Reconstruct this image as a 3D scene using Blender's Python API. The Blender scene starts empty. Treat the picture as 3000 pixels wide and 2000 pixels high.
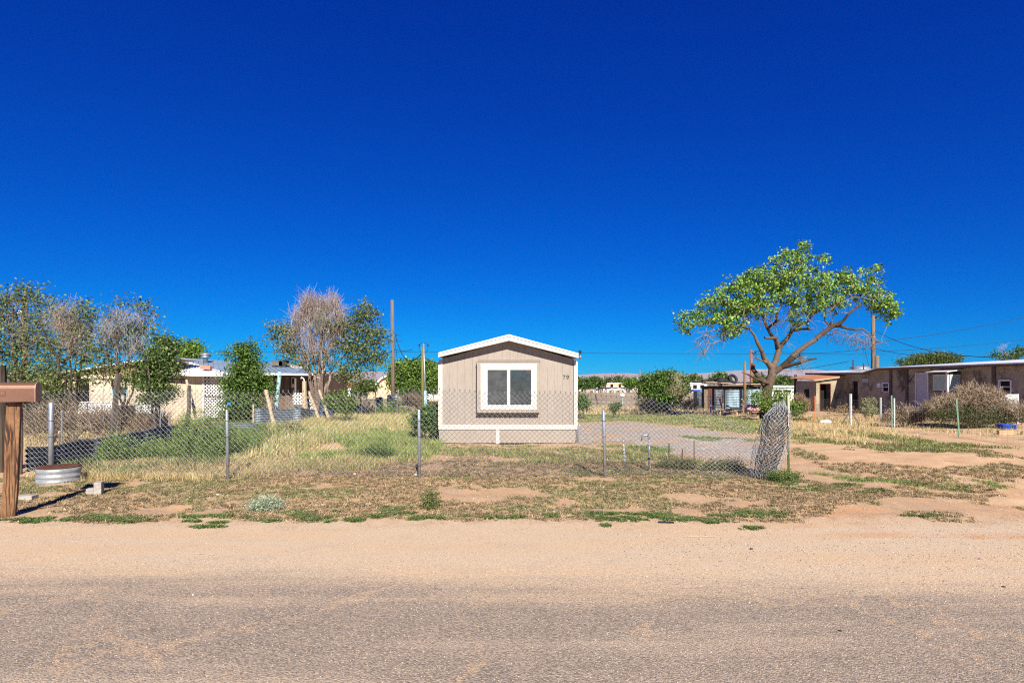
import bpy, math, random
import numpy as np
from mathutils import Vector, Matrix

R = math.radians
rng = np.random.default_rng(7)
random.seed(7)
S = bpy.context.scene
COL = S.collection

# ------------------------------------------------------------------ camera
FPX, HC, HY = 1700.0, 1.7, 1116.0          # focal length (px of a 3000 px wide picture), eye height, horizon row
cam_d = bpy.data.cameras.new('camera')
cam = bpy.data.objects.new('camera', cam_d); COL.objects.link(cam)
cam.location = (0, 0, HC); cam.rotation_euler = (R(90), 0, 0)
cam_d.sensor_width = 36; cam_d.lens = FPX / 3000 * 36
cam_d.shift_y = (HY - 1000) / 3000
cam_d.clip_start = 0.1; cam_d.clip_end = 40000
S.camera = cam

# ------------------------------------------------------------------ light
SUN_V = Vector((0.19, -1.0, 0.73)).normalized()      # direction towards the sun
sd = bpy.data.lights.new('sun', 'SUN'); sd.energy = 4.6; sd.angle = R(0.53); sd.color = (1.0, 0.93, 0.80)
sun = bpy.data.objects.new('sun', sd); COL.objects.link(sun)
sun.rotation_euler = SUN_V.to_track_quat('Z', 'Y').to_euler(); sun.location = (5, -20, 30)
el = math.asin(SUN_V.z); az = math.atan2(SUN_V.x, SUN_V.y)

W = bpy.data.worlds.new('World'); S.world = W; W.use_nodes = True
nt = W.node_tree; nt.nodes.clear()
wo = nt.nodes.new('ShaderNodeOutputWorld'); bg = nt.nodes.new('ShaderNodeBackground')
sky = nt.nodes.new('ShaderNodeTexSky'); sky.sky_type = 'NISHITA'; sky.sun_disc = False
sky.sun_elevation = el; sky.sun_rotation = az
sky.altitude = 1800; sky.air_density = 1.0; sky.dust_density = 0.0; sky.ozone_density = 3.0
sep = nt.nodes.new('ShaderNodeSeparateColor'); cmb = nt.nodes.new('ShaderNodeCombineColor')
nt.links.new(sky.outputs[0], sep.inputs[0])
SKY_GP = [(0.2e-4, 3.8), (0.150, 1.31), (1.06, 0.79)]       # per channel gain and power: deep polarised blue
for i, (g, p) in enumerate(SKY_GP):
    a = nt.nodes.new('ShaderNodeMath'); a.operation = 'POWER'; a.inputs[1].default_value = p
    b = nt.nodes.new('ShaderNodeMath'); b.operation = 'MULTIPLY'; b.inputs[1].default_value = g
    nt.links.new(sep.outputs[i], a.inputs[0]); nt.links.new(a.outputs[0], b.inputs[0]); nt.links.new(b.outputs[0], cmb.inputs[i])
bg.inputs['Strength'].default_value = 0.074
nt.links.new(cmb.outputs[0], bg.inputs['Color']); nt.links.new(bg.outputs[0], wo.inputs[0])

S.render.engine = 'CYCLES'; S.cycles.pixel_filter_type = 'BLACKMAN_HARRIS'; S.cycles.filter_width = 1.15; S.cycles.use_denoising = False; S.cycles.use_adaptive_sampling = False
S.view_settings.view_transform = 'Standard'; S.view_settings.look = 'None'
S.view_settings.exposure = 0.92; S.view_settings.gamma = 1; S.view_settings.use_curve_mapping = False
S.cycles.max_bounces = 6; S.cycles.diffuse_bounces = 3; S.cycles.transparent_max_bounces = 8; S.cycles.volume_bounces = 0

# ------------------------------------------------------------------ terrain height and pixel helpers
def _hash(ix, iy):
    n = (ix.astype(np.int64) * 374761393 + iy.astype(np.int64) * 668265263) & 0x7fffffff
    n = ((n ^ (n >> 13)) * 1274126177) & 0x7fffffff
    return ((n ^ (n >> 16)) & 0xffff) / 65535.0
def vn(x, y):
    x = np.asarray(x, float); y = np.asarray(y, float)
    ix = np.floor(x); iy = np.floor(y); fx = x - ix; fy = y - iy
    fx = fx * fx * (3 - 2 * fx); fy = fy * fy * (3 - 2 * fy)
    a = _hash(ix, iy); b = _hash(ix + 1, iy); c = _hash(ix, iy + 1); d = _hash(ix + 1, iy + 1)
    return (a * (1 - fx) + b * fx) * (1 - fy) + (c * (1 - fx) + d * fx) * fy
def fbm(x, y, o=3):
    s = 0; a = 0.5; t = 0
    for k in range(o):
        s = s + a * vn(x * 2 ** k + 17 * k, y * 2 ** k - 9 * k); t += a; a *= 0.5
    return s / t
YK = [0, 18, 42, 58, 90, 230, 700, 3000, 40000]; ZK = [0, 0, -.5, -.65, -1.0, -2.2, -4, -6, -6]
def gz(x, y):
    x = np.asarray(x, float); y = np.asarray(y, float)
    z = np.interp(y, YK, ZK)
    amp = np.clip((y - 6.4) / 1.6, 0, 1) * np.clip((80 - y) / 30, 0, 1)
    z = z + amp * (0.09 * (fbm(x * .9, y * .9) - .5) + 0.05 * (fbm(x * 4, y * 4, 2) - .5))
    z = z + .16 * np.exp(-(((x + 4.6) / .55) ** 2 + ((y - 14.6) / .5) ** 2))       # small dirt mound
    z = z - .07 * np.exp(-((y - 8.0 - (x - 8) * -.12) / .22) ** 2) * np.clip((x - 6) / 1.5, 0, 1)  # shallow rut on the right
    return z
def gzf(x, y): return float(gz(x, y))
def X_(px, Y): return (px - 1500) / FPX * Y
def Z_(py, Y): return HC - (py - HY) / FPX * Y
def P(px, py, Y): return Vector((X_(px, Y), Y, Z_(py, Y)))
def GP(px, Y, dz=0): x = X_(px, Y); return Vector((x, Y, gzf(x, Y) + dz))
def G(px, py):
    Y = HC * FPX / (py - HY)
    for _ in range(14):
        Y = .5 * Y + .5 * (HC - gzf(X_(px, Y), Y)) * FPX / (py - HY)
    x = X_(px, Y); return Vector((x, Y, gzf(x, Y)))

# ------------------------------------------------------------------ object helpers
def tag(o, label=None, cat=None, group=None, kind=None):
    if label: o['label'] = label
    if cat: o['category'] = cat
    if group: o['group'] = group
    if kind: o['kind'] = kind
    return o
def empty(name, loc, label, cat, group=None):
    o = bpy.data.objects.new(name, None); COL.objects.link(o); o.location = loc
    o.empty_display_size = .2
    return tag(o, label, cat, group)
def link(name, me, parent=None):
    o = bpy.data.objects.new(name, me); COL.objects.link(o)
    if parent is not None:
        o.parent = parent
        w = Vector((0, 0, 0)); q = parent
        while q is not None: w += q.location; q = q.parent
        if parent.type == 'EMPTY': o.matrix_parent_inverse = Matrix.Translation(-w)
    return o

class MB:
    """collects polygons into one mesh"""
    def __init__(s): s.v = []; s.f = []
    def add(s, vs, fs):
        b = len(s.v); s.v += [tuple(p) for p in vs]; s.f += [tuple(i + b for i in f) for f in fs]; return s
    def box(s, x0, x1, y0, y1, z0, z1):
        return s.add([(x0,y0,z0),(x1,y0,z0),(x1,y1,z0),(x0,y1,z0),(x0,y0,z1),(x1,y0,z1),(x1,y1,z1),(x0,y1,z1)],
                     [(0,3,2,1),(4,5,6,7),(0,1,5,4),(1,2,6,5),(2,3,7,6),(3,0,4,7)])
    def cbox(s, c, sz, rot=None):
        c = Vector(c); h = Vector(sz) / 2; M = rot or Matrix.Identity(3)
        vs = [c + M @ Vector((sx*h.x, sy*h.y, sz_*h.z)) for sz_ in (-1,1) for sx, sy in ((-1,-1),(1,-1),(1,1),(-1,1))]
        return s.add(vs, [(0,3,2,1),(4,5,6,7),(0,1,5,4),(1,2,6,5),(2,3,7,6),(3,0,4,7)])
    def beam(s, a, b, w, t, up=(0, 0, 1)):
        """rectangular bar from a to b, w wide, t thick along 'up'"""
        a = Vector(a); b = Vector(b); d = (b - a).normalized(); u = Vector(up)
        if abs(d.dot(u)) > .97: u = Vector((0, 1, 0))
        sdv = d.cross(u).normalized() * w / 2; u = sdv.cross(d).normalized() * t / 2
        vs = [p + i * sdv + j * u for p in (a, b) for i, j in ((-1,-1),(1,-1),(1,1),(-1,1))]
        return s.add(vs, [(0,3,2,1),(4,5,6,7),(0,1,5,4),(1,2,6,5),(2,3,7,6),(3,0,4,7)])
    def tube(s, pts, rad, n=8, cap=True, jit=0):
        pts = [Vector(p) for p in pts]; m = len(pts)
        if not hasattr(rad, '__len__'): rad = [rad] * m
        b = len(s.v); ref = None
        for i, p in enumerate(pts):
            d = (pts[min(i+1, m-1)] - pts[max(i-1, 0)]).normalized()
            if ref is None: ref = Vector((1,0,0)) if abs(d.x) < .8 else Vector((0,1,0))
            u = (ref - d * ref.dot(d)).normalized(); w = d.cross(u); ref = u
            for k in range(n):
                a = 2*math.pi*k/n; r = rad[i] * (1 + random.uniform(-jit, jit))
                s.v.append(tuple(p + u*math.cos(a)*r + w*math.sin(a)*r))
        for i in range(m-1):
            for k in range(n):
                k2 = (k+1) % n; s.f.append((b+i*n+k, b+i*n+k2, b+(i+1)*n+k2, b+(i+1)*n+k))
        if cap: s.f.append(tuple(b+k for k in reversed(range(n)))); s.f.append(tuple(b+(m-1)*n+k for k in range(n)))
        return s
    def prism(s, poly, vec):
        """closed polygon (3-D points) extruded along vec"""
        poly = [Vector(p) for p in poly]; n = len(poly); b = len(s.v); vec = Vector(vec)
        s.v += [tuple(p) for p in poly] + [tuple(p + vec) for p in poly]
        s.f.append(tuple(b+i for i in range(n))); s.f.append(tuple(b+n+i for i in reversed(range(n))))
        for i in range(n):
            j = (i+1) % n; s.f.append((b+i, b+n+i, b+n+j, b+j))
        return s
    def lathe(s, prof, c=(0,0,0), n=24, cap=True):
        b = len(s.v); c = Vector(c)
        for r, z in prof:
            for k in range(n):
                a = 2*math.pi*k/n; s.v.append((c.x+r*math.cos(a), c.y+r*math.sin(a), c.z+z))
        for i in range(len(prof)-1):
            for k in range(n):
                k2 = (k+1) % n; s.f.append((b+i*n+k, b+i*n+k2, b+(i+1)*n+k2, b+(i+1)*n+k))
        if cap: s.f.append(tuple(b+k for k in reversed(range(n)))); s.f.append(tuple(b+(len(prof)-1)*n+k for k in range(n)))
        return s
    def build(s, name, mat, parent=None, smooth=False, bevel=0):
        me = bpy.data.meshes.new(name); me.from_pydata(s.v, [], s.f); me.materials.append(mat)
        me.validate()
        o = link(name, me, parent)
        if smooth: me.polygons.foreach_set('use_smooth', [True] * len(me.polygons))
        if bevel:
            m = o.modifiers.new('bevel', 'BEVEL'); m.width = bevel; m.segments = 2; m.limit_method = 'ANGLE'
        return o

class Acc:
    """numpy accumulator for vegetation, wires, stones: one mesh with a point colour"""
    def __init__(s): s.V = []; s.C = []; s.L = []; s.K = []; s.n = 0
    def add(s, V, F, C):
        V = np.asarray(V, np.float32).reshape(-1, 3); F = np.asarray(F, np.int64)
        C = np.asarray(C, np.float32)
        if C.ndim == 1: C = np.tile(C, (len(V), 1))
        s.V.append(V); s.C.append(C); s.L.append((F + s.n).ravel()); s.K.append(np.full(len(F), F.shape[1], np.int64)); s.n += len(V)
    def build(s, name, mat, parent=None, smooth=False):
        V = np.concatenate(s.V); C = np.concatenate(s.C); L = np.concatenate(s.L); K = np.concatenate(s.K)
        me = bpy.data.meshes.new(name)
        me.vertices.add(len(V)); me.vertices.foreach_set('co', V.ravel())
        me.loops.add(len(L)); me.loops.foreach_set('vertex_index', L.astype(np.int32))
        me.polygons.add(len(K)); st = np.concatenate([[0], np.cumsum(K)[:-1]]).astype(np.int32)
        me.polygons.foreach_set('loop_start', st)
        if smooth: me.polygons.foreach_set('use_smooth', np.ones(len(K), bool))
        me.update(calc_edges=True)
        at = me.color_attributes.new('Col', 'FLOAT_COLOR', 'POINT')
        at.data.foreach_set('color', np.concatenate([C[:, :3], np.ones((len(C), 1), np.float32)], 1).ravel())
        me.materials.append(mat)
        return link(name, me, parent)

def segs(acc, A, B, ra, rb, col, n=4):
    A = np.asarray(A, float).reshape(-1, 3); B = np.asarray(B, float).reshape(-1, 3); m = len(A)
    if m == 0: return
    ra = np.broadcast_to(ra, (m,)); rb = np.broadcast_to(rb, (m,))
    d = B - A; d /= np.linalg.norm(d, axis=1, keepdims=True) + 1e-9
    ref = np.where(np.abs(d[:, 2:3]) > .8, np.array([[1., 0, 0]]), np.array([[0, 0, 1.]]))
    u = np.cross(d, ref); u /= np.linalg.norm(u, axis=1, keepdims=True) + 1e-9; w = np.cross(d, u)
    V = np.zeros((m, 2 * n, 3))
    for k in range(n):
        a = 2 * math.pi * k / n; o = u * math.cos(a) + w * math.sin(a)
        V[:, k] = A + o * ra[:, None]; V[:, n + k] = B + o * rb[:, None]
    base = (np.arange(m) * 2 * n)[:, None]
    F = np.concatenate([base + np.array([[k, (k+1) % n, n + (k+1) % n, n + k]]) for k in range(n)])
    col = np.asarray(col, float)
    C = np.repeat(np.broadcast_to(col, (m, 3)), 2 * n, axis=0)
    acc.add(V.reshape(-1, 3), F, C)
def unit(v): return v / (np.linalg.norm(v, axis=-1, keepdims=True) + 1e-9)
def leaves(acc, Pn, size, col, aspect=.55, r=None, flat=0):
    r = r or rng
    Pn = np.asarray(Pn, float); m = len(Pn)
    if m == 0: return
    u = unit(r.normal(size=(m, 3)) * np.array([1, 1, 1 - flat])); t = r.normal(size=(m, 3)); v = unit(np.cross(u, t))
    s = (np.broadcast_to(size, (m,)) * r.uniform(.6, 1.3, m))[:, None]
    V = np.stack([Pn - u*s*.5, Pn + v*s*aspect*.5, Pn + u*s*.5, Pn - v*s*aspect*.5], 1)
    F = np.arange(m * 4).reshape(m, 4)
    acc.add(V.reshape(-1, 3), F, np.repeat(np.broadcast_to(col, (m, 3)), 4, axis=0))
def blades(acc, B, h, w, lean, col, tipcol=None, r=None):
    """curved grass blades: base points B (m,3)"""
    r = r or rng
    m = len(B)
    if m == 0: return
    h = np.broadcast_to(h, (m,)); w = np.broadcast_to(w, (m,)); lean = np.broadcast_to(lean, (m,))
    az = r.uniform(0, 2*math.pi, m); d = np.stack([np.cos(az), np.sin(az), 0*az], 1)
    sd_ = np.stack([-np.sin(az + r.normal(0, .8, m)), np.cos(az + r.normal(0, .8, m)), 0*az], 1)
    up = np.array([[0, 0, 1.]])
    mid = B + up * (h * .55)[:, None] + d * (h * lean * .3)[:, None]
    tip = B + up * (h * (1 - .25 * lean))[:, None] + d * (h * lean)[:, None]
    W_ = sd_ * (w / 2)[:, None]
    V = np.stack([B - W_, B + W_, mid + W_ * .8, mid - W_ * .8, tip], 1)
    b = (np.arange(m) * 5)[:, None]
    C = np.repeat(np.broadcast_to(col, (m, 3)), 5, axis=0).copy()
    if tipcol is not None: C[4::5] = np.broadcast_to(tipcol, (m, 3))
    V = V.reshape(-1, 3)
    acc.add(V, b + np.array([[0, 1, 2, 3]]), C)
    acc.L.append((b + np.array([[3, 2, 4]]) + acc.n - len(V)).ravel()); acc.K.append(np.full(m, 3, np.int64))
def pal(cols, m, jit=.15, r=None):
    r = r or rng
    c = np.asarray(cols, float)[r.integers(0, len(cols), m)]
    return np.clip(c * (1 + r.normal(0, jit, (m, 1))) , 0.002, .95)
def inpoly(x, y, poly):
    c = np.zeros(len(x), bool); n = len(poly)
    for i in range(n):
        x1, y1 = poly[i]; x2, y2 = poly[i-1]
        k = ((y1 > y) != (y2 > y)) & (x < (x2-x1) * (y-y1) / (y2-y1+1e-12) + x1); c ^= k
    return c
def zone(pxs, n, edge=.0, thr=0, sc=1.0, seed=0, keep=None):
    """n random ground points inside a patch whose outline is given on the ground"""
    r = np.random.default_rng(seed)
    poly = [(p.x, p.y) for p in (G(*q) for q in pxs)]
    xs = [p[0] for p in poly]; ys = [p[1] for p in poly]
    out = []; got = 0
    for _ in range(60):
        x = r.uniform(min(xs), max(xs), n); y = r.uniform(min(ys), max(ys), n)
        k = inpoly(x + edge*(vn(x*2+5, y*2)-.5), y + edge*2*(vn(x*2, y*2+9)-.5), poly)
        if thr: k &= fbm(x*sc + seed, y*sc) > thr
        if keep is not None: k &= keep(x, y)
        x = x[k]; y = y[k]; out.append(np.stack([x, y, gz(x, y)], 1)); got += len(x)
        if got >= n: break
    return np.concatenate(out)[:n]

# ------------------------------------------------------------------ materials
def newmat(name):
    m = bpy.data.materials.new(name); m.use_nodes = True; t = m.node_tree
    return m, t, t.nodes['Principled BSDF']
def N(t, kind, **kw):
    n = t.nodes.new(kind)
    for k, v in kw.items():
        if k in n.inputs.keys(): n.inputs[k].default_value = v
        else: setattr(n, k, v)
    return n
def c4(c): return (c[0], c[1], c[2], 1)
def noise_n(t, vec, scale, detail=4, rough=.55):
    n = N(t, 'ShaderNodeTexNoise', Scale=scale, Detail=detail, Roughness=rough); t.links.new(vec, n.inputs['Vector']); return n
def ramp(t, fac, stops):
    n = t.nodes.new('ShaderNodeValToRGB'); e = n.color_ramp.elements
    while len(e) < len(stops): e.new(.5)
    for i, (p, c) in enumerate(stops):
        e[i].position = p; e[i].color = c4(c) if hasattr(c, '__len__') else (c, c, c, 1)
    t.links.new(fac, n.inputs[0]); return n
def mixc(t, fac, a, b, mode='MIX'):
    n = t.nodes.new('ShaderNodeMix'); n.data_type = 'RGBA'; n.blend_type = mode
    for s_, v in ((0, fac), (6, a), (7, b)):
        if hasattr(v, 'is_output') or hasattr(v, 'links'): t.links.new(v, n.inputs[s_])
        elif s_ == 0: n.inputs[0].default_value = v
        else: n.inputs[s_].default_value = c4(v)
    return n.outputs[2]
def math_(t, op, a, b=None, c=None):
    n = t.nodes.new('ShaderNodeMath'); n.operation = op
    for i, v in enumerate((a, b, c)):
        if v is None: continue
        if hasattr(v, 'links'): t.links.new(v, n.inputs[i])
        else: n.inputs[i].default_value = v
    return n.outputs[0]
def bump(t, bsdf, h, strength, dist=.02, prev=None):
    b = N(t, 'ShaderNodeBump', Strength=strength, Distance=dist); t.links.new(h, b.inputs['Height'])
    if prev: t.links.new(prev, b.inputs['Normal'])
    t.links.new(b.outputs[0], bsdf.inputs['Normal']); return b.outputs[0]
def surf(name, c1, c2, scale=3, rough=.8, metal=0, bmp=.3, fine=40, stretch=(1, 1, 1), c3=None, thr=(.35, .65), t3=(.6, .72), s3=None, spec=.3):
    """two-tone weathered surface with an optional third stain colour, mapped in object space"""
    m, t, b = newmat(name)
    tc = t.nodes.new('ShaderNodeTexCoord'); mp = N(t, 'ShaderNodeMapping'); mp.inputs['Scale'].default_value = stretch
    t.links.new(tc.outputs['Object'], mp.inputs[0]); v = mp.outputs[0]
    n1 = noise_n(t, v, scale, 6, .65); r1 = ramp(t, n1.outputs[0], [(thr[0], c1), (thr[1], c2)])
    n2 = noise_n(t, v, fine, 4, .7); r2 = ramp(t, n2.outputs[0], [(.25, .72), (.75, 1.22)])
    col = mixc(t, .75, r1.outputs[0], r2.outputs[0], 'MULTIPLY')
    if c3 is not None:
        n3 = noise_n(t, v, s3 or scale * .45, 8, .7); r3 = ramp(t, n3.outputs[0], [(t3[0], 0.), (t3[1], 1.)])
        col = mixc(t, r3.outputs[0], col, c3)
    t.links.new(col, b.inputs['Base Color'])
    b.inputs['Roughness'].default_value = rough; b.inputs['Metallic'].default_value = metal
    b.inputs['Specular IOR Level'].default_value = spec
    if bmp: bump(t, b, n2.outputs[0], bmp, .01)
    return m
def leafmat(name, trans=.24, rough=.6):
    m, t, b = newmat(name); t.nodes.remove(b)
    out = t.nodes['Material Output']
    a = N(t, 'ShaderNodeAttribute', attribute_name='Col')
    d = t.nodes.new('ShaderNodeBsdfDiffuse'); tr = t.nodes.new('ShaderNodeBsdfTranslucent'); g = N(t, 'ShaderNodeBsdfGlossy', Roughness=.45)
    tc = mixc(t, 1.0, a.outputs[0], (1.0, 1.15, .45), 'MULTIPLY')
    t.links.new(a.outputs[0], d.inputs[0]); t.links.new(tc, tr.inputs[0]); g.inputs[0].default_value = (.9, .95, .85, 1)
    mx = N(t, 'ShaderNodeMixShader'); mx.inputs[0].default_value = trans
    t.links.new(d.outputs[0], mx.inputs[1]); t.links.new(tr.outputs[0], mx.inputs[2])
    m2 = N(t, 'ShaderNodeMixShader'); m2.inputs[0].default_value = .012
    t.links.new(mx.outputs[0], m2.inputs[1]); t.links.new(g.outputs[0], m2.inputs[2]); t.links.new(m2.outputs[0], out.inputs[0])
    return m
def colmat(name, rough=.8, metal=0., fine=60, spec=.3, bmp=.3, lo=.7, hi=1.25):
    m, t, b = newmat(name)
    a = N(t, 'ShaderNodeAttribute', attribute_name='Col'); tc = t.nodes.new('ShaderNodeTexCoord')
    n = noise_n(t, tc.outputs['Object'], fine, 4, .7); r_ = ramp(t, n.outputs[0], [(.3, lo), (.7, hi)])
    t.links.new(mixc(t, .9, a.outputs[0], r_.outputs[0], 'MULTIPLY'), b.inputs['Base Color'])
    b.inputs['Roughness'].default_value = rough; b.inputs['Metallic'].default_value = metal; b.inputs['Specular IOR Level'].default_value = spec
    if bmp: bump(t, b, n.outputs[0], bmp, .01)
    return m
M = {}
M['leaf'] = leafmat('leaf'); M['grass'] = leafmat('grass_blades', .25); M['twig'] = colmat('bark_and_twigs', .9, bmp=.9, fine=16, lo=.42, hi=1.35)
M['stone'] = colmat('stones', .85); M['wire'] = colmat('galvanised_wire', .45, .55, bmp=0, spec=.5)
M['siding'] = surf('tan_painted_siding', (.312,.268,.230), (.342,.296,.254), 1.2, .75, bmp=.25, fine=55, stretch=(1,1,.12))
M['skirt'] = surf('tan_skirting', (.31,.265,.225), (.345,.297,.25), 1.5, .8, bmp=.1, fine=30, c3=(.36,.25,.18), t3=(.6,.8))
M['trim'] = surf('cream_white_trim', (.58,.53,.465), (.63,.575,.505), 2, .6, bmp=.08, fine=30)
M['white'] = surf('white_vinyl', (.68,.69,.70), (.73,.74,.74), 2, .4, bmp=0, fine=20)
M['whitewood'] = surf('old_white_paint', (.60,.58,.55), (.74,.72,.70), 6, .8, bmp=.3, fine=50, c3=(.30,.26,.22), t3=(.6,.75))
M['roofw'] = surf('white_metal_roof', (.62,.64,.66), (.74,.75,.76), 1.5, .5, metal=0, bmp=.1, c3=(.4,.36,.32), t3=(.62,.8))
M['cream'] = surf('cream_board_wall', (.50,.405,.305), (.60,.50,.385), 1.2, .85, bmp=.25, c3=(.40,.30,.22), t3=(.6,.8), stretch=(1,1,.5))
M['bluemetal'] = surf('blue_grey_metal_roof', (.17,.24,.33), (.25,.33,.42), 1.0, .55, metal=.1, bmp=.15, c3=(.33,.27,.22), t3=(.62,.75))
M['brownwood'] = surf('weathered_brown_boards', (.10,.06,.038), (.20,.135,.09), 3, .85, bmp=.6, fine=25, stretch=(4,4,.35), c3=(.26,.21,.17))
M['greywood'] = surf('grey_weathered_wood', (.115,.095,.075), (.22,.185,.15), 5, .9, bmp=.8, fine=30, stretch=(5,5,.4), c3=(.09,.07,.055), t3=(.55,.7), s3=6)
M['palewood'] = surf('pale_bare_wood', (.46,.34,.22), (.58,.45,.32), 5, .85, bmp=.6, fine=30, stretch=(4,4,.5), c3=(.25,.17,.11))
M['darkwood'] = surf('dark_old_post', (.035,.026,.02), (.10,.075,.055), 5, .9, bmp=.8, fine=30, stretch=(5,5,.4))
M['polewood'] = surf('utility_pole_wood', (.13,.095,.072), (.22,.17,.13), 3, .9, bmp=.6, fine=30, stretch=(5,5,.3), c3=(.10,.06,.04))
M['greenpole'] = surf('mossy_green_post', (.13,.12,.035), (.22,.19,.07), 4, .9, bmp=.6, fine=30, stretch=(5,5,.4))
M['corr'] = surf('weathered_corrugated_iron', (.09,.115,.145), (.20,.235,.27), 1.6, .5, metal=.45, bmp=.15, c3=(.16,.085,.05), t3=(.60,.74), s3=1.3)
M['corrd'] = surf('dark_corrugated_iron', (.04,.048,.062), (.13,.15,.18), 2.6, .5, metal=.3, bmp=.15, c3=(.12,.07,.045), t3=(.62,.76), s3=1.3)
M['corrl'] = surf('light_blue_corrugated_iron', (.13,.20,.26), (.25,.34,.41), 1.6, .5, metal=.3, bmp=.15, c3=(.10,.10,.10), t3=(.56,.7), s3=1.2)
M['galv'] = surf('galvanised_steel', (.30,.34,.38), (.42,.46,.50), 8, .42, metal=.6, bmp=.1, c3=(.22,.24,.26), t3=(.6,.8))
M['rust'] = surf('rusty_steel', (.085,.032,.018), (.16,.065,.035), 9, .85, metal=.15, bmp=.5, c3=(.08,.035,.02))
M['stucco'] = surf('grey_brown_stucco', (.28,.235,.165), (.41,.355,.26), 1.3, .95, bmp=.9, fine=20, c3=(.11,.09,.07), t3=(.50,.60), s3=.7)
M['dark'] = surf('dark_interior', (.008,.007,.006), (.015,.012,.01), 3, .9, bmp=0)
M['black'] = surf('black_rubber', (.018,.018,.02), (.035,.035,.038), 8, .7, bmp=.2)
M['orange'] = surf('orange_paint', (.62,.14,.035), (.72,.20,.06), 6, .6, bmp=.1)
M['green'] = surf('green_post_paint', (.10,.20,.12), (.18,.29,.20), 9, .6, bmp=.2, c3=(.5,.55,.5), t3=(.66,.75))
M['dgreen'] = surf('dark_green_post_paint', (.04,.06,.015), (.07,.09,.02), 9, .6, bmp=.2, c3=(.14,.04,.015), t3=(.55,.62), stretch=(1,1,1))
M['red'] = surf('red_roof', (.35,.06,.045), (.45,.09,.06), 3, .7)
M['brick'] = surf('red_brick', (.42,.17,.11), (.52,.24,.16), 9, .9, bmp=.5)
M['concrete'] = surf('concrete_block', (.33,.29,.26), (.42,.38,.34), 9, .95, bmp=.6)
M['peach'] = surf('peach_stucco', (.62,.42,.28), (.70,.50,.35), 2, .9)
M['copper'] = surf('copper_brown_paint', (.19,.095,.06), (.235,.12,.078), 4, .38, metal=.35, bmp=.12, fine=90, c3=(.11,.055,.035), t3=(.60,.75), spec=.5)
M['copper2'] = surf('copper_brown_edge', (.30,.165,.11), (.36,.20,.135), 4, .4, metal=.25, bmp=.05)
M['bluep'] = surf('blue_plastic', (.005,.06,.42), (.01,.10,.55), 4, .45, bmp=.1)
M['lblue'] = surf('faded_light_blue_paint', (.30,.50,.56), (.42,.60,.65), 6, .7, bmp=.3, c3=(.5,.48,.44), t3=(.6,.7))
M['wstuff'] = surf('white_plastic_bag', (.70,.70,.72), (.85,.85,.86), 12, .6, bmp=.6, fine=20)
M['greypost'] = surf('grey_white_paint', (.34,.38,.39), (.50,.54,.55), 12, .6, bmp=.2, c3=(.3,.3,.3), t3=(.6,.7))
def glass(name, c, rough=.08):
    m, t, b = newmat(name); tc = t.nodes.new('ShaderNodeTexCoord')
    n = noise_n(t, tc.outputs['Object'], 5, 6, .7); r_ = ramp(t, n.outputs[0], [(.3, c), (.75, tuple(x*2.6+.01 for x in c))])
    t.links.new(r_.outputs[0], b.inputs['Base Color']); b.inputs['Roughness'].default_value = rough
    b.inputs['IOR'].default_value = 1.5; b.inputs['Specular IOR Level'].default_value = .6
    return m
M['glass'] = glass('window_glass', (.022,.028,.030)); M['glassd'] = glass('dusty_screened_glass', (.030,.032,.032), .3)
def grain_mat():
    m, t, b = newmat('orange_brown_post_wood'); tc = t.nodes.new('ShaderNodeTexCoord'); mp = N(t, 'ShaderNodeMapping')
    mp.inputs['Scale'].default_value = (6, 6, .55); t.links.new(tc.outputs['Object'], mp.inputs[0])
    n0 = noise_n(t, mp.outputs[0], 1.6, 4, .55)
    w = N(t, 'ShaderNodeMath', operation='MULTIPLY'); t.links.new(n0.outputs[0], w.inputs[0]); w.inputs[1].default_value = 44
    s_ = math_(t, 'SINE', w.outputs[0]); s1 = math_(t, 'MULTIPLY_ADD', s_, .5, .5)
    r1 = ramp(t, s1, [(0, (.018,.008,.004)), (.12, (.06,.026,.012)), (.4, (.17,.075,.03)), (1, (.27,.14,.062))])
    n3 = noise_n(t, tc.outputs['Object'], 2.2, 6, .7)
    col = mixc(t, ramp(t, n3.outputs[0], [(.45, 0.), (.7, 1.)]).outputs[0], r1.outputs[0], (.10,.045,.02))
    t.links.new(col, b.inputs['Base Color']); b.inputs['Roughness'].default_value = .8; bump(t, b, s1, .5, .01)
    return m
M['postwood'] = grain_mat()
M['galvr'] = surf('bright_galvanised_ring', (.28,.30,.31), (.40,.42,.43), 5, .42, metal=.35, bmp=.1, c3=(.28,.26,.24), t3=(.6,.8))
M['rustwood'] = surf('rusty_brown_gable_boards', (.22,.12,.06), (.34,.20,.11), 5, .9, bmp=.6, c3=(.12,.07,.04))
M['rustpole'] = surf('red_brown_pole', (.24,.09,.05), (.34,.15,.09), 4, .9, stretch=(4,4,.4))
M['palewood2'] = surf('orange_brown_pole', (.17,.10,.05), (.25,.155,.08), 4, .9, bmp=.5, stretch=(4,4,.4))
M['orangew'] = surf('pale_orange_stake', (.60,.26,.13), (.66,.36,.22), 4, .9)
M['doorw'] = surf('pale_grey_door', (.42,.42,.46), (.50,.50,.54), 3, .6, bmp=.05)
M['lblue2'] = surf('pale_green_white_frame', (.42,.52,.50), (.55,.63,.60), 6, .6, bmp=.05)
M['rustroof'] = surf('rust_orange_roof', (.36,.15,.07), (.50,.24,.12), 4, .85, bmp=.3)
M['pink'] = surf('faded_pink_plastic', (.52,.20,.22), (.66,.42,.42), 9, .6, bmp=.1, c3=(.65,.6,.58))
M['brickt'] = surf('tan_brick', (.50,.27,.15), (.58,.36,.22), 9, .9, bmp=.5)
M['bluep3'] = surf('bright_blue_plastic', (.01,.20,.62), (.02,.26,.72), 9, .5)
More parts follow.
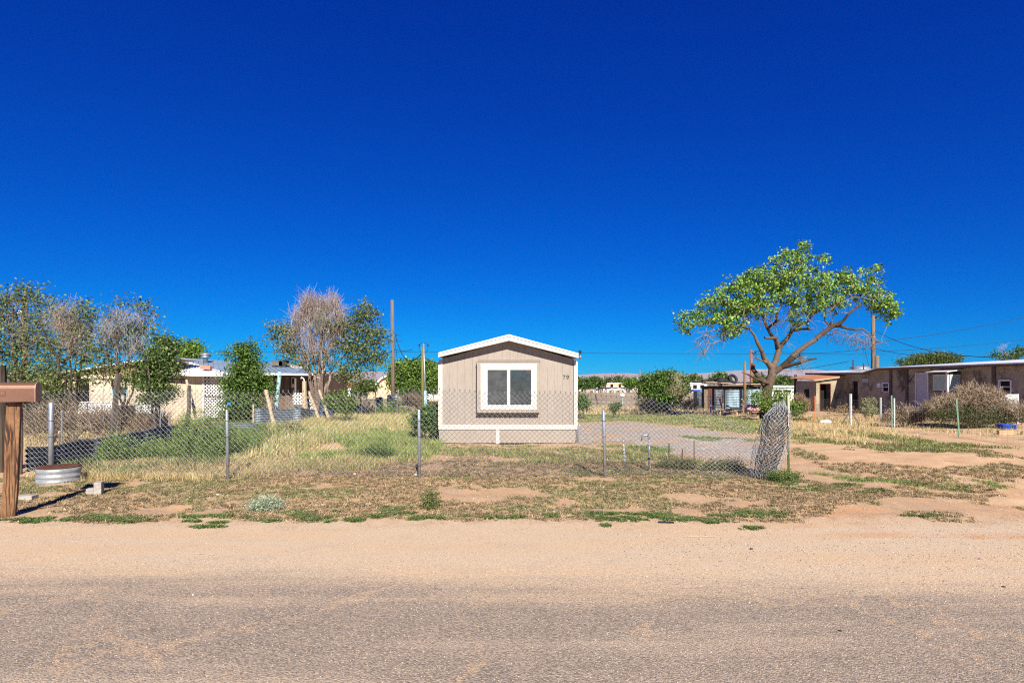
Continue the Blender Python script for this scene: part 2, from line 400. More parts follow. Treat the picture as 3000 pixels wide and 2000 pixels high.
M['stuccod'] = surf('dark_stained_stucco', (.09,.075,.06), (.16,.135,.11), 2, .95, bmp=.6, fine=20)
M['blind'] = surf('pale_green_blind', (.30,.40,.37), (.38,.48,.44), 3, .7, bmp=.05)
M['darkwood2'] = surf('dark_grey_fence_post', (.055,.045,.036), (.15,.125,.10), 6, .9, bmp=.9, fine=26, stretch=(6,6,.35))
# ------------------------------------------------------------------ ground and road
def ground_nodes(t, b, road=False):
    tc = t.nodes.new('ShaderNodeTexCoord'); O = tc.outputs['Object']
    sx = t.nodes.new('ShaderNodeSeparateXYZ'); t.links.new(O, sx.inputs[0]); X, Y = sx.outputs[0], sx.outputs[1]
    big = noise_n(t, O, .55, 5, .6).outputs[0]; mid = noise_n(t, O, 2.6, 6, .65).outputs[0]
    fine = noise_n(t, O, 60, 3, .7).outputs[0]; grit = noise_n(t, O, 170, 2, .6).outputs[0]
    mpn = N(t, 'ShaderNodeMapping'); mpn.inputs['Scale'].default_value = (.22, 1.6, 1); t.links.new(O, mpn.inputs[0])
    band = noise_n(t, mpn.outputs[0], 1.3, 5, .6).outputs[0]                    # wheel swept bands along the road
    def sm(v, a, c):
        n = N(t, 'ShaderNodeMapRange', interpolation_type='SMOOTHSTEP'); n.inputs[1].default_value = a; n.inputs[2].default_value = c
        t.links.new(v, n.inputs[0]); return n.outputs[0]
    def mul(*a):
        o = a[0]
        for q in a[1:]: o = math_(t, 'MULTIPLY', o, q)
        return o
    def inv(a): return math_(t, 'SUBTRACT', 1.0, a)
    jY = math_(t, 'ADD', Y, math_(t, 'MULTIPLY_ADD', mid, 1.6, -.8))
    jY2 = math_(t, 'ADD', Y, math_(t, 'MULTIPLY_ADD', big, 5.0, -2.5))
    sand = mixc(t, sm(band, .38, .66), (.565,.435,.300), (.58,.415,.262))
    sand = mixc(t, mul(sm(mid, .52, .68), .55), sand, (.50,.38,.275))
    # orange soil: verge, drive on the right
    soil = mixc(t, sm(mid, .35, .65), (.54,.325,.18), (.58,.40,.245))
    col = mixc(t, sm(jY, 6.6, 7.6), sand, soil)
    litter = mixc(t, sm(fine, .35, .65), (.27,.19,.125), (.53,.36,.22))
    lm = mul(sm(jY, 6.7, 7.5), inv(sm(jY2, 11.5, 16)), inv(sm(X, 5.5, 8.0)), sm(math_(t, 'ADD', mid, math_(t, 'MULTIPLY', fine, .3)), .48, .72))
    col = mixc(t, mul(lm, .8), col, litter)
    # dry lawn and field behind
    straw = mixc(t, sm(mid, .36, .64), (.30,.24,.13), (.50,.38,.23))
    col = mixc(t, mul(sm(jY2, 12.5, 16), sm(math_(t, 'SUBTRACT', mid, math_(t, 'MULTIPLY', sm(X, 4, 9), .10)), .36, .55)), col, straw)
    mf = N(t, 'ShaderNodeMapping'); mf.inputs['Scale'].default_value = (.3, .12, 1); t.links.new(O, mf.inputs[0])
    fn = noise_n(t, mf.outputs[0], .5, 8, .75).outputs[0]
    field = ramp(t, fn, [(.36, (.22,.17,.105)), (.48, (.36,.28,.18)), (.62, (.46,.37,.25)), (.75, (.36,.34,.19))]).outputs[0]
    col = mixc(t, sm(jY2, 36, 50), col, field)
    col = mixc(t, sm(Y, 300, 900), col, (.30,.23,.17))
    # orange-red patches on the drive mouth at the right
    rp = mul(sm(X, 2.6, 5.0), sm(math_(t, 'ADD', Y, math_(t, 'MULTIPLY_ADD', mid, .9, -.45)), 6.1, 6.5), inv(sm(jY, 7.2, 8.4)), sm(band, .44, .56))
    col = mixc(t, mul(rp, .85), col, (.55,.27,.12))
    gv = ramp(t, fine, [(.25, .60), (.5, 1.0), (.75, 1.32)]).outputs[0]
    gg = ramp(t, grit, [(.25, .65), (.75, 1.28)]).outputs[0]
    if road:
        vor = N(t, 'ShaderNodeTexVoronoi', Scale=84); t.links.new(O, vor.inputs['Vector'])
        vr = t.nodes.new('ShaderNodeSeparateColor'); t.links.new(vor.outputs['Color'], vr.inputs[0])
        agg = ramp(t, vr.outputs[0], [(0, (.07,.065,.06)), (.28, (.17,.15,.14)), (.5, (.27,.24,.22)), (.72, (.37,.32,.28)), (1, (.52,.44,.36))]).outputs[0]
        agg = mixc(t, .58, agg, ramp(t, mid, [(.3, (.23,.205,.19)), (.7, (.33,.275,.24))]).outputs[0])
        crn = N(t, 'ShaderNodeTexVoronoi', Scale=.55, feature='DISTANCE_TO_EDGE')
        dv = t.nodes.new('ShaderNodeVectorMath'); dv.operation = 'ADD'
        nz = noise_n(t, O, 2.2, 4, .7); t.links.new(O, dv.inputs[0]); t.links.new(nz.outputs['Color'], dv.inputs[1]); t.links.new(dv.outputs[0], crn.inputs['Vector'])
        crack = mul(inv(sm(crn.outputs['Distance'], .006, .022)), sm(big, .42, .50))
        agg = mixc(t, mul(crack, .55), agg, (.46,.35,.25))
        dust = sm(math_(t, 'ADD', band, math_(t, 'MULTIPLY', fine, .35)), .66, .90)
        agg = mixc(t, 1.0, agg, (1.14, 1.045, .90), 'MULTIPLY'); agg = mixc(t, mul(dust, .6), agg, (.50,.39,.28))
        edge = math_(t, 'ADD', math_(t, 'ADD', Y, math_(t, 'MULTIPLY_ADD', band, 1.5, -.75)), math_(t, 'MULTIPLY_ADD', fine, .9, -.45))
        edge = math_(t, 'ADD', edge, math_(t, 'MULTIPLY', X, .05))
        am = inv(sm(edge, 4.35, 5.25))
        col = mixc(t, am, col, agg)
        ph = mul(am, vor.outputs['Distance'])
    col = mixc(t, .8, col, gv, 'MULTIPLY'); col = mixc(t, .7, col, gg, 'MULTIPLY')
    t.links.new(col, b.inputs['Base Color']); b.inputs['Roughness'].default_value = .95; b.inputs['Specular IOR Level'].default_value = .15
    hsum = math_(t, 'ADD', math_(t, 'MULTIPLY', fine, 1.0), math_(t, 'MULTIPLY', grit, .5))
    if road: hsum = math_(t, 'SUBTRACT', hsum, math_(t, 'MULTIPLY', ph, .9))
    bump(t, b, hsum, .55, .012)
for nm_, rd in (('ground_soil', False), ('road_surface', True)):
    m_, t_, b_ = newmat(nm_); ground_nodes(t_, b_, rd); M[nm_] = m_

def grid(name, xs, ys, zf, mat):
    XX, YY = np.meshgrid(xs, ys); ZZ = zf(XX, YY); V = np.stack([XX, YY, ZZ], -1).reshape(-1, 3)
    nx, ny = len(xs), len(ys); i = np.arange(nx - 1)[None] + (np.arange(ny - 1) * nx)[:, None]; i = i.ravel()
    a = Acc(); a.add(V, np.stack([i, i+1, i+nx+1, i+nx], 1), (1, 1, 1)); o = a.build(name, mat, smooth=True); tag(o, kind='structure'); return o
def grow(a, b, step, ratio, lim):
    out = []; v = b; s = step
    while abs(v) < lim: s *= ratio; v += s * (1 if b > a else -1); out.append(v)
    return out
xs = np.concatenate([np.array(grow(0, -14, .12, 1.09, 14000))[::-1], np.arange(-14, 15.01, .12), grow(0, 15, .12, 1.09, 14000)])
ys = np.concatenate([[-3000, -800, -200, -60, -20, -8, -3, 0, 3, 5], np.arange(6, 20.01, .11), grow(0, 20, .12, 1.06, 14000)])
grid('ground', xs, ys, gz, M['ground_soil'])
ext = 400
grid('road', np.concatenate([[-ext, -100, -30], np.arange(-14, 14.1, 1.0), [30, 100, ext]]), np.array([-4.5, -2, 0, 2, 3, 4, 5, 5.6]), lambda x, y: .004 + 0*x, M['road_surface'])

# gravel drive beside the house: an irregular sheet 4 mm above the soil
def sheet(name, pxs, mat, dz=.004, step=.16, label=None):
    poly = [(p.x, p.y) for p in (G(*q) for q in pxs)]
    x0, x1 = min(p[0] for p in poly), max(p[0] for p in poly); y0, y1 = min(p[1] for p in poly), max(p[1] for p in poly)
    xs_ = np.arange(x0, x1, step); ys_ = np.arange(y0, y1, step); XX, YY = np.meshgrid(xs_, ys_)
    xc = (XX + step/2).ravel(); yc = (YY + step/2).ravel()
    k = inpoly(xc + .5*(vn(xc*1.5, yc*1.5)-.5), yc + .9*(vn(xc*1.5+7, yc*1.5)-.5), poly).reshape(XX.shape)
    V = np.stack([XX, YY, gz(XX, YY) + dz], -1).reshape(-1, 3); nx = len(xs_)
    ii = np.argwhere(k[:-1, :-1]); i = ii[:, 0]*nx + ii[:, 1]
    a = Acc(); a.add(V, np.stack([i, i+1, i+nx+1, i+nx], 1), (1, 1, 1)); return tag(a.build(name, mat, smooth=True), kind='structure')
m_, t_, b_ = newmat('drive_gravel'); tc_ = t_.nodes.new('ShaderNodeTexCoord')
v_ = N(t_, 'ShaderNodeTexVoronoi', Scale=26); t_.links.new(tc_.outputs['Object'], v_.inputs['Vector'])
s_ = t_.nodes.new('ShaderNodeSeparateColor'); t_.links.new(v_.outputs['Color'], s_.inputs[0])
c_ = ramp(t_, s_.outputs[0], [(0, (.24,.21,.18)), (.4, (.37,.325,.28)), (1, (.54,.48,.42))]).outputs[0]
nb_ = noise_n(t_, tc_.outputs['Object'], .8, 6, .6).outputs[0]
c_ = mixc(t_, ramp(t_, nb_, [(.48, 0.), (.62, 1.)]).outputs[0], c_, (.47,.33,.225))
t_.links.new(c_, b_.inputs['Base Color']); b_.inputs['Roughness'].default_value = .95; bump(t_, b_, v_.outputs['Distance'], .8, .02)
M['gravel'] = m_
sheet('driveway', [(1640,1236),(1850,1236),(1960,1248),(2080,1262),(2150,1275),(2235,1290),(2235,1352),(2120,1352),(1990,1330),(1900,1318),(1860,1300),(1750,1292),(1680,1300),(1640,1300)], M['gravel'])

# ------------------------------------------------------------------ distant mesas and mountains
mh_, th_, bh_ = newmat('distant_desert_slopes'); tc_ = th_.nodes.new('ShaderNodeTexCoord')
mp_ = N(th_, 'ShaderNodeMapping'); mp_.inputs['Scale'].default_value = (.0008, .0008, .006); th_.links.new(tc_.outputs['Object'], mp_.inputs[0])
n_ = noise_n(th_, mp_.outputs[0], 3, 8, .7).outputs[0]
th_.links.new(ramp(th_, n_, [(.35, (.27,.225,.225)), (.5, (.35,.295,.295)), (.65, (.29,.235,.235))]).outputs[0], bh_.inputs['Base Color']); bh_.inputs['Roughness'].default_value = 1  # slope colours shifted pale and bluish, painting in haze the thin air lacks
def range_(name, Y, pts, depth, foot=-6, mat=mh_, rough=1.0):
    """a ridge whose crest heights are given as (px, py) pairs at distance Y, sloping down towards us over 'depth'"""
    px = np.arange(pts[0][0], pts[-1][0] + 1, 12.); py = np.interp(px, [p[0] for p in pts], [p[1] for p in pts])
    x = (px - 1500) / FPX * Y; zt = HC - (py - HY) / FPX * Y
    zt = zt + rough * (fbm(x / (Y*.02), x*0 + Y, 4) - .5) * Y * .0045
    rows = []
    prof = [(0, 0), (.35, .22), (.6, .55), (.8, .8), (.93, .95), (1, 1), (1.3, .9), (2.2, .0)]
    for u, h in prof:
        yy = Y - depth * (1 - u); rows.append(np.stack([x, yy + 0*x + (fbm(x/(Y*.03)+3, x*0+u*5, 3)-.5)*depth*.25*(0 < u < 2), foot + (zt - foot) * h], 1))
    V = np.concatenate(rows); nx = len(px); i = (np.arange(nx-1)[None] + (np.arange(len(prof)-1)*nx)[:, None]).ravel()
    a = Acc(); a.add(V, np.stack([i, i+1, i+nx+1, i+nx], 1), (1, 1, 1)); o = a.build(name, mat, smooth=False); tag(o, kind='structure'); return o
range_('mesa_slopes', 5600, [(-1500,1100),(-200,1098),(600,1096),(900,1090),(1050,1087),(1150,1089),(1300,1094),(1690,1097),(1765,1094),(1800,1093),(1845,1092),(1880,1096),(2000,1097),(2300,1100),(3000,1103),(4500,1106)], 2300, rough=.7)
range_('mountain_range', 11500, [(1700,1116),(1950,1098),(2050,1092),(2150,1086),(2250,1081),(2330,1080),(2420,1084),(2550,1088),(2800,1094),(3100,1100),(3500,1116)], 2600, rough=.7)
# dark strip of far scrub along the foot of the mesas
acc = Acc(); xx = rng.uniform(-3200, 3200, 5000); yy = rng.uniform(2300, 3100, 5000)
segs(acc, np.stack([xx, yy, 0*xx-6.5], 1), np.stack([xx, yy, 0*xx - 6 + rng.uniform(1.5, 5, 5000)], 1), rng.uniform(4, 14, 5000), .5, pal([(.05,.055,.04),(.08,.075,.05)], 5000), 5)
o = acc.build('distant_scrub', M['twig']); tag(o, kind='stuff'); tag(o, 'thin dark line of far scrub at the foot of the mesas', 'scrub')

# haze box
mz = bpy.data.materials.new('haze'); mz.use_nodes = True; t = mz.node_tree; t.nodes.clear()
out = t.nodes.new('ShaderNodeOutputMaterial'); pv = t.nodes.new('ShaderNodeVolumePrincipled')
pv.inputs['Color'].default_value = (.30, .56, 1, 1); pv.inputs['Density'].default_value = 1.5e-5; pv.inputs['Anisotropy'].default_value = .0
t.links.new(pv.outputs[0], out.inputs['Volume'])
hb = MB().box(-15000, 15000, -3500, 15000, -9, 195).build('haze', mz); tag(hb, kind='stuff')
tag(hb, 'thin pale air haze lying over the far desert plain', 'haze')

# ------------------------------------------------------------------ house 79
HYF = 15.7
HX0, HX1 = X_(1286, HYF), X_(1689.5, HYF); HXM = X_(1491, HYF)
ZB = -.02
h79 = empty('mobile_home', (HXM, HYF, 0), 'tan single wide mobile home numbered 79 with cream trim and a boxed out sliding window', 'mobile home')
LEN = 15.0
def soffit(x, y=HYF):                       # underside line of the roof at x
    zl, za, zr = 2.28, 2.80, 2.26
    return zl + (za - zl) * (x - HX0) / (HXM - HX0) if x < HXM else za + (zr - za) * (x - HXM) / (HX1 - HXM)
b = MB(); zsk = Z_(1250, HYF)
poly = [(HX0+.02, HYF+.03, ZB+.12), (HX1-.02, HYF+.03, ZB+.12), (HX1-.02, HYF+.03, soffit(HX1)), (HXM, HYF+.03, soffit(HXM)), (HX0+.02, HYF+.03, soffit(HX0))]
b.prism(poly, (0, LEN, 0)); b.build('wall', M['siding'], h79)
# siding boards with recessed joints
x = HX0 + .09; wbd = .203
cuts = [X_(1396.5, HYF), X_(1580, HYF)]
while x < HX1 - .09:
    x2 = min(x + wbd, HX1 - .09); g = .0013
    b = MB(); b.prism([(x+g, HYF, zsk), (x2-g, HYF, zsk), (x2-g, HYF, soffit(x2-g)-.002), (x+g, HYF, soffit(x+g)-.002)] if not (x < HXM < x2) else
            [(x+g, HYF, zsk), (x2-g, HYF, zsk), (x2-g, HYF, soffit(x2-g)-.002), (HXM, HYF, soffit(HXM)-.002), (x+g, HYF, soffit(x+g)-.002)], (0, .028, 0))
    b.build('siding_board', M['siding'], h79); x = x2
for sx, xw in ((-1, HX0), (1, HX1)):       # side walls: boards joined, they are not seen from the road
    b = MB()
    for k in range(int(LEN/.3)):
        b.box(min(xw, xw+sx*.012), max(xw, xw+sx*.012), HYF+.08+k*.3, HYF+.08+k*.3+.29, zsk, 2.24)
    o = b.build('side_siding', M['siding'], h79); tag(o, kind='stuff')
for px0, px1, sd_ in ((1286, 1296.5, 0), (1681, 1690, 1)):
    xa, xb = X_(px0, HYF), X_(px1, HYF)
    MB().prism([(xa, HYF-.025, zsk+.001), (xb, HYF-.025, zsk+.001), (xb, HYF-.025, soffit(min(xb, HX1))-.004), (xa, HYF-.025, soffit(max(xa, HX0))-.004)], (0, .055 if sd_ == 0 else .055, 0)).build('corner_trim', M['trim'], h79)
    MB().box(xa-.02 if sd_ == 0 else xb+.002, xa-.002 if sd_ == 0 else xb+.02, HYF-.025, HYF+.07, zsk+.001, 2.22).build('corner_trim', M['trim'], h79)
MB().box(HX0-.01, HX1+.01, HYF-.032, HYF+.03, Z_(1257.5, HYF), Z_(1243.5, HYF)).build('band_trim', M['trim'], h79)
zl = Z_(1257.5, HYF)
xm0, xm1 = X_(1453, HYF), X_(1463, HYF)
MB().box(HX0, xm0-.002, HYF-.006, HYF+.03, .03, zl-.002).build('skirting_panel', M['skirt'], h79)
MB().box(xm1+.002, HX1-.04, HYF-.006, HYF+.03, .03, zl-.002).build('skirting_panel', M['skirt'], h79)
MB().box(xm0, xm1, HYF-.02, HYF+.03, ZB+.03, zl-.002).build('skirting_joint_trim', M['trim'], h79)
for xw, s in ((HX0, -1), (HX1, 1)):
    MB().box(min(xw, xw+s*.006), max(xw, xw+s*.006), HYF+.04, HYF+LEN, ZB+.03, zl).build('skirting_panel', M['skirt'], h79)
# roof: two slopes with a front rake trim that stands 0.24 m proud
OV = .30; YE = HYF - OV
e0, e1 = P(1284, 1046, YE), P(1695, 1048.5, YE); ap = P(1491, 997.5, YE)
t0, t1, at_ = P(1284, 1032.5, YE), P(1695, 1034.5, YE), P(1491, 979, YE)
xl, xr, xa = e0.x, e1.x, ap.x
b = MB()
b.prism([(xl, YE+.02, e0.z+.01), (xa, YE+.02, ap.z+.005), (xa, YE+.02, at_.z-.012), (xl, YE+.02, t0.z-.01)], (0, LEN+OV+.2, 0))
b.prism([(xa, YE+.02, ap.z+.005), (xr, YE+.02, e1.z+.01), (xr, YE+.02, t1.z-.01), (xa, YE+.02, at_.z-.012)], (0, LEN+OV+.2, 0))
b.build('roof', M['roofw'], h79)
for (xp, za, zb) in ((xl, e0.z, t0.z), (xr, e1.z, t1.z)):
    zs = za + (zb - za) * .60; zsa = ap.z + (at_.z - ap.z) * .60
    pr = [(xp, YE, za), (xa, YE, ap.z), (xa, YE, zsa), (xp, YE, zs)]
    if xp > xa: pr = pr[::-1]
    MB().prism(pr, (0, .02, 0)).build('rake_board', M['trim'], h79)
    pr = [(xp, YE-.012, zs+.014), (xa, YE-.012, zsa+.014), (xa, YE-.012, at_.z), (xp, YE-.012, zb)]
    if xp > xa: pr = pr[::-1]
    MB().prism(pr, (0, .032, 0)).build('roof_edge_trim', M['white'], h79)
# boxed-out window
D = .21; YW = HYF - D
def WP(px, py, y=YW): return X_(px, y), Z_(py, y)
bx0, bz1 = WP(1397, 1059.5); bx1, bz0 = WP(1580.5, 1208.5)
wx0, wz1 = WP(1408, 1065); wx1, wz0 = WP(1572, 1200.5)
ix0, iz1 = WP(1423, 1078.5); ix1, iz0 = WP(1560.5, 1188.5)
def ring(b, o, i, y0, y1):
    (ox0, ox1, oz0, oz1), (jx0, jx1, jz0, jz1) = o, i
    b.box(ox0, jx0, y0, y1, oz0, oz1); b.box(jx1, ox1, y0, y1, oz0, oz1)
    b.box(jx0, jx1, y0, y1, oz0, jz0); b.box(jx0, jx1, y0, y1, jz1, oz1); return b
win = ring(MB(), (bx0, bx1, bz0, bz1), (ix0, ix1, iz0, iz1), YW, HYF-.001).build('window_box', M['siding'], h79)
MB().box(bx0-.01, bx1+.02, YW-.012, HYF, bz1+.002, bz1+.014).build('drip_edge', M['siding'], win)
MB().box(bx0+.02, bx1+.03, HYF-.02, HYF-.001, bz1+.05, bz1+.075).build('drip_edge', M['siding'], win)
wf = MB()
b = MB(); b.box(wx0, ix0, YW-.02, YW-.001, wz0, wz1); b.build('window_trim', M['trim'], win)
MB().box(ix1, wx1, YW-.02, YW-.001, wz0, wz1).build('window_trim', M['trim'], win)
MB().box(ix0+.001, ix1-.001, YW-.02, YW-.001, wz0, iz0).build('window_trim', M['trim'], win)
MB().box(ix0+.001, ix1-.001, YW-.02, YW-.001, iz1, wz1).build('window_trim', M['trim'], win)
gx0, gz1_ = WP(1428, 1083); gx1, gz0_ = WP(1556.5, 1186); mx0, mx1 = X_(1485.5, YW), X_(1494.5, YW)
b = ring(MB(), (ix0+.002, ix1-.002, iz0+.002, iz1-.002), (gx0, gx1, gz0_, gz1_), YW+.002, YW+.06); b.box(mx0, mx1, YW+.006, YW+.055, gz0_, gz1_); b.build('sash', M['white'], win)
MB().box(gx0, mx0, YW+.034, YW+.038, gz0_, gz1_-.012).build('pane', M['glassd'], win)
MB().box(mx1, gx1, YW+.026, YW+.03, gz0_, gz1_).build('pane', M['glass'], win)
MB().box(gx1-.13, gx1-.02, YW+.0235, YW+.0255, gz1_-.065, gz1_-.012).build('sticker', M['rust'], win)
MB().box(gx0, gx1, YW+.045, YW+.05, gz0_, gz1_).build('blind', M['dark'], win)  # dark sheet standing in for the unlit room behind the panes
MB().box(gx0, mx0, YW+.03, YW+.04, gz1_-.012, gz1_).build('screen_rail', M['white'], win)
# numerals
def stroke(b, pts, ws, y, th=.006):
    """flat stroke in the x-z plane with varying width"""
    L, Rr = [], []
    for i, p in enumerate(pts):
        q0 = pts[max(i-1, 0)]; q1 = pts[min(i+1, len(pts)-1)]; d = Vector((q1[0]-q0[0], q1[1]-q0[1])).normalized(); n = Vector((-d.y, d.x)) * ws[i] * .66
        L.append((p[0]+n.x, y, p[1]+n.y)); Rr.append((p[0]-n.x, y, p[1]-n.y))
    for i in range(len(pts)-1): b.prism([L[i], L[i+1], Rr[i+1], Rr[i]], (0, th, 0))
def digit(d, x, z, h, y, mat, parent):
    b = MB(); w = h * .58
    if d == '7':
        stroke(b, [(x, z+h*.74), (x, z+h*.93), (x+w*.12, z+h*.93)], [h*.05]*3, y)
        stroke(b, [(x, z+h*.93), (x+w, z+h*.93)], [h*.15]*2, y)
        stroke(b, [(x+w*.95, z+h*.93), (x+w*.55, z+h*.5), (x+w*.36, z)], [h*.07, h*.12, h*.17], y-.001)
    if d == '9':
        pts = [(x+w*.5+w*.40*math.cos(a), z+h*.68+h*.28*math.sin(a)) for a in [2*math.pi*k/16 for k in range(17)]]
        stroke(b, pts, [h*(.08+.08*abs(math.cos(2*math.pi*k/16))) for k in range(17)], y)
        stroke(b, [(x+w*.92, z+h*.66), (x+w*.86, z+h*.36), (x+w*.6, z+h*.12), (x+w*.12, z+h*.02)], [h*.15, h*.14, h*.10, h*.07], y-.001)
    if d == '5':
        stroke(b, [(x+w*.18, z+h*.94), (x+w*.95, z+h*.94)], [h*.13]*2, y)
        stroke(b, [(x+w*.2, z+h*.96), (x+w*.14, z+h*.55)], [h*.08]*2, y-.001)
        pts = [(x+w*.40+w*.48*math.cos(a), z+h*.30+h*.28*math.sin(a)) for a in [R(130-k*25) for k in range(12)]]
        stroke(b, pts, [h*.12]*12, y-.001)
    b.build('numeral', mat, parent)
digit('7', X_(1649.5, HYF), Z_(1110, HYF), .105, HYF-.008, M['black'], h79)
digit('9', X_(1659.5, HYF), Z_(1110, HYF), .105, HYF-.008, M['black'], h79)
# flood lights at the right eave
fl = MB().tube([(xr+.0, YE+.3, t1.z-.05), (xr+.06, YE+.28, t1.z-.04)], .015).build('flood_light', M['galv'], h79)
for dz_, rr, mm in ((.06, .045, 'black'), (-.06, .05, 'galv')):
    c = Vector((xr+.07, YE+.22, t1.z+dz_-.03)); M_ = Matrix.Rotation(R(-60 if dz_ > 0 else -110), 3, 'X')
    b = MB(); b.lathe([(.018, -.05), (.03, -.03), (rr, .04), (rr, .05), (.01, .052)], n=14)
    b.v = [tuple(c + M_ @ Vector(q)) for q in b.v]; b.build('lamp_head', M[mm], fl, True)
# meter pipe at the right corner
px_ = X_(1694, HYF-.05); b = MB()
b.tube([(px_+.01, HYF+.1, 0), (px_+.01, HYF+.1, .46), (px_-.0, HYF+.1, .49), (px_+.10, HYF+.08, .50)], .018)
b.tube([(px_-.06, HYF+.12, .0), (px_-.06, HYF+.12, .30), (px_-.03, HYF+.12, .33), (px_+.02, HYF+.11, .33)], .017)
tag(b.build('gas_riser_pipe', M['galv'], None, True), 'pair of short bent grey pipes rising at the right front corner of the tan home', 'pipe')

# ------------------------------------------------------------------ chain link fabric and posts
def diamonds(acc, fn, L, H_, c=.089, r=.0029, col=(.22,.235,.25), n=4, barbs=True, jit=.004, keep=None):
    """woven zig-zag wires of a chain-link fabric; fn(u, v) -> xyz arrays"""
    nw = int(2*L/c); rows = int(H_/(c/2)); i = np.arange(nw)[:, None]; j = np.arange(rows+1)[None]
    u = (i + ((i + j) % 2)) * c/2 + rng.normal(0, jit*.3, (nw, rows+1)); v = j * c/2 + 0*i
    Pn = fn(u, v)
    A = Pn[:, :-1].reshape(-1, 3); B = Pn[:, 1:].reshape(-1, 3)
    if keep is not None:
        k = keep(u, v); k = (k[:, :-1] & k[:, 1:]).ravel(); A = A[k]; B = B[k]
    segs(acc, A, B, r, r, pal([col], len(A), .12), n)
    if barbs:
        m = np.arange(0, nw); top = Pn[m, -1]
        tw = top + np.array([0, 0, .035]) + rng.normal(0, .006, top.shape)
        for dx in (-.008, .008): segs(acc, top, tw + np.array([dx, 0, 0]), r, r*.8, pal([col], len(top), .1), n)
FY = 10.2
cf = empty('chain_link_fence', (X_(668, FY), FY, 0), 'grey chain link fence along the front of the yard, sagging at its right end', 'fence')
FX0, FX1 = X_(62, FY), X_(2215, FY)
TX = [-20, X_(100, FY), X_(300, FY), X_(690, FY), X_(950, FY), X_(1290, FY), X_(1700, FY), X_(1880, FY), X_(1960, FY), X_(2010, FY), X_(2090, FY), X_(2160, FY), X_(2215, FY)]
TZ = [1.56, 1.50, 1.56, 1.545, 1.50, 1.56, 1.50, 1.42, 1.32, 1.24, 1.18, 1.02, .92]
def fabric(u, v):
    x = FX0 + u; H0 = 1.50; top = np.interp(x, TX, TZ) - .035
    z = v / H0 * top
    lean = np.clip((x - 2.5) / 2, 0, 1)
    y = FY + .03 + .045*np.sin(x*1.3+v*1.1) + .035*(vn(x*.9, v*1.6)-.5) - lean*.25*(1-v/H0)*np.sin(x*2.2) + lean*.18*(vn(x*2, v*3)-.5)
    x = x + lean * .10 * (vn(x*1.7+9, v*2)-.5) + .02*(vn(x*2, v*2+3)-.5)
    z = z + .012*np.sin(x*3) * v + gz(x, y)*.6 + .03
    return np.stack([x, y, z], -1)
acc = Acc(); diamonds(acc, fabric, FX1 - FX0, 1.50); acc.build('wire_fabric', M['wire'], cf)
for px, py0, py1, r in ((150, 1178, 1388, .040), (668, 1200, 1386, .026), (1229, 1199, 1401, .0265), (1773, 1203, 1396, .027)):
    g = G(px, py1); x = X_(px, FY - .03); zt = Z_(py0, FY-.03); dx = {668: -.02, 1773: -.03, 1229: -.01}.get(px, 0)
    b = MB(); b.tube([(x+.0, FY-.03, gzf(x, FY)-.15), (x+dx, FY-.03, zt-.01), (x+dx, FY-.03, zt)], [r, r, r*.8], 14)
    po = b.build('post', M['galv'], cf, True)
    for z_ in (.22, .72, 1.0):
        if z_ < zt - .05:
            x_t = x + dx * z_ / zt; b = MB(); b.lathe([(r+.001, -.006), (r+.004, -.004), (r+.004, .004), (r+.001, .006)], (x_t, FY-.03, z_), 12, False)
            b.tube([(x_t+r, FY-.03, z_), (x_t+r+.012, FY+.02, z_+.012)], .003, 5); b.build('tie_wire', M['rust'], po)
# post at the right end of the fence: dark green steel with a pale stick tied on top
tp = empty('steel_post', (X_(2311, FY), FY, 0), 'dark green and rust steel post standing beside the rolled up wire fabric', 'post')
b = MB(); b.beam((X_(2311, FY), FY, -.1), (X_(2306, FY), FY, Z_(1158, FY)), .038, .012, up=(0, 1, 0)); b.beam((X_(2311, FY), FY+.014, -.1), (X_(2306, FY), FY+.014, Z_(1158, FY)), .01, .03, up=(0,1,0))
b.build('shaft', M['dgreen'], tp)
MB().beam((X_(2309, FY)+.004, FY-.02, .9), (X_(2307, FY)+.004, FY-.02, Z_(1157, FY)), .035, .02, up=(0,1,0)).build('lath', M['palewood'], tp)
# loose roll of fabric
RB = G(2228, 1398); RTx, RTz = X_(2283, FY), Z_(1182, FY)
acc = Acc()
for lay in range(3):
    def roll(u, v, lay=lay):
        th = u / .26 + lay * 1.1; s = v / 1.34
        rad = (.155 + .10*np.sin(np.pi*np.clip(s*.85+.12, 0, 1))) * (1 - lay*.22) * (1 + .22*(vn(th*1.3+lay*5, s*4)-.5))
        cx = X_(2236, FY) + (RTx - X_(2236, FY)) * s + .03*np.sin(s*5); cy = FY - .02 + .03*np.sin(s*4+1)
        top = np.clip((s - .86) / .14, 0, 1); rad = rad * (1 - .55*top)
        x = cx + rad*1.12*np.cos(th); y = cy + rad*.8*np.sin(th)
        z = .02 + s*(RTz - .02) + .03*np.cos(th)*s + .05*(vn(th*1.1, s*3+lay)-.5)
        return np.stack([x, y, z], -1)
    diamonds(acc, roll, 2*math.pi*.26, 1.34, c=.080, r=.0030 if lay == 0 else .0035, col=(.40,.42,.44) if lay == 0 else (.10,.10,.105), barbs=lay == 0, jit=.05)  # inner layers coloured near black: the roll's self-shadow put into the wire colour
o = acc.build('fence_fabric_roll', M['wire']); tag(o, 'bulging loose roll of grey chain link wire at the open end of the fence', 'fence roll')
for i, (px, py, Ls) in enumerate(((2276, 1172, .14),(2262, 1180, .1))):
    pass
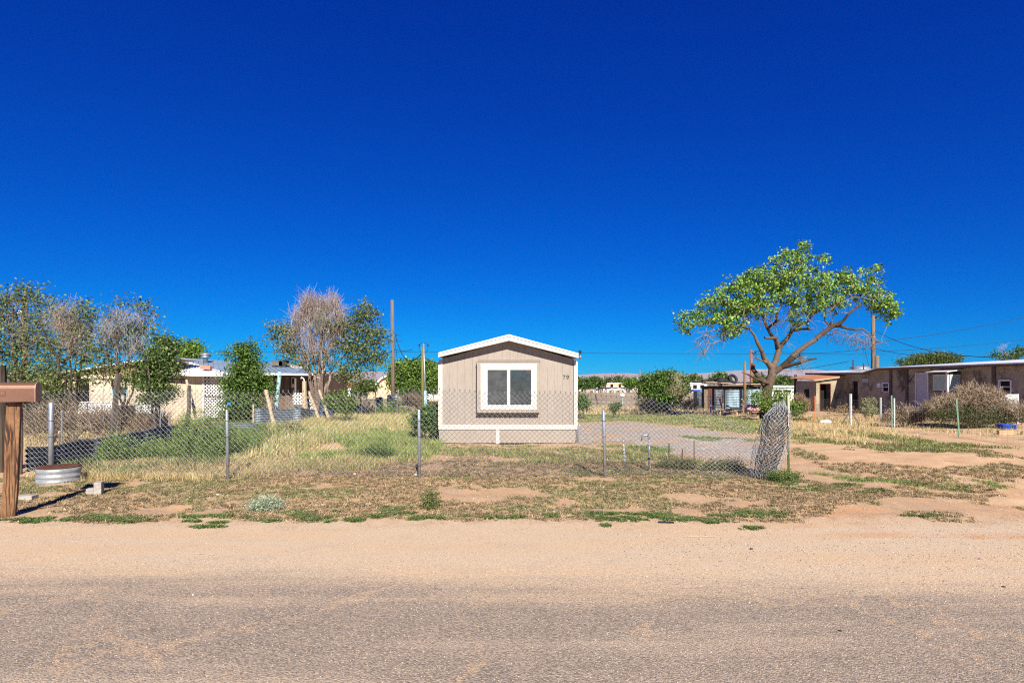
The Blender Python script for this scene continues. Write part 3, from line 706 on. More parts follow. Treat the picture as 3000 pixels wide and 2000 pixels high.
# ------------------------------------------------------------------ trees and shrubs
def skeleton(limbs, targets, step=.35, jit=.07, rtip=.006, expo=.42, seed=1, rise=.25, rmax=None):
    """limbs: list of polylines [(Vector, r), ...]; targets: (n,3). Returns segment arrays of a branching system."""
    r = np.random.default_rng(seed)
    Pn, par, rf = [], [], []
    for pl in limbs:
        prev = -1
        for i, (p, rad) in enumerate(pl):
            p = np.array(p, float)
            if i == 0 and Pn:
                d = np.linalg.norm(np.array(Pn) - p, axis=1); k = int(d.argmin()); prev = k
                if d[k] < .03: continue
            if prev >= 0 and i > 0:
                a = Pn[prev]; n = max(1, int(np.linalg.norm(p - a) / .3))
                r0 = rf[prev]
                for q in range(1, n):
                    u = q / n; Pn.append(a + (p-a)*u + r.normal(0, .035, 3)); par.append(prev if q == 1 else len(Pn)-2); rf.append(r0 + (rad-r0)*u)
                par_i = len(Pn)-1 if n > 1 else prev
            else: par_i = prev
            Pn.append(p); par.append(par_i); rf.append(rad); prev = len(Pn)-1
    n0 = len(Pn)
    arr = np.array(Pn); rf = list(rf)
    d0 = np.min(np.linalg.norm(targets[:, None] - arr[None], axis=2), axis=1) if len(targets) else np.array([])
    tips = []
    buf = np.zeros((n0 + len(targets)*40 + 10, 3)); buf[:n0] = arr; cnt = n0
    for ti in np.argsort(d0):
        T = targets[ti]; A = buf[:cnt]; dv = T - A; d = np.linalg.norm(dv, axis=1)
        cost = d * (1 + .5*np.clip(-dv[:, 2]/(d+1e-6), 0, 1)); cost[:1] += 1
        k = int(cost.argmin()); a = A[k].copy(); L = d[k]; m = min(30, max(1, int(L/step)))
        ctrl = (a + T)/2 + np.array([0, 0, rise*L*.3]) + r.normal(0, jit*L, 3); prev = k
        for q in range(1, m+1):
            u = q/m; p = (1-u)**2*a + 2*u*(1-u)*ctrl + u*u*T + (r.normal(0, jit*step*.6, 3) if q < m else 0)
            buf[cnt] = p; par.append(prev); rf.append(0); prev = cnt; cnt += 1
        tips.append(prev)
    Pn = buf[:cnt]; tipc = np.zeros(cnt)
    for t_ in tips: tipc[t_] += 1
    for i in range(cnt-1, 0, -1):
        if par[i] >= 0: tipc[par[i]] += tipc[i]
    rad = rtip * np.maximum(tipc, 1) ** expo
    for i in range(n0): rad[i] = rf[i]
    for i in range(n0, cnt):
        rad[i] = min(rad[i], rad[par[i]]*.92)
    idx = np.array([i for i in range(cnt) if par[i] >= 0]); pr = np.array([par[i] for i in idx])
    ra = rad[pr].copy()
    ra[(pr < n0) & (idx >= n0)] = rad[idx[(pr < n0) & (idx >= n0)]] * 1.25
    return Pn, idx, pr, ra, rad[idx]
def blob_points(blobs, Y, seed=2, shell=.0):
    """blobs: (px, py, rx, ry, n) in the plane at distance Y, or with a 6th value = depth radius in metres"""
    r = np.random.default_rng(seed); out = []
    for bl in blobs:
        px, py, rx, ry, n = bl[:5]; s = Y / FPX; dep = bl[5] if len(bl) > 5 else min(rx, ry*1.5)*s; yo = bl[6] if len(bl) > 6 else 0
        v = r.normal(size=(n, 3)); v /= np.linalg.norm(v, axis=1, keepdims=True); v *= (shell + (1-shell)*r.uniform(0, 1, n)[:, None]) ** (1/2.4)
        c = np.array(P(px, py, Y)); out.append(c + v * np.array([rx*s, dep, ry*s]) + np.array([0, yo, 0]))
    return np.concatenate(out)
def tree(name, label, cat, px, Y, limbs, blobs, leafc=None, nleaf=30, lsize=.09, spread=.22, bark=((.26,.20,.15), (.18,.14,.11)), seed=1, step=.35, rtip=.006,
         expo=.42, jit=.07, rise=.25, group=None, dead=None, dtw=0, dtwl=.4, dcol=((.52,.45,.42), (.42,.34,.30)), droop=0, up=1.6, tipc=None, sides=5, twmat='twig', aspect=.55, tw_r=.004, extra_leaf=None):
    base = GP(px, Y)
    root = empty(name, base, label, cat, group)
    T = blob_points(blobs, Y, seed) if blobs else np.zeros((0, 3))
    Dp = blob_points(dead, Y, seed+5) if dead else np.zeros((0, 3))
    allT = np.concatenate([T, Dp]) if len(Dp) else T
    zmin = np.array([gz(p[0], p[1]) for p in allT]) if len(allT) else 0
    if len(allT): allT[:, 2] = np.maximum(allT[:, 2], zmin + .05); T = allT[:len(T)]; Dp = allT[len(T):]
    Pn, idx, pr, ra, rb = skeleton(limbs, allT, step, jit, rtip, expo, seed, rise)
    r = np.random.default_rng(seed+11)
    acc = Acc(); nb = len(bark); q_ = Pn[idx]; wv = fbm(q_[:, 0]*.9 + q_[:, 2]*.6, q_[:, 2]*.9 + q_[:, 1], 2)*1.4 - .2; ba = np.array(bark); wv = np.clip(wv, 0, .999)*(nb-1); ib = wv.astype(int); cb = ba[ib]*(1-(wv-ib))[:, None] + ba[np.minimum(ib+1, nb-1)]*(wv-ib)[:, None]
    if tipc is not None: tw = np.clip((.05 - ra)/.035, 0, 1)[:, None]; cb = cb*(1-tw) + np.array(tipc)*tw
    big = ra > .05
    segs(acc, Pn[pr[big]], Pn[idx[big]], ra[big], rb[big]*1.0, cb[big], 9)
    segs(acc, Pn[pr[~big]], Pn[idx[~big]], ra[~big], rb[~big], cb[~big], sides)
    acc.build('trunk', M[twmat], root)
    if leafc is not None and len(T):
        la = Acc(); m = nleaf
        C = np.repeat(T, m, 0) + r.normal(0, spread, (len(T)*m, 3)) * np.array([1, 1, .8])
        if extra_leaf is not None: C = np.concatenate([C, extra_leaf])
        g = C[:, 2] > gz(C[:, 0], C[:, 1]); C = C[g]
        leaves(la, C, lsize, pal(leafc, len(C), .18, r), aspect, r)
        la.build('foliage', M['leaf'], root)
    if dtw and len(Dp):
        ta = Acc(); m = dtw
        A = np.repeat(Dp, m, 0) + r.normal(0, .06, (len(Dp)*m, 3))
        d = unit(r.normal(size=A.shape) + np.array([0, 0, up if not droop else -1.2])); L = r.uniform(.3, 1, (len(A), 1)) * dtwl
        mid = A + d*L*.5; e = mid + unit(d + r.normal(0, .35, A.shape) + np.array([0, 0, -.5*droop]))*L*.5
        c = pal(dcol, len(A), .15, r)
        segs(ta, A, mid, tw_r, tw_r*.8, c, 3); segs(ta, mid, e, tw_r*.8, tw_r*.5, c, 3)
        d2 = unit(d + r.normal(0, .8, A.shape)); segs(ta, mid, mid + d2*L*.4, tw_r*.7, tw_r*.4, c, 3)
        tag(ta.build('dead_twigs', M[twmat], root), kind='stuff')
    return root
def V_(px, py, Y): return P(px, py, Y)
def lim(Y, *pts):
    """polyline from (px, py, radius in metres, depth offset)"""
    return [(V_(p[0], p[1], Y) + Vector((0, p[3] if len(p) > 3 else 0, 0)), p[2]) for p in pts]

# the cottonwood on the right
CY = 29.0
g = GP(2244, CY)
limbs = [
 [(Vector((g.x, CY, g.z-.2)), .42), (V_(2244,1170,CY), .36), (V_(2250,1130,CY), .33), (V_(2262,1100,CY), .29), (V_(2262,1078,CY), .24)],
 lim(CY, (2262,1078,.20), (2246,1062,.17,-.1), (2232,1048,.16,-.2), (2222,1030,.13,-.4), (2206,1005,.11,-.5), (2196,985,.08,-.6), (2176,968,.06,-.8)),
 lim(CY, (2262,1078,.21), (2275,1058,.19,.1), (2286,1028,.18,.2), (2296,1010,.17,.3), (2320,990,.13,.5), (2345,965,.11,.8), (2368,950,.09,1.0), (2395,935,.07,1.2)),
 lim(CY, (2286,1020,.15,.2), (2268,990,.12,-.2), (2240,985+8,.09,-.5), (2222,1000-8,.07,-.7)),
 lim(CY, (2283,1022,.15,.2), (2270,975,.11,.5), (2258,940,.09,.7), (2252,915,.07,.8)),
 lim(CY, (2262,1095,.21), (2285,1075,.20,-.2), (2300,1058,.19,-.4), (2322,1030,.17,-.6), (2345,1010,.15,-.8), (2375,985,.14,-.9), (2395,970,.13,-1.0), (2420,950,.10,-1.1), (2450,968,.07,-1.0), (2490,968,.055,-1.0), (2520,990,.035,-.9), (2550,1008,.02,-.9)),
 lim(CY, (2415,960,.11,-1.1), (2440,930,.08,-1.3), (2470,905,.06,-1.5)),
 lim(CY, (2285,1075,.13,-.2), (2310,1068,.10,-.6), (2340,1055,.085,-.9), (2362,1052,.05,-1.0)),
 lim(CY, (2250,1130,.20), (2232,1105,.16,.3), (2220,1080,.14,.6), (2224,1064,.12,.7)),
 lim(CY, (2245,1122,.10,-.2), (2222,1118,.09,-.5), (2192,1108,.07,-.8), (2165,1096,.055,-1.0), (2148,1090,.04,-1.1)),
 lim(CY, (2246,1062,.07,-.1), (2225,1058,.06,-.4), (2200,1048,.035,-.5), (2178,1042,.015,-.6)),
]
limbs = [[(p, r*.74) for p, r in l] for l in limbs]
blobs = [(2020,945,38,38,34),(1998,940,22,26,10),(2070,920,42,42,60),(2100,880,42,34,55),(2150,925,45,52,85),(2165,850,55,45,85),(2140,960,42,34,50),(2215,880,60,55,110),(2225,815,50,36,65),(2290,850,60,55,110),
         (2300,790,62,46,95),(2345,750,34,32,24),(2358,718,16,18,7),(2305,745,26,18,14),(2405,760,20,14,7),(2360,830,62,58,110),(2365,905,55,35,60),(2425,840,60,45,85),(2435,890,42,30,42),(2495,830,50,38,70),(2545,865,48,48,70),(2590,895,36,40,46),(2612,925,22,30,18),(2600,905,34,28,24),
         (2560,800,22,18,8),(2568,785,10,8,3),(2330,930,20,30,14),(2145,840,14,16,5),(2470,800,30,16,12),(2200,905,60,34,50)]
blobs = [(a, b_, c*1.04, d*1.0, int(n*.62)+3) for a, b_, c, d, n in blobs]
dead = [(2070,990,60,24,22),(2055,1030,18,16,6),(2110,975,50,18,14),(2300,935,110,30,26),(2440,960,70,26,24),(2500,985,60,22,26),(2545,1000,40,20,18),(2350,1062,26,22,16),(2330,1040,30,22,10),(2230,920,60,30,16),(2300,900,120,60,30),(2480,880,80,40,20),(2150,940,60,30,14),(2210,1030,16,20,5),(2310,985,20,16,6)]
lc = [(.19,.35,.05),(.25,.43,.08),(.10,.20,.03),(.36,.50,.15),(.07,.13,.022)]
sp = P(2250,1185,CY-.6); ex = np.array(sp)[None] + rng.normal(0, 1, (1500, 3))*np.array([.62, .35, .50]); 
root = tree('cottonwood_tree', 'broad green cottonwood with a twisted forked trunk and dead lower twigs at the right', 'tree', 2244, CY, limbs, blobs, lc, 20, .115, .125,
     bark=((.075,.048,.032),(.165,.12,.088),(.035,.022,.015),(.11,.073,.05)), tipc=(.30,.235,.165), seed=4, step=.3, rtip=.010, expo=.36, jit=.13, dead=dead, dtw=2, dtwl=.8, droop=.5, dcol=((.34,.27,.19),(.22,.165,.115),(.15,.105,.07)), tw_r=.009, aspect=.85)
# leafy suckers round its foot: two shrubs of their own
def shrub(name, label, cat, px, Y, blobs, leafc, nleaf=24, lsize=.08, spread=.14, seed=1, sr=.02, sh=.25, group=None, dead=None, dtw=0, dtwl=.4, dcol=((.42,.34,.26),(.33,.25,.18)), bark=((.22,.17,.13),(.15,.12,.09)), tw_r=.005, rtip=.005, aspect=.55, droop=0, nstem=5, up=1.6):
    g = GP(px, Y); r = random.Random(seed); limbs = []
    for k in range(nstem):
        a = r.uniform(0, 6.28); limbs.append([(g + Vector((math.cos(a)*.05, math.sin(a)*.05, -.05)), sr*1.3), (g + Vector((math.cos(a)*.8*sh, math.sin(a)*.8*sh, sh)), sr)])
    limbs = [[(g + Vector((0,0,-.1)), sr*1.8), (g + Vector((0,0,.03)), sr*1.5)]] + limbs
    return tree(name, label, cat, px, Y, limbs, blobs, leafc, nleaf, lsize, spread, bark, seed, .25, rtip, .4, .10, .2, group, dead, dtw, dtwl, dcol, droop, up, sides=4, tw_r=tw_r, aspect=aspect)
GL = [(.12,.21,.035),(.18,.29,.05),(.08,.14,.028),(.24,.34,.08)]
DG = [(.06,.115,.025),(.09,.16,.04),(.13,.21,.055),(.045,.08,.02)]
OL = [(.10,.12,.045),(.15,.17,.07),(.07,.09,.03),(.20,.20,.09)]
shrub('sucker_shrub', 'leafy green suckers around the foot of the cottonwood trunk', 'shrub', 2262, 27.6, [(2215,1160,22,18,14),(2285,1160,34,24,34),(2270,1190,36,24,34),(2225,1178,18,14,10)], GL, 26, .10, .16, 8)
shrub('low_shrub', 'small dark green shrub right of the rolled wire fabric', 'shrub', 2330, 25.5, [(2328,1200,20,18,22),(2345,1190,12,10,8)], DG+GL, 28, .09, .10, 9)

# left group
TG = [(.12,.16,.05),(.17,.22,.075),(.23,.28,.11),(.07,.10,.03)]
BK = ((.12,.088,.07),(.07,.05,.04),(.18,.145,.12))
A_ = 20.0
def multi(px, Y, tops, r0=.06, yb=None):
    r0 = r0*.6
    g = GP(px, Y); out = [[(g + Vector((0,0,-.1)), r0*1.3), (g + Vector((0,0,.12)), r0*1.2)]]
    for i, (tx, ty, rr) in enumerate(tops):
        rr = rr*.55; m = V_(px + (tx-px)*.35 + (i*29 % 7 - 3), 1116 + (ty-1116)*.35, Y); e = V_(tx, ty, Y); dy = ((i*37) % 7 - 3)*.12
        out.append([(g + Vector((0,0,.1)), r0), (m + Vector((0,dy,0)), rr), (e + Vector((0,dy*2.5,0)), rr*.45)])
    return out
tree('elm_tree', 'tall thin leaved elm at the far left edge behind the mailbox', 'tree', 45, 19.0, multi(45, 19, [(15,920,.05),(60,900,.06),(100,930,.05),(-20,980,.05),(140,1000,.04)], .09),
     [(20,880,40,40,40),(85,860,42,30,30),(120,900,30,40,24),(30,960,60,60,70),(110,990,50,60,60),(20,1060,60,50,55),(100,1075,60,50,60),(-40,960,50,90,60),(60,850,30,18,10),(135,930,14,30,8),(20,1130,60,40,70),(110,1130,50,36,60),(60,1010,50,40,40),(170,1020,20,40,20),(0,900,20,60,30)], TG, 16, .085, .19, BK, 21, rtip=.006, dead=[(60,960,70,90,40),(100,1000,50,60,30)], dtw=5, dtwl=.5, dcol=((.42,.37,.34),(.30,.25,.22)))
tree('elm_tree', 'half bare elm with a tangle of pale dead twigs left of the cream house roof', 'tree', 215, 17.5, multi(215, 17.5, [(180,940,.045),(215,930,.05),(250,960,.045),(200,1000,.04),(270,1030,.03)], .075),
     [(175,905,22,20,12),(190,940,30,40,16),(255,920,24,36,26),(240,960,30,30,26),(180,1010,45,50,46),(250,1040,30,40,26),(150,1060,40,40,36),(240,890,12,10,6),(210,1110,60,40,60),(150,1110,30,40,36),(270,1000,14,30,12)], TG, 15, .08, .17, BK, 22, dead=[(205,960,36,60,70),(225,1010,40,50,50),(170,950,14,40,16)], dtw=9, dtwl=.55, dcol=((.50,.40,.33),(.42,.35,.30),(.36,.30,.28)))
tree('elm_tree', 'airy elm with sparse leaves and open upswept branches in front of the cream house', 'tree', 350, 17.0, multi(350, 17, [(330,930,.035),(360,960,.04),(410,920,.035),(440,960,.03),(380,1000,.035)], .06),
     [(325,920,22,30,14),(350,890,18,20,6),(365,960,35,35,24),(415,900,24,22,10),(440,925,20,30,12),(400,970,34,30,22),(455,965,20,10,5),(340,1010,50,30,30),(300,1040,30,30,20),(420,1020,34,24,18),(355,1100,60,40,50),(410,895,6,5,3),(310,1080,40,34,40),(330,980,34,24,14)], TG+[(.14,.15,.05)], 14, .08, .16, BK, 23, dead=[(370,960,70,60,60),(330,990,40,40,30),(400,1030,60,40,34)], dtw=6, dtwl=.55, dcol=((.46,.42,.40),(.38,.33,.32)))
tree('elm_tree', 'dense dark green young elm against the number 75 house wall', 'tree', 455, 16.6, multi(455, 16.6, [(470,1010,.03),(500,1010,.025),(440,1060,.03),(480,1080,.03)], .05),
     [(490,1005,24,16,20),(460,990,14,14,8),(480,1035,38,30,60),(450,1070,45,36,80),(500,1075,30,34,40),(430,1110,55,30,70),(470,1140,50,34,70),(440,1170,40,20,26),(510,1000,12,8,4)], DG+TG, 26, .075, .11, BK, 24)
tree('shade_tree', 'small round green tree showing over the blue metal roof', 'tree', 555, 52, multi(555, 52, [(550,1050,.1)], .15),
     [(545,1030,24,16,30),(575,1030,16,20,22),(560,1018,16,10,12),(520,1040,12,8,6)], GL, 30, .26, .38, BK, 25, rtip=.02)
tree('elm_tree', 'bright green cone shaped young elm beside the lattice porch', 'tree', 715, 23.5, multi(715, 23.5, [(715,1030,.04),(700,1060,.03),(740,1060,.03)], .06),
     [(735,1010,14,14,10),(700,1018,16,12,10),(720,1040,34,26,60),(715,1080,42,32,100),(705,1125,50,34,110),(755,1115,40,40,70),(710,1180,62,44,170),(760,1070,14,8,5),(668,1040,8,10,4),(790,1150,22,30,26),(690,1220,50,20,60)], DG+GL[:2], 26, .10, .14, BK, 26)
# big half dead elm
BY = 29.0
tree('elm_tree', 'large half dead elm with a bare lilac grey crown and green side branches', 'tree', 935, BY,
     multi(930, BY, [(880,960,.09),(905,900,.10),(945,890,.11),(985,900,.10),(1000,960,.08),(860,1010,.06),(1040,1000,.07)], .17) + multi(948, BY, [(960,960,.08),(920,1000,.07),(1010,1060,.06)], .12),
     [(815,965,26,22,26),(800,990,14,10,8),(840,1015,40,22,40),(855,975,28,26,24),(870,1050,40,20,30),(1035,960,45,40,70),(1060,920,30,36,40),(1085,920,26,20,22),(1095,980,40,36,60),(1060,1030,56,40,90),(1100,1050,34,34,34),(1010,1010,50,36,50),(960,960,50,30,40),(1030,1090,60,30,60),(930,1060,60,40,40),(1060,1130,44,22,36),(1070,890,10,14,5),(1130,1000,14,12,6)],
     TG+OL[:2], 16, .125, .20, ((.24,.18,.145),(.17,.125,.10),(.31,.25,.21)), 27, step=.35, rtip=.009, expo=.40, dead=[(868,955,12,30,16),(884,935,12,34,22),(897,915,10,34,24),(914,905,9,34,22),(908,940,9,30,18),(930,925,9,34,20),(946,912,10,34,24),(964,910,9,32,20),(979,912,9,34,22),(993,935,10,36,20),(1005,960,12,32,16),(925,965,44,36,36),(965,975,36,36,30),(900,1010,54,34,36),(985,1005,40,36,28),(855,990,24,24,16),(845,1030,26,24,16),(940,1050,60,46,40)],
     dtw=5, dtwl=1.0, dcol=((.42,.345,.33),(.35,.285,.27),(.46,.38,.33),(.28,.22,.18)), up=3.2, tw_r=.0085)
tree('mulberry_tree', 'dense round dark green tree behind the utility pole', 'tree', 1205, 60, multi(1205, 60, [(1180,1100,.12),(1230,1100,.12),(1270,1110,.1)], .2),
     [(1180,1085,36,26,90),(1215,1080,40,26,90),(1170,1120,34,30,80),(1215,1120,50,34,150),(1265,1095,26,22,60),(1270,1125,22,24,60),(1260,1070,10,12,10),(1280,1085,10,12,10)], GL+DG[:2], 34, .26, .34, BK, 28, rtip=.02)
shrub('leafy_shrub', 'leafy green shrub growing beside the leaning corrugated sheets', 'shrub', 998, 23.0, [(985,1175,34,20,50),(1010,1190,36,24,60),(1000,1155,14,10,8)], GL+OL[:2], 30, .085, .12, 31)
shrub('leafy_shrub', 'dark green leafy bush against the left side of the tan home', 'shrub', 1262, 16.6, [(1262,1215,34,26,80),(1240,1235,36,24,70),(1272,1250,18,16,30)], DG+GL[:1], 34, .075, .12, 32)
shrub('leafy_shrub', 'round green weed bush at the back right corner of the tan home', 'shrub', 1703, 30, [(1698,1180,34,22,70),(1690,1168,18,12,20)], DG+GL[:2], 30, .10, .14, 33)
shrub('leafy_shrub', 'small dark green bush in the grass right of the tan home', 'shrub', 1806, 31, [(1800,1195,16,14,22),(1812,1185,10,10,8)], DG, 26, .09, .10, 34)
# weeds and lilac bush right of centre
shrub('round_bush', 'big round dark green bush with olive sprays in the middle of the yard', 'bush', 1940, 40, [(1905,1135,36,34,120),(1940,1115,32,24,90),(1915,1165,44,32,120),(1985,1130,30,30,70),(1950,1165,40,30,90),(1960,1100,20,10,20)],
      DG+DG+GL[:2], 30, .17, .22, 35, dead=[(1965,1145,36,34,60),(1890,1180,20,16,14)], dtw=40, dtwl=.8, dcol=((.50,.46,.28),(.40,.37,.22),(.30,.28,.15)), tw_r=.018)
# russian thistle in front of the fence line at left, big green weeds
WG = [(.21,.31,.08),(.16,.24,.065),(.28,.38,.12),(.11,.17,.045)]
def weed(label, px, py, w, h, seed, cols=WG, n=60, nl=26, name='green_weed', ls=.045, tall=False):
    g = G(px, py); Y = g.y
    return shrub(name, label, 'weed', px, Y, [(px, py - h*.5, w*.5, h*.5, n), (px-w*.25, py-h*.35, w*.3, h*.34, n//2), (px+w*.25, py-h*.3, w*.3, h*.3, n//2)], cols, nl, ls, .055, seed, bark=((.30,.26,.12),(.22,.2,.1)), rtip=.0022, aspect=.3, nstem=7, sr=.005, sh=h*.35*Y/FPX)
weed('tall bright green weed clump behind the chain link fence, below the number 75 wall', 600, 1342, 170, 150, 41, n=240, nl=34)
weed('bright green weed clump just right of the second fence post', 700, 1325, 130, 80, 42, n=110)
weed('green weed clump at the dark corrugated sheets, between the first two fence posts', 345, 1362, 110, 95, 43, n=110)
weed('low green weed clump right of the dark corrugated sheets', 470, 1352, 160, 75, 44, n=110)
weed('dark green weed patch in the grass before the second post of the tan home', 1105, 1345, 90, 50, 45, cols=DG, n=60, ls=.04)
weed('grey green weeds behind the straw grass near the wooden posts', 850, 1290, 110, 60, 46, cols=OL+WG[:1], n=70)
weed('green weed clump in front of the far pole, left of the tan home', 1150, 1225, 110, 56, 47, cols=WG, n=90, ls=.07)
weed('olive green weeds behind the yard grass, left of the green post', 1075, 1215, 70, 40, 48, cols=OL+WG[:1], n=50, ls=.07)
weed('pale silvery sage plant on the roadside verge', 778, 1498, 88, 38, 49, cols=[(.36,.42,.30),(.28,.35,.24),(.44,.48,.36)], n=60, nl=40, name='sage_plant', ls=.028)
weed('slim green weed standing on the verge below the tan home', 1262, 1492, 36, 70, 50, cols=OL+WG[:1], n=26, ls=.03)
weed('green weed tuft at the foot of the dark green steel post', 2300, 1408, 90, 34, 51, cols=DG+WG[:1], n=40, ls=.035)
weed('dry green weeds around the standpipe stakes', 1985, 1376, 120, 40, 52, cols=OL, n=60, ls=.035)
weed('dark green weeds under the sagging end of the fence', 2130, 1380, 130, 40, 53, cols=OL+DG[:2], n=60, ls=.035)

# ------------------------------------------------------------------ grasses and ground cover (uncountable)
ST = [(.62,.50,.27),(.54,.42,.22),(.70,.58,.34),(.44,.34,.18)]         # straw
GG = [(.24,.31,.08),(.32,.38,.12),(.17,.23,.055),(.42,.44,.18)]        # yellow green
def stuff(o, label, cat): tag(o, label, cat, kind='stuff'); return o
def field(name, label, parts):
    acc = Acc()
    for (pts, h, w, lean, cols, k, spread) in parts:
        r = rng; n = len(pts)
        sc = .6 + .8*fbm(pts[:, 0]*1.3+3, pts[:, 1]*1.3)
        B = np.repeat(pts, k, 0) + np.concatenate([r.normal(0, spread, (n*k, 2)), np.zeros((n*k, 1))], 1)
        B[:, 2] = gz(B[:, 0], B[:, 1]) - .01
        hh = h * np.repeat(sc, k) * r.uniform(.5, 1.25, n*k); c = pal(cols, n, .18); c = np.repeat(c, k, 0) * r.uniform(.85, 1.15, (n*k, 1))
        blades(acc, B, hh, w * r.uniform(.7, 1.3, n*k), np.abs(r.normal(lean, .3, n*k)), c, np.clip(c*1.15, 0, .9))
    return stuff(acc.build(name, M['grass']), label, 'grass')
allow = lambda x, y: ~((x > HX0-.1) & (x < HX1+.1) & (y > HYF-.15) & (y < HYF+LEN))
z1 = zone([(800,1300),(820,1240),(950,1222),(1110,1212),(1240,1228),(1262,1262),(1120,1275),(1000,1290),(900,1322),(740,1350)], 9000, 1.0, .36, .9, 1, allow)
z1b = zone([(690,1370),(660,1330),(850,1330),(1000,1300),(1250,1310),(1250,1352),(1020,1362),(860,1378)], 3800, .8, .42, 1.2, 2, allow)
z1c = zone([(120,1400),(200,1360),(700,1350),(780,1330),(860,1380),(760,1400),(600,1412),(420,1408),(160,1412)], 3600, .4, .38, 1.6, 3)
field('dry_grass', 'tall straw coloured dry grass filling the yard left of the tan home',
      [(z1, .36, .011, .35, ST+[GG[3], GG[1]], 5, .07), (z1b, .15, .006, .5, ST+GG[:2], 6, .06), (z1c, .15, .005, .6, ST, 7, .06)])
z2 = zone([(770,1330),(840,1280),(1000,1250),(1130,1258),(1230,1280),(1280,1300),(1270,1345),(1080,1345),(930,1338)], 7000, .8, .36, .8, 4, allow)
z2b = zone([(640,1340),(700,1280),(860,1250),(900,1300),(800,1345)], 2200, .8, .42, .9, 5)
z2c = zone([(1285,1312),(1700,1312),(1840,1300),(1960,1335),(2100,1370),(1800,1360),(1300,1355)], 2400, .5, .46, 1.5, 6)
z2d = zone([(200,1390),(260,1330),(420,1310),(640,1280),(760,1290),(690,1370),(420,1400)], 1700, .6, .46, 1.3, 31)
z2e = zone([(640,1300),(700,1250),(800,1235),(860,1260),(800,1330)], 2600, .6, .35, 1.1, 32)
field('green_grass', 'yellow green grass growing between the dry grass and the tan home',
      [(z2d, .20, .009, .5, WG+OL, 6, .07), (z2e, .30, .010, .5, WG+OL, 6, .07), (z2, .22, .010, .6, GG, 6, .07), (z2b, .22, .010, .5, GG+OL, 5, .07), (z2c, .10, .007, .6, GG+ST[:2]+OL, 6, .05)])
z3 = zone([(1640,1238),(1690,1214),(1900,1214),(2060,1215),(2240,1232),(2235,1272),(2120,1262),(1960,1242),(1800,1232)], 8000, .9, .27, .8, 7, allow)
z3b = zone([(1960,1278),(2235,1286),(2235,1294),(2050,1290)], 500, .3, .40, 1.2, 8)
z3c = zone([(1830,1302),(1960,1312),(1940,1330),(1830,1318)], 500, .3, .4, 1.2, 9)
z3d = zone([(2310,1262),(2480,1262),(2640,1280),(3000,1318),(3000,1345),(2560,1318),(2340,1300)], 3000, 1.0, .46, .8, 10)
z3e = zone([(2350,1380),(2600,1390),(2800,1408),(3000,1425),(3000,1440),(2660,1420),(2480,1402)], 900, .5, .55, 1.4, 11)
LG = [(.17,.25,.07),(.23,.31,.10),(.12,.19,.055),(.33,.36,.15)]
field('lawn_grass', 'patchy green lawn grass behind the gravel drive and along the right fence',
      [(z3, .10, .016, .7, LG+[ST[0]], 6, .10), (z3b, .06, .014, .7, LG, 6, .07), (z3c, .07, .009, .7, LG, 6, .06), (z3d, .09, .011, .7, LG+OL+[ST[1]], 6, .09), (z3e, .05, .007, .8, LG, 6, .06)])
z4 = zone([(2310,1240),(2480,1250),(2640,1270),(2700,1292),(2620,1305),(2480,1300),(2310,1288)], 900, .8, .46, 1.1, 12)
z4b = zone([(2240,1215),(2480,1222),(2700,1235),(3000,1262),(3000,1290),(2700,1262),(2480,1250),(2240,1240)], 1600, .8, .44, .9, 13)
z4c = zone([(1700,1190),(2060,1196),(2240,1205),(2240,1218),(1700,1216)], 1300, .8, .42, .7, 14, allow)
z4d = zone([(60,1345),(60,1270),(330,1240),(560,1225),(600,1250),(520,1290)], 1700, .8, .40, .8, 15)
field('straw_grass', 'thin straw grass along the right hand wire fence and behind it',
      [(z4, .20, .009, .5, ST, 6, .07), (z4b, .16, .013, .5, ST+[OL[1]], 5, .10), (z4c, .25, .02, .5, ST, 4, .1), (z4d, .28, .010, .5, ST, 5, .1)])
# verge: small dried plants, a few centimetres high
dens = lambda x, y: (fbm(x*1.1, y*1.1) > .40)
v1 = zone([(0,1412),(700,1405),(1500,1402),(2200,1402),(2330,1400),(2620,1440),(2300,1530),(1500,1522),(700,1528),(0,1530)], 17000, .25, .33, 1.3, 16)
v2 = zone([(0,1405),(1300,1350),(1800,1350),(2200,1380),(2300,1405),(1500,1408),(600,1415),(0,1415)], 5200, .3, .30, 1.3, 17)
v3 = zone([(2310,1300),(2500,1290),(3000,1330),(3200,1420),(3000,1440),(2700,1425),(2450,1380),(2330,1340)], 3000, .6, .49, .9, 21)
v4 = zone([(2330,1400),(2560,1395),(3000,1440),(3000,1500),(2700,1530),(2500,1470)], 1100, .6, .55, 1.1, 22)
v5 = zone([(1300,1305),(1700,1305),(1860,1330),(2200,1385),(1300,1400)], 2600, .4, .38, 1.1, 23)
VB = [(.34,.25,.14),(.44,.33,.20),(.23,.17,.105),(.52,.41,.26),(.16,.135,.08)]
VG = [(.21,.23,.10),(.28,.29,.14),(.15,.18,.07)]
acc = Acc()
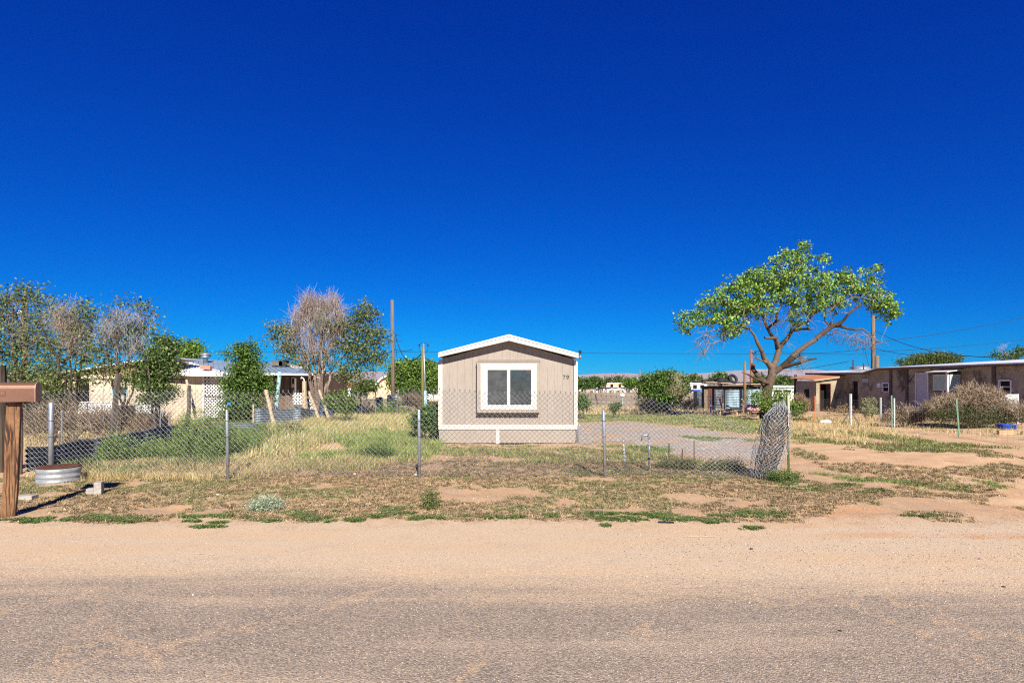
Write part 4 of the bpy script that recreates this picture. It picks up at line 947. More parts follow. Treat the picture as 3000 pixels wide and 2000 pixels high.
for pts, h in ((v1, .030), (v2, .036), (v3, .05), (v4, .028), (v5, .04)):
    n = len(pts); k = 9; gm = fbm(pts[:, 0]*.6+20, pts[:, 1]*.9) > .54
    c = np.where(gm[:, None] & (rng.uniform(size=(n, 1)) < .6), pal(VG, n, .2), pal(VB, n, .2))
    B = np.repeat(pts, k, 0) + np.concatenate([rng.normal(0, .022, (n*k, 2)), np.zeros((n*k, 1))], 1); B[:, 2] = gz(B[:, 0], B[:, 1]) - .004
    cc = np.repeat(c, k, 0) * rng.uniform(.75, 1.2, (n*k, 1))
    blades(acc, B, h*np.repeat(rng.uniform(.5, 1.5, n), k)*rng.uniform(.6, 1.2, n*k), .0085, np.abs(rng.normal(.8, .35, n*k)), cc)
    L = B[::3] + np.concatenate([rng.normal(0, .01, (len(B[::3]), 2)), rng.uniform(.006, h, (len(B[::3]), 1))], 1); leaves(acc, L, .013, cc[::3]*.9)
stuff(acc.build('dried_ground_plants', M['grass']), 'small dried brown plants scattered over the roadside verge', 'plants')
# green mats near the road edge
acc = Acc()
mats = [(60,1524,90,9),(160,1520,60,8),(300,1515,110,12),(340,1522,120,12),(560,1510,80,9),(560,1527,34,5),(610,1545,60,5),(655,1512,40,8),(640,1532,30,5),(790,1523,44,10),(730,1516,24,5),(870,1505,60,10),(930,1520,70,13),(960,1505,50,9),(1040,1525,34,7),(1100,1512,50,9),(1160,1500,70,12),(1215,1518,40,7),(1280,1515,60,9),(1400,1515,70,10),(1450,1520,40,8),(1520,1514,40,8),(1620,1510,34,7),(1760,1515,70,10),(1800,1505,110,10),(1850,1520,60,8),(1930,1508,60,13),(1990,1520,60,9),(2060,1530,80,10),(2140,1508,70,12),(2230,1505,80,14),(2270,1510,40,9),(2200,1548,40,5),(2560,1440,60,6),(2470,1420,60,7),(2700,1512,60,6),(2380,1430,120,12),(2300,1410,80,10),(1700,1545,12,3),(1770,1538,20,4)]
pts = []
for (px, py, w, h) in mats:
    n = int(w*h*.9) + 12; q = rng.normal(0, .42, (n, 2)); q = q[(np.hypot(q[:, 0], q[:, 1]) < 1)]
    for a, b_ in q[:90 + n//3]:
        y = py + b_*h; x = px + a*w
        d = HC*FPX/(y-HY); pts.append((X_(x, d), d, 0))
pts = np.array(pts); pts = pts[fbm(pts[:, 0]*5, pts[:, 1]*9) > .46]; k = 9; n = len(pts)
B = np.repeat(pts, k, 0) + np.concatenate([rng.normal(0, .020, (n*k, 2)), np.zeros((n*k, 1))], 1); B[:, 2] = gz(B[:, 0], B[:, 1]) - .003
c = np.repeat(pal([(.11,.17,.05),(.15,.21,.07),(.08,.125,.04),(.20,.23,.09)], n, .2), k, 0)
blades(acc, B, .030*rng.uniform(.4, 1.3, n*k), .012, np.abs(rng.normal(1.0, .35, n*k)), c, c*1.25)
stuff(acc.build('green_ground_cover', M['grass']), 'low green mats of ground cover along the edge of the road', 'ground cover')
# sand and gravel grains lying on the shoulder and road, real little stones
acc = Acc()
def pebbles(n, fx, fy, smin, smax, cols, seed):
    r = np.random.default_rng(seed); x = fx(r, n); y = fy(r, n); z = np.where(y < 5.6, .004, gz(x, y)); s = r.uniform(smin, smax, n)
    base = np.array([[1,0,0],[0,1,0],[-1,0,0],[0,-1,0],[.1,.1,.75],[0,0,-.3]])
    an = r.uniform(0, 6.28, n); ca, sa = np.cos(an), np.sin(an); j = r.uniform(.6, 1.2, (n, 6, 3))
    b = base[None]*j*s[:, None, None]; V = np.stack([b[..., 0]*ca[:, None]-b[..., 1]*sa[:, None], (b[..., 0]*sa[:, None]+b[..., 1]*ca[:, None])*.8, b[..., 2]*.8], -1) + np.stack([x, y, z], -1)[:, None]
    F = np.array([[0,1,4],[1,2,4],[2,3,4],[3,0,4],[1,0,5],[2,1,5],[3,2,5],[0,3,5]])
    acc.add(V.reshape(-1, 3), (F[None] + (np.arange(n)*6)[:, None, None]).reshape(-1, 3), np.repeat(pal(cols, n, .2, r), 6, 0))
SC = [(.50,.38,.28),(.42,.31,.23),(.58,.47,.37),(.30,.24,.20),(.20,.18,.17)]
pebbles(46000, lambda r, n: r.uniform(-6.8, 6.8, n), lambda r, n: r.uniform(3.0, 7.2, n), .0025, .0065, SC+[(.58,.48,.37),(.16,.14,.13),(.10,.09,.09),(.56,.43,.30)], 1)
pebbles(5000, lambda r, n: r.uniform(1.0, 9.5, n) ** 1.0, lambda r, n: r.normal(5.9, .75, n).clip(4.4, 8.5), .004, .011, SC+[(.12,.11,.11),(.09,.085,.09)], 2)
pebbles(2600, lambda r, n: r.uniform(-10, 16, n), lambda r, n: r.uniform(7, 16, n), .006, .016, [(.62,.55,.48),(.48,.36,.27),(.40,.26,.17)], 3)
stuff(acc.build('scattered_pebbles', M['stone']), 'fine loose pebbles scattered over the road and sandy shoulder', 'pebbles')
# straw litter on the verge
acc = Acc(); n = 2600; x = rng.uniform(-9, 12, n); y = rng.uniform(6.9, 13, n); a = rng.uniform(0, 3.14, n); L = rng.uniform(.03, .14, n)
A = np.stack([x, y, gz(x, y)+.008], 1); B = A + np.stack([np.cos(a)*L, np.sin(a)*L, rng.uniform(-.004, .02, n)], 1); segs(acc, A, B, .0018, .0012, pal(ST+[(.66,.58,.44)], n, .15), 3)
stuff(acc.build('straw_litter', M['twig']), 'loose dry straw and twigs lying on the verge', 'litter')
# single stones one can pick out
def stone(px, py, s, col, label):
    g = G(px, py); r = random.Random(px); b = MB(); n = 9
    prof = [(s*.7, -.15*s), (s*1.0, .15*s), (s*.8, .5*s), (s*.25, .7*s)]
    b.lathe(prof, (0, 0, 0), n); b.v = [(x*r.uniform(.8, 1.15), y*r.uniform(.7, .95), z*r.uniform(.85, 1.1)) for x, y, z in b.v]
    o = b.build('stone', surf('stone_%d' % px, tuple(c*.85 for c in col), col, 20, .9, bmp=.4), None, True); o.location = g + Vector((0, 0, .004)); tag(o, label, 'stone'); return o
stone(2202, 1609, .019, (.10,.10,.11), 'smooth dark grey pebble on the sandy shoulder, right of centre')
stone(2461, 1849, .013, (.05,.035,.03), 'dark brown pebble lying on the asphalt at lower right')
stone(2941, 1720, .016, (.07,.06,.06), 'dark pebble near the right edge of the asphalt')
stone(1622, 1500, .022, (.50,.46,.42), 'pale rounded stone in the green verge below the tan home')
stone(2869, 1638, .014, (.13,.14,.16), 'blue grey pebble on the shoulder at far right')
stone(1218, 1392, .035, (.66,.60,.54), 'white stone at the foot of the fence post left of the tan home')
stone(1160, 1392, .026, (.64,.54,.45), 'pale pinkish stone on the verge left of the fence post')
stone(1038, 1390, .045, (.60,.50,.40), 'flat tan stone on the verge, largest of the pale ones')
stone(637, 1450, .028, (.70,.68,.64), 'small white stone on the verge at left')
stone(565, 1685+58, .008, (.85,.85,.85), 'tiny white chip on the sandy shoulder at left')
stone(1895, 1362, .03, (.72,.72,.72), 'white stone beside the hooked standpipe')
def flat(name, px, py, w, d, h, rz, mat, label, cat):
    g = G(px, py); o = MB().cbox((0, 0, h/2), (w, d, h)).build(name, mat, None, False, min(h, w)*.12); o.location = g; o.rotation_euler = (0, 0, rz); return tag(o, label, cat)
flat('concrete_slab', 74, 1462, .26, .16, .06, .15, M['concrete'], 'flat grey concrete slab piece beside the mailbox post', 'slab')
cb = empty('concrete_block', G(278, 1448), 'broken L shaped concrete block on the verge right of the culvert ring', 'block')
MB().box(-.10, .0, -.06, .07, -.02, .10).build('low_end', M['concrete'], cb, bevel=.006).location = (cb.location.x*0, 0, 0)
for ch in cb.children: ch.matrix_parent_inverse = Matrix.Identity(4)
c2 = MB().box(.002, .10, -.07, .08, -.02, .19).build('high_end', M['concrete'], cb, bevel=.006); c2.matrix_parent_inverse = Matrix.Identity(4); cb.rotation_euler = (0, 0, .35)
for px, py, L, rz, lb in ((2050, 1573, .36, .05, 'long pale straw stick lying on the sand right of centre'), (580, 1623, .34, -.12, 'pale bent straw stick on the sand at left')):
    g = G(px, py); o = MB().tube([(-L/2, 0, .006), (-L*.1, .012, .008), (L/2, -.01, .006)], .003, 5).build('straw_stick', M['palewood']); o.location = g; o.rotation_euler = (0, 0, rz); tag(o, lb, 'stick')
g = G(1952, 1530); o = MB().box(-.09, .09, -.03, .03, 0, .008).build('black_scrap', M['black']); o.location = g; o.rotation_euler = (0, 0, -.25); tag(o, 'thin black scrap at the road edge in front of the green mats', 'litter')

# undergrowth at the far left, between the boundary fence and the cream house
DB = ((.34,.25,.16),(.24,.17,.11),(.44,.34,.22),(.15,.11,.075))
shrub('undergrowth_shrub', 'dense dark green undergrowth below the far left elms', 'shrub', 100, 21.0, [(60,1150,60,40,90),(140,1160,60,36,90),(20,1180,40,30,50),(190,1175,30,30,40)], TG+DG, 26, .085, .16, 91, dead=[(100,1180,80,30,30)], dtw=5, dtwl=.5, dcol=DB, tw_r=.008)
shrub('dry_brush', 'tall dry brown brush behind the dark corrugated sheets, under the elms', 'brush', 230, 15.2, [], None, 0, .05, .1, 92, dead=[(120,1250,60,30,36),(200,1248,60,34,44),(290,1245,50,34,36),(160,1215,60,20,20)], dtw=9, dtwl=.55, dcol=DB, tw_r=.006)
shrub('dry_brush', 'thin dry brush around the foot of the big grey fence post', 'brush', 400, 17.5, [], None, 0, .05, .1, 93, dead=[(370,1240,44,26,30),(440,1240,50,22,30)], dtw=8, dtwl=.5, dcol=DB, tw_r=.006)
# ------------------------------------------------------------------ mailbox at the left edge
MY = 7.35
mp = empty('mailbox_post', G(20, 1508), 'leaning square wooden post of orange brown grain carrying the copper mailbox', 'post')
a, b2 = Vector((X_(22, MY), MY, -.08)), Vector((X_(46, MY+.02), MY+.02, Z_(1179, MY)))
pb = MB(); n = 14; sec = []
for i in range(n+1):
    u = i/n; c = a.lerp(b2, u); w = .076 - .006*u + random.uniform(-.002, .002); off = .012*math.sin(u*5)
    sec.append([(c.x+off+(sx*w*.84-sy*.066*.54)*(.98+random.uniform(-.02,.02)), c.y+sx*w*.54+sy*.066*.84, c.z) for sx, sy in ((-1,-1),(1,-1),(1,1),(-1,1))])
vs = [p for s_ in sec for p in s_]; fs = [(i*4+k, i*4+(k+1)%4, (i+1)*4+(k+1)%4, (i+1)*4+k) for i in range(n) for k in range(4)] + [(3,2,1,0), (n*4, n*4+1, n*4+2, n*4+3)]
pb.add(vs, fs).build('shaft', M['postwood'], mp, bevel=.008)
MB().cbox((X_(50, MY), MY, Z_(1179.5, MY)+.002), (.22, .16, .012), Matrix.Rotation(R(33), 3, 'Z')).build('bracket', M['dark'], mp)  # bracket plate made near black, painting in the shade under the mailbox
mb = empty('mailbox', (X_(60, MY), MY, Z_(1178, MY)+.005), 'copper brown metal mailbox with an arched top at the left edge', 'mailbox')
mb.location.x = X_(53, MY+.02); mb.rotation_euler = (0, 0, R(21)); x0, x1 = mb.location.x-.27, mb.location.x+.225; zb = Z_(1177, MY-.09); zt = Z_(1119.5, MY-.02); hw = .098
def arch(x, hw, zb, zt, n=12):
    pts = [(x, MY-hw, zb)]; r_ = hw; zc = zt - r_*.82
    for k in range(n+1):
        a_ = math.pi * (1 - k/n); pts.append((x, MY + hw*math.cos(a_), zc + r_*.82*math.sin(a_)))
    return pts + [(x, MY+hw, zb)]
o = MB().prism(arch(x0+.1, hw, zb, zt), (x1-x0-.1-.012, 0, 0)).build('body', M['copper'], mb)
MB().prism(arch(x1-.012, hw+.004, zb-.004, zt+.004), (.014, 0, 0)).build('back_rim', M['copper2'], mb)
MB().prism(arch(x0+.078, hw+.004, zb-.004, zt+.004), (.022, 0, 0)).build('door_rim', M['copper2'], mb)
MB().prism(arch(x0, hw-.003, zb+.006, zt-.004), (.078, 0, 0)).build('door', M['copper'], mb)
b = MB(); fx = mb.location.x-.11; zf = Z_(1151, MY)
b.box(fx-.030, fx+.030, MY-hw-.0055, MY-hw-.0005, zf-.030, zf+.030); b.build('flag_plate', M['copper'], mb)
b = MB(); b.lathe([(.008, 0), (.008, .004)], n=10); b.v = [(fx+x, MY-hw-.006-z, zf+y) for x, y, z in b.v]; b.build('rivet', M['copper2'], mb)
for k in range(4):
    xr_ = x0+.16+k*.12; b = MB(); b.lathe([(.004, 0), (.0035, .002)], n=8); b.v = [(xr_+x, MY-hw-.0005-z, zb+.012+y) for x, y, z in b.v]; b.build('rivet', M['rust'], mb)
# culvert ring with a rusty lid
cg = G(173, 1408); cr = empty('culvert_ring', cg, 'short ribbed galvanised ring with a rusty lid standing on the verge', 'culvert')
b = MB(); b.lathe([(.315,-.05),(.322,0),(.330,.012),(.322,.035),(.308,.06),(.320,.085),(.328,.10),(.318,.118),(.306,.14),(.312,.165),(.318,.175),(.316,.235),(.305,.236),(.300,.20)], cg, 48, False)
b.build('ring', M['galvr'] if 'galvr' in M else M['galv'], cr, True)
b = MB(); b.lathe([(.0,.232),(.10,.238),(.20,.236),(.30,.241),(.313,.243),(.314,.252),(.28,.250),(.2,.249),(.1,.251),(.0,.25)], cg, 40, False); b.build('lid', M['rust'], cr, True)
b = MB(); 
for k in range(3): b.tube([(cg.x-.2+.1*k, cg.y-.1, cg.z+.252), (cg.x-.16+.1*k, cg.y+.12, cg.z+.253)], .006, 5)
b.build('lid_rib', M['rust'], cr)

# ------------------------------------------------------------------ left boundary: wooden posts, corrugated sheets, wire
def post_b(b, a, t, w, w2=None, n=7, jit=.10):
    a = Vector(a); t = Vector(t); m = 6; pts = [a.lerp(t, i/m) + Vector((random.uniform(-.006,.006), random.uniform(-.006,.006), 0)) for i in range(m+1)]
    b.tube(pts, [w + ((w2 or w)-w)*i/m for i in range(m+1)], n, True, jit); return b
def solo_post(name, label, px0, py0, px1, py1, Y, w, mat, dY=0, cat='post', n=7, sunk=.25):
    t = P(px1, py1, Y); a = P(px0, py0, Y + dY); a.z = gzf(a.x, a.y); d = (a - t).normalized()
    return tag(post_b(MB(), a + d*sunk, t, w, w*.85, n).build(name, M[mat]), label, cat)
def corrugated(name, p0, p1, z0, z1, mat, waves, amp=.012, parent=None, lean=(0, 0), label=None, cat=None, bend=.0, seed=1, tilt=0):
    """sheet whose ridges run along its length; p0, p1 are ends on the ground, z0..z1 the height range"""
    r = random.Random(seed); p0 = Vector((p0[0], p0[1], 0)); p1 = Vector((p1[0], p1[1], 0)); d = p1 - p0; L = d.length; d.normalize(); nrm = Vector((-d.y, d.x, 0))
    nu = max(3, int(L/.35)); nv = waves*6; V = []; 
    for side in (0, 1):
        for i in range(nu+1):
            for j in range(nv+1):
                u = i/nu; v = j/nv; base = p0 + d*L*u
                zz0 = gzf(base.x, base.y) + z0; h = (z1 - z0)
                off = amp*math.sin(2*math.pi*waves*v) + bend*math.sin(u*5+seed)*v + side*.0015
                V.append(tuple(base + nrm*off + Vector((lean[0]*v*h, lean[1]*v*h, zz0 - 0 + v*h + tilt*u + .015*math.sin(u*7+seed)*v))))
    m = (nu+1)*(nv+1); F = []
    for i in range(nu):
        for j in range(nv):
            q = i*(nv+1)+j; F.append((q, q+nv+1, q+nv+2, q+1)); F.append((m+q, m+q+1, m+q+nv+2, m+q+nv+1))
    for i in range(nu):
        for j in (0, nv): q = i*(nv+1)+j; F.append((q, q+nv+1, m+q+nv+1, m+q))
    for j in range(nv):
        for i in (0, nu): q = i*(nv+1)+j; F.append((q, q+1, m+q+1, m+q))
    o = MB().add(V, F).build(name, M[mat], parent, True)
    if label: tag(o, label, cat)
    return o
LX = -9.0
lf = empty('boundary_fence', (LX, 13.1, 0), 'low fence of dark corrugated sheets, old wooden posts and wire down the left boundary', 'fence')
ysh = [10.75, 12.5, 14.2, 15.9]
for i in range(3): corrugated('corrugated_sheet', (LX+.02*i, ysh[i]), (LX+.02*i-.02, ysh[i+1]+.22), -.02, .46+.03*i, 'corrd', 5, .022, lf, bend=.012, seed=3+i)
for px, Y, pyt, dx, w, mt in ((338, 13.1, 1095, .14, .070, 'greywood'), (554, 16.2, 1128, .03, .062, 'greywood'), (60, 10.6, 1118, .02, .05, 'darkwood')):
    x = X_(px, Y); a = Vector((x-dx-.02, Y, gzf(x, Y)-.2)); t = Vector((x+dx*.5, Y, Z_(pyt, Y))); post_b(MB(), a, t, w, w*.9, 6, .14).build('wooden_post', M['darkwood2'], lf)
for px, Y, pyt in ((180, 11.6, 1200), (493, 15.2, 1222), (469, 14.8, 1200)):
    x = X_(px, Y); MB().tube([(x, Y, -.1), (x+.01, Y, Z_(pyt, Y))], .013, 6).build('steel_stake', M['galv'], lf)
def wiremesh(name, parent, path, z0, z1, dv=.1, du=.15, r=.0016, col=(.20,.19,.18), lab=None, top=None):
    acc = Acc(); 
    for k in range(len(path)-1):
        (xa, ya), (xb, yb) = path[k], path[k+1]; L = math.hypot(xb-xa, yb-ya); n = max(2, int(L/du)); s = np.linspace(0, 1, n+1); x = xa+(xb-xa)*s; y = ya+(yb-ya)*s; g_ = gz(x, y)
        nv = int((z1-z0)/dv)
        for j in range(nv+1):
            z = g_ + z0 + (z1-z0)*j/nv + .02*np.sin(x*3+y*2+j) ; A = np.stack([x, y, z], 1); segs(acc, A[:-1], A[1:], r, r, col, 3)
        A = np.stack([x, y, g_+z0], 1); B = np.stack([x, y, g_+z1], 1); segs(acc, A, B, r, r, col, 3)
    return acc.build(name, M['wire'], parent)
wiremesh('wire_mesh', lf, [(LX-.05, 10.6), (LX-.03, 13.1), (LX-.05, 16.2), (LX, 17.4)], .42, 1.42, .075, .075, .0017, (.16,.15,.14))
# brace pole against the second post, cut branch behind the fence
solo_post('brace_pole', 'pale peeled pole leaning against the grey post below the number 75 wall', 592, 1256, 546, 1112, 16.6, .045, 'palewood', 0, 'pole', 7, .05)
tag(MB().tube([P(150, 1300, 12.6), P(165, 1278, 12.6), P(176, 1262, 12.6)], [.035, .03, .022], 7).build('cut_branch', M['palewood']), 'short pale cut branch leaning behind the dark corrugated sheets', 'branch')
solo_post('wooden_post', 'dark old wooden post behind the mailbox, cut by the left edge', 8, 1388, 3, 1070, 10.9, .085, 'darkwood')
solo_post('wooden_post', 'thinner dark wooden post just right of the one at the left edge', 20, 1375, 18, 1120, 11.2, .04, 'darkwood')
solo_post('leaning_post', 'pale round post leaning left in front of the long corrugated sheets', 806, 1246, 778, 1141, 21.5, .075, 'palewood')
solo_post('upright_post', 'pale round post standing at the right end of the corrugated sheets', 893, 1236, 892, 1116, 24.6, .10, 'palewood')
solo_post('leaning_post', 'thin grey pole leaning left at the sagging white lattice', 912, 1216, 902, 1166, 25.5, .045, 'greywood')
solo_post('leaning_post', 'pale leaning pole resting on the blue corrugated sheet, left one of two', 940, 1206, 904, 1146, 25.2, .07, 'palewood')
solo_post('leaning_post', 'pale leaning pole resting on the blue corrugated sheet, right one of two', 968, 1206, 935, 1142, 25.0, .065, 'palewood')
solo_post('fence_stake', 'small grey stake at the left end of the long corrugated sheets', 742, 1240, 742, 1184, 21.8, .035, 'palewood')
corrugated('corrugated_sheet', (X_(612, 18.6), 18.6), (X_(756, 18.9), 18.9), -.02, .36, 'corr', 6, .016, None, seed=11, label='low dark corrugated sheet lying on edge below the lattice porch', cat='metal sheet')
corrugated('corrugated_sheet', (X_(745, 21.2), 21.2), (X_(880, 22.5), 22.5), -.05, .76, 'corr', 9, .018, None, seed=12, bend=.05, label='long weathered corrugated sheet standing behind the leaning pale post', cat='metal sheet')
corrugated('corrugated_sheet', (X_(866, 23.2), 23.2), (X_(918, 24.5), 24.5), -.05, .85, 'corr', 9, .018, None, seed=13, bend=.10, tilt=-.25, label='bent corrugated sheet beside the pale upright post', cat='metal sheet')
corrugated('corrugated_sheet', (X_(928, 26.5), 26.5), (X_(975, 25.6), 25.6), .0, 1.05, 'corrl', 10, .018, None, seed=14, bend=.06, lean=(.0, .3), tilt=-.35, label='faded blue corrugated sheet held up by two leaning pale poles', cat='metal sheet')
for i, (pa, pb_, Y, z1_, tl, lb) in enumerate(((998, 1035, 31, 1.15, .0, 'corrugated sheet standing between grey stakes, leftmost of the far ones'), (1040, 1064, 31, .75, -.1, 'rusty bent sheet between the far grey stakes'), (1102, 1117, 33, 1.1, 0, 'small square corrugated sheet before the peach house'), (1134, 1162, 33, 1.25, .05, 'corrugated sheet standing at the foot of the tall utility pole'))):
    corrugated('corrugated_sheet', (X_(pa, Y), Y), (X_(pb_, Y), Y+.4), .05, z1_, 'corr', 8, .02, None, seed=20+i, tilt=tl, label=lb, cat='metal sheet')
for i, (px, pt, pb_, tilt, lb) in enumerate(((1006, 1140, 1190, 1, 'grey stake in front of the far left corrugated sheet'), (1030, 1138, 1195, 0, 'grey stake at the right end of the far left corrugated sheet'), (1062, 1142, 1180, -8, 'tilted grey stake before the peach house'), (1100, 1140, 1175, 0, 'grey stake left of the small square corrugated sheet'), (1163, 1140, 1185, 4, 'grey stake right of the tall utility pole'))):
    solo_post('fence_stake', lb, px+0, pb_, px+tilt, pt, 30, .05 if i != 3 else .045, 'greywood')
o = MB().box(-.5, .5, -.35, .35, 0, 1.0).build('scrap_pile', M['black'])
o.data.clear_geometry(); b = MB(); r_ = random.Random(5)
for k in range(14):
    b.cbox((r_.uniform(-.35,.35), r_.uniform(-.2,.2), .1+.06*k), (r_.uniform(.3,.8), r_.uniform(.2,.5), .05), Matrix.Rotation(r_.uniform(-.5,.5), 3, 'Z') @ Matrix.Rotation(r_.uniform(-.4,.4), 3, 'Y'))
o.data.from_pydata(b.v, [], b.f); o.location = GP(1174, 32); tag(o, 'dark heap of sheet metal scrap right of the tall utility pole', 'scrap')

# ------------------------------------------------------------------ cream house number 75
def lattice(b, fn, w, h, s=.085, t=.03, th=.006):
    """diagonal slat lattice; fn(u, v, d) -> point"""
    for sgn, dep in ((1, 0.0), (-1, th+.001)):
        c = -h if sgn > 0 else 0
        while c < w + (0 if sgn > 0 else h):
            pts = []
            u0, v0, u1, v1 = (max(0, c), max(0, -c), min(w, c+h), min(h, w-c)) if sgn > 0 else (min(w, c), max(0, c-w), max(0, c-h), min(h, c))
            if math.hypot(u1-u0, v1-v0) > .05:
                dx = t*.707; q = [(u0-dx/2, v0+sgn*dx/2), (u0+dx/2, v0-sgn*dx/2), (u1+dx/2, v1-sgn*dx/2), (u1-dx/2, v1+sgn*dx/2)]
                q = [(min(max(a_, 0), w), min(max(b__, 0), h)) for a_, b__ in q]
                lo = [fn(a_, b__, dep) for a_, b__ in q]; hi = [fn(a_, b__, dep+th) for a_, b__ in q]; b.add(lo+hi, [(0,1,2,3),(7,6,5,4),(0,4,5,1),(1,5,6,2),(2,6,7,3),(3,7,4,0)])
            c += s*1.414
    return b
H5 = 27.0
h75 = empty('cream_house', GP(400, H5), 'cream board house numbered 75 with a low ribbed porch roof and white lattice', 'house')
gz5 = gzf(X_(400, H5), H5) - .1
xa, xb, xc = X_(150, H5), X_(520, H5), X_(598, H5)
ztl, ztr = Z_(1092, H5), Z_(1058, H5)
MB().prism([(xa, H5+.02, gz5), (xb, H5+.02, gz5), (xb, H5+.02, Z_(1094, H5)), (xa, H5+.02, Z_(1108, H5))], (0, 2.2, 0)).build('wall', M['cream'], h75)
MB().prism([(X_(225, H5), H5-.001, Z_(1097, H5)), (xb-.005, H5-.001, Z_(1096, H5)), (X_(515, H5), H5-.001, Z_(1056, H5)), (X_(410, H5), H5-.001, Z_(1060, H5))], (0, .02, 0)).build('gable_panel', M['rustwood'] if 'rustwood' in M else M['brownwood'], h75)
# seamed front boards
x = xa
while x < xc-.05:
    x2 = min(x+.61, xc); zt_ = lambda q: min(Z_(1096, H5), Z_(1096, H5)) if q < xb else Z_(1088+ (q-xb)/(xc-xb)*10, H5)
    MB().prism([(x+.006, H5-.012, gz5), (x2-.006, H5-.012, gz5), (x2-.006, H5-.012, zt_(x2)), (x+.006, H5-.012, zt_(x))], (0, .03, 0)).build('wall_board', M['cream'], h75); x = x2
MB().box(xa, X_(545, H5), H5-.045, H5-.014, Z_(1111, H5), Z_(1108, H5)).build('rail_trim', M['greywood'], h75)
MB().prism([(xb, H5+.02, gz5), (xc, H5+.02, gz5), (xc, H5+.02, Z_(1099, H5)), (xb, H5+.02, Z_(1089, H5))], (0, 2.2, 0)).build('wall', M['cream'], h75)
# main roof: rake rises to the right; porch roof falls to the right
p = [(X_(143, H5), Z_(1098, H5)), (X_(212, H5), Z_(1087.5, H5)), (X_(400, H5), Z_(1057, H5)), (X_(520, H5), Z_(1047, H5))]
b = MB()
for i in range(3):
    (x_0, z_0), (x_1, z_1) = p[i], p[i+1]; b.prism([(x_0, H5-.35, z_0-.06), (x_1, H5-.35, z_1-.06), (x_1, H5-.35, z_1), (x_0, H5-.35, z_0)], (0, 2.6, 0))
b.build('roof', M['roofw'], h75)
rp0 = (X_(505, H5), Z_(1060, H5)+.05); yf = H5-.55
e0_, e1_ = P(420, 1091, yf+.0), P(673, 1100, yf-.1)
b0, b1_ = P(500, 1058, H5+3.2), P(640, 1085, H5+3.2)
prf = MB(); prf.add([e0_, P(575, 1099.5, yf), e1_, b1_, P(560, 1062, H5+3.2), b0] + [Vector(q)-Vector((0,0,.04)) for q in (e0_, P(575, 1099.5, yf), e1_, b1_, P(560, 1062, H5+3.2), b0)],
    [(0,1,4,5),(1,2,3,4),(11,10,7,6),(10,9,8,7),(0,6,7,1),(1,7,8,2),(2,8,9,3),(3,9,10,4),(4,10,11,5),(5,11,6,0)]); prf = prf.build('porch_roof', M['roofw'], h75)
b = MB()
for k in range(15):
    u = k/14; pa = Vector(e0_).lerp(P(575, 1099.5, yf), u*1.0) if True else 0; pb_ = Vector(b0).lerp(P(560, 1062, H5+3.2), u); b.beam(pa+Vector((0,0,.015)), pb_+Vector((0,0,.015)), .05, .03)
for k in range(1, 9):
    u = k/8; pa = Vector(P(575, 1099.5, yf)).lerp(e1_, u); pb_ = Vector(P(560, 1062, H5+3.2)).lerp(b1_, u); b.beam(pa+Vector((0,0,.015)), pb_+Vector((0,0,.015)), .05, .03)
o = b.build('roof_ribs', M['whitewood'], prf); tag(o, kind='stuff')
for px, py, w, m, lb in ((536, 1067, .24, 'peach', 'pale double block lying on the ribbed porch roof'), (604, 1080, .24, 'brick', 'red brick coloured block lying on the ribbed porch roof')):
    c = P(px, py, H5+1.4 if px < 560 else H5+.9)
    b = MB(); b.box(-w, w, -.12, .12, -.03, .16) if m == 'brick' else (b.box(-w, -.02, -.1, .1, -.03, .1), b.box(.02, w, -.1, .1, -.03, .1))
    o = b.build('roof_block', M[m], None, False, .012); o.location = c; o.rotation_euler = (0, R(8), 0); tag(o, lb, 'block')
MB().box(xc-.06, xc+.04, H5-.06, H5-.016, gz5, Z_(1100, H5)).build('corner_post', M['whitewood'], h75)
# lattice porch
lx0, lx1 = X_(600, H5), X_(672, H5)
for z0_, z1_ in ((Z_(1160, H5), Z_(1103, H5)), (Z_(1223, H5), Z_(1163, H5))):
    o = lattice(MB(), lambda u, v, d: (lx0+.02+u, H5-.06+d, z0_+v), lx1-lx0-.04, z1_-z0_, .115, .05).build('lattice_panel', M['white'], h75); tag(o, kind='stuff')
b = MB()
for x_ in (lx0, X_(613, H5), lx1): b.box(x_-.03, x_+.03, H5-.03, H5+.03, gz5, Z_(1101, H5))
b.box(lx0, lx1, H5-.02, H5+.02, Z_(1162.5, H5), Z_(1160.5, H5)); b.build('porch_frame', M['darkwood'], h75)
MB().box(lx0+.05, lx1, H5+1.8, H5+1.9, gz5, Z_(1103, H5+1.8)).build('porch_back_wall', M['brownwood'], h75)
digit('7', X_(528, H5-.03), Z_(1123, H5-.03), .19, H5-.022, M['black'], h75); digit('5', X_(536.5, H5-.03), Z_(1123, H5-.03), .19, H5-.022, M['black'], h75)
# lattice skirting in front of the wall, a dark board painting in the shaded gap below
for k, (pa, pb_) in enumerate(((95, 175), (177, 255), (257, 330), (395, 470))):
    x_0, x_1 = X_(pa, H5-1), X_(pb_, H5-1)
    o = lattice(MB(), lambda u, v, d: (x_0+u, H5-1+d, Z_(1211, H5-1)+v), x_1-x_0, Z_(1179, H5-1)-Z_(1211, H5-1), .10, .055).build('lattice_skirt', M['white'], h75); tag(o, kind='stuff')
MB().box(X_(95, H5), X_(480, H5), H5-.9, H5-.85, gz5, Z_(1185, H5)).build('gap_shade_board', M['darkwood'], h75)
MB().box(X_(95, H5-1), X_(335, H5-1), H5-1.04, H5-.98, Z_(1179, H5-1), Z_(1176.5, H5-1)).build('porch_rail', M['whitewood'], h75)
MB().box(X_(228, H5), X_(262, H5), H5-.035, H5-.014, gz5+.4, Z_(1112, H5)).build('door_opening', M['dark'], h75)
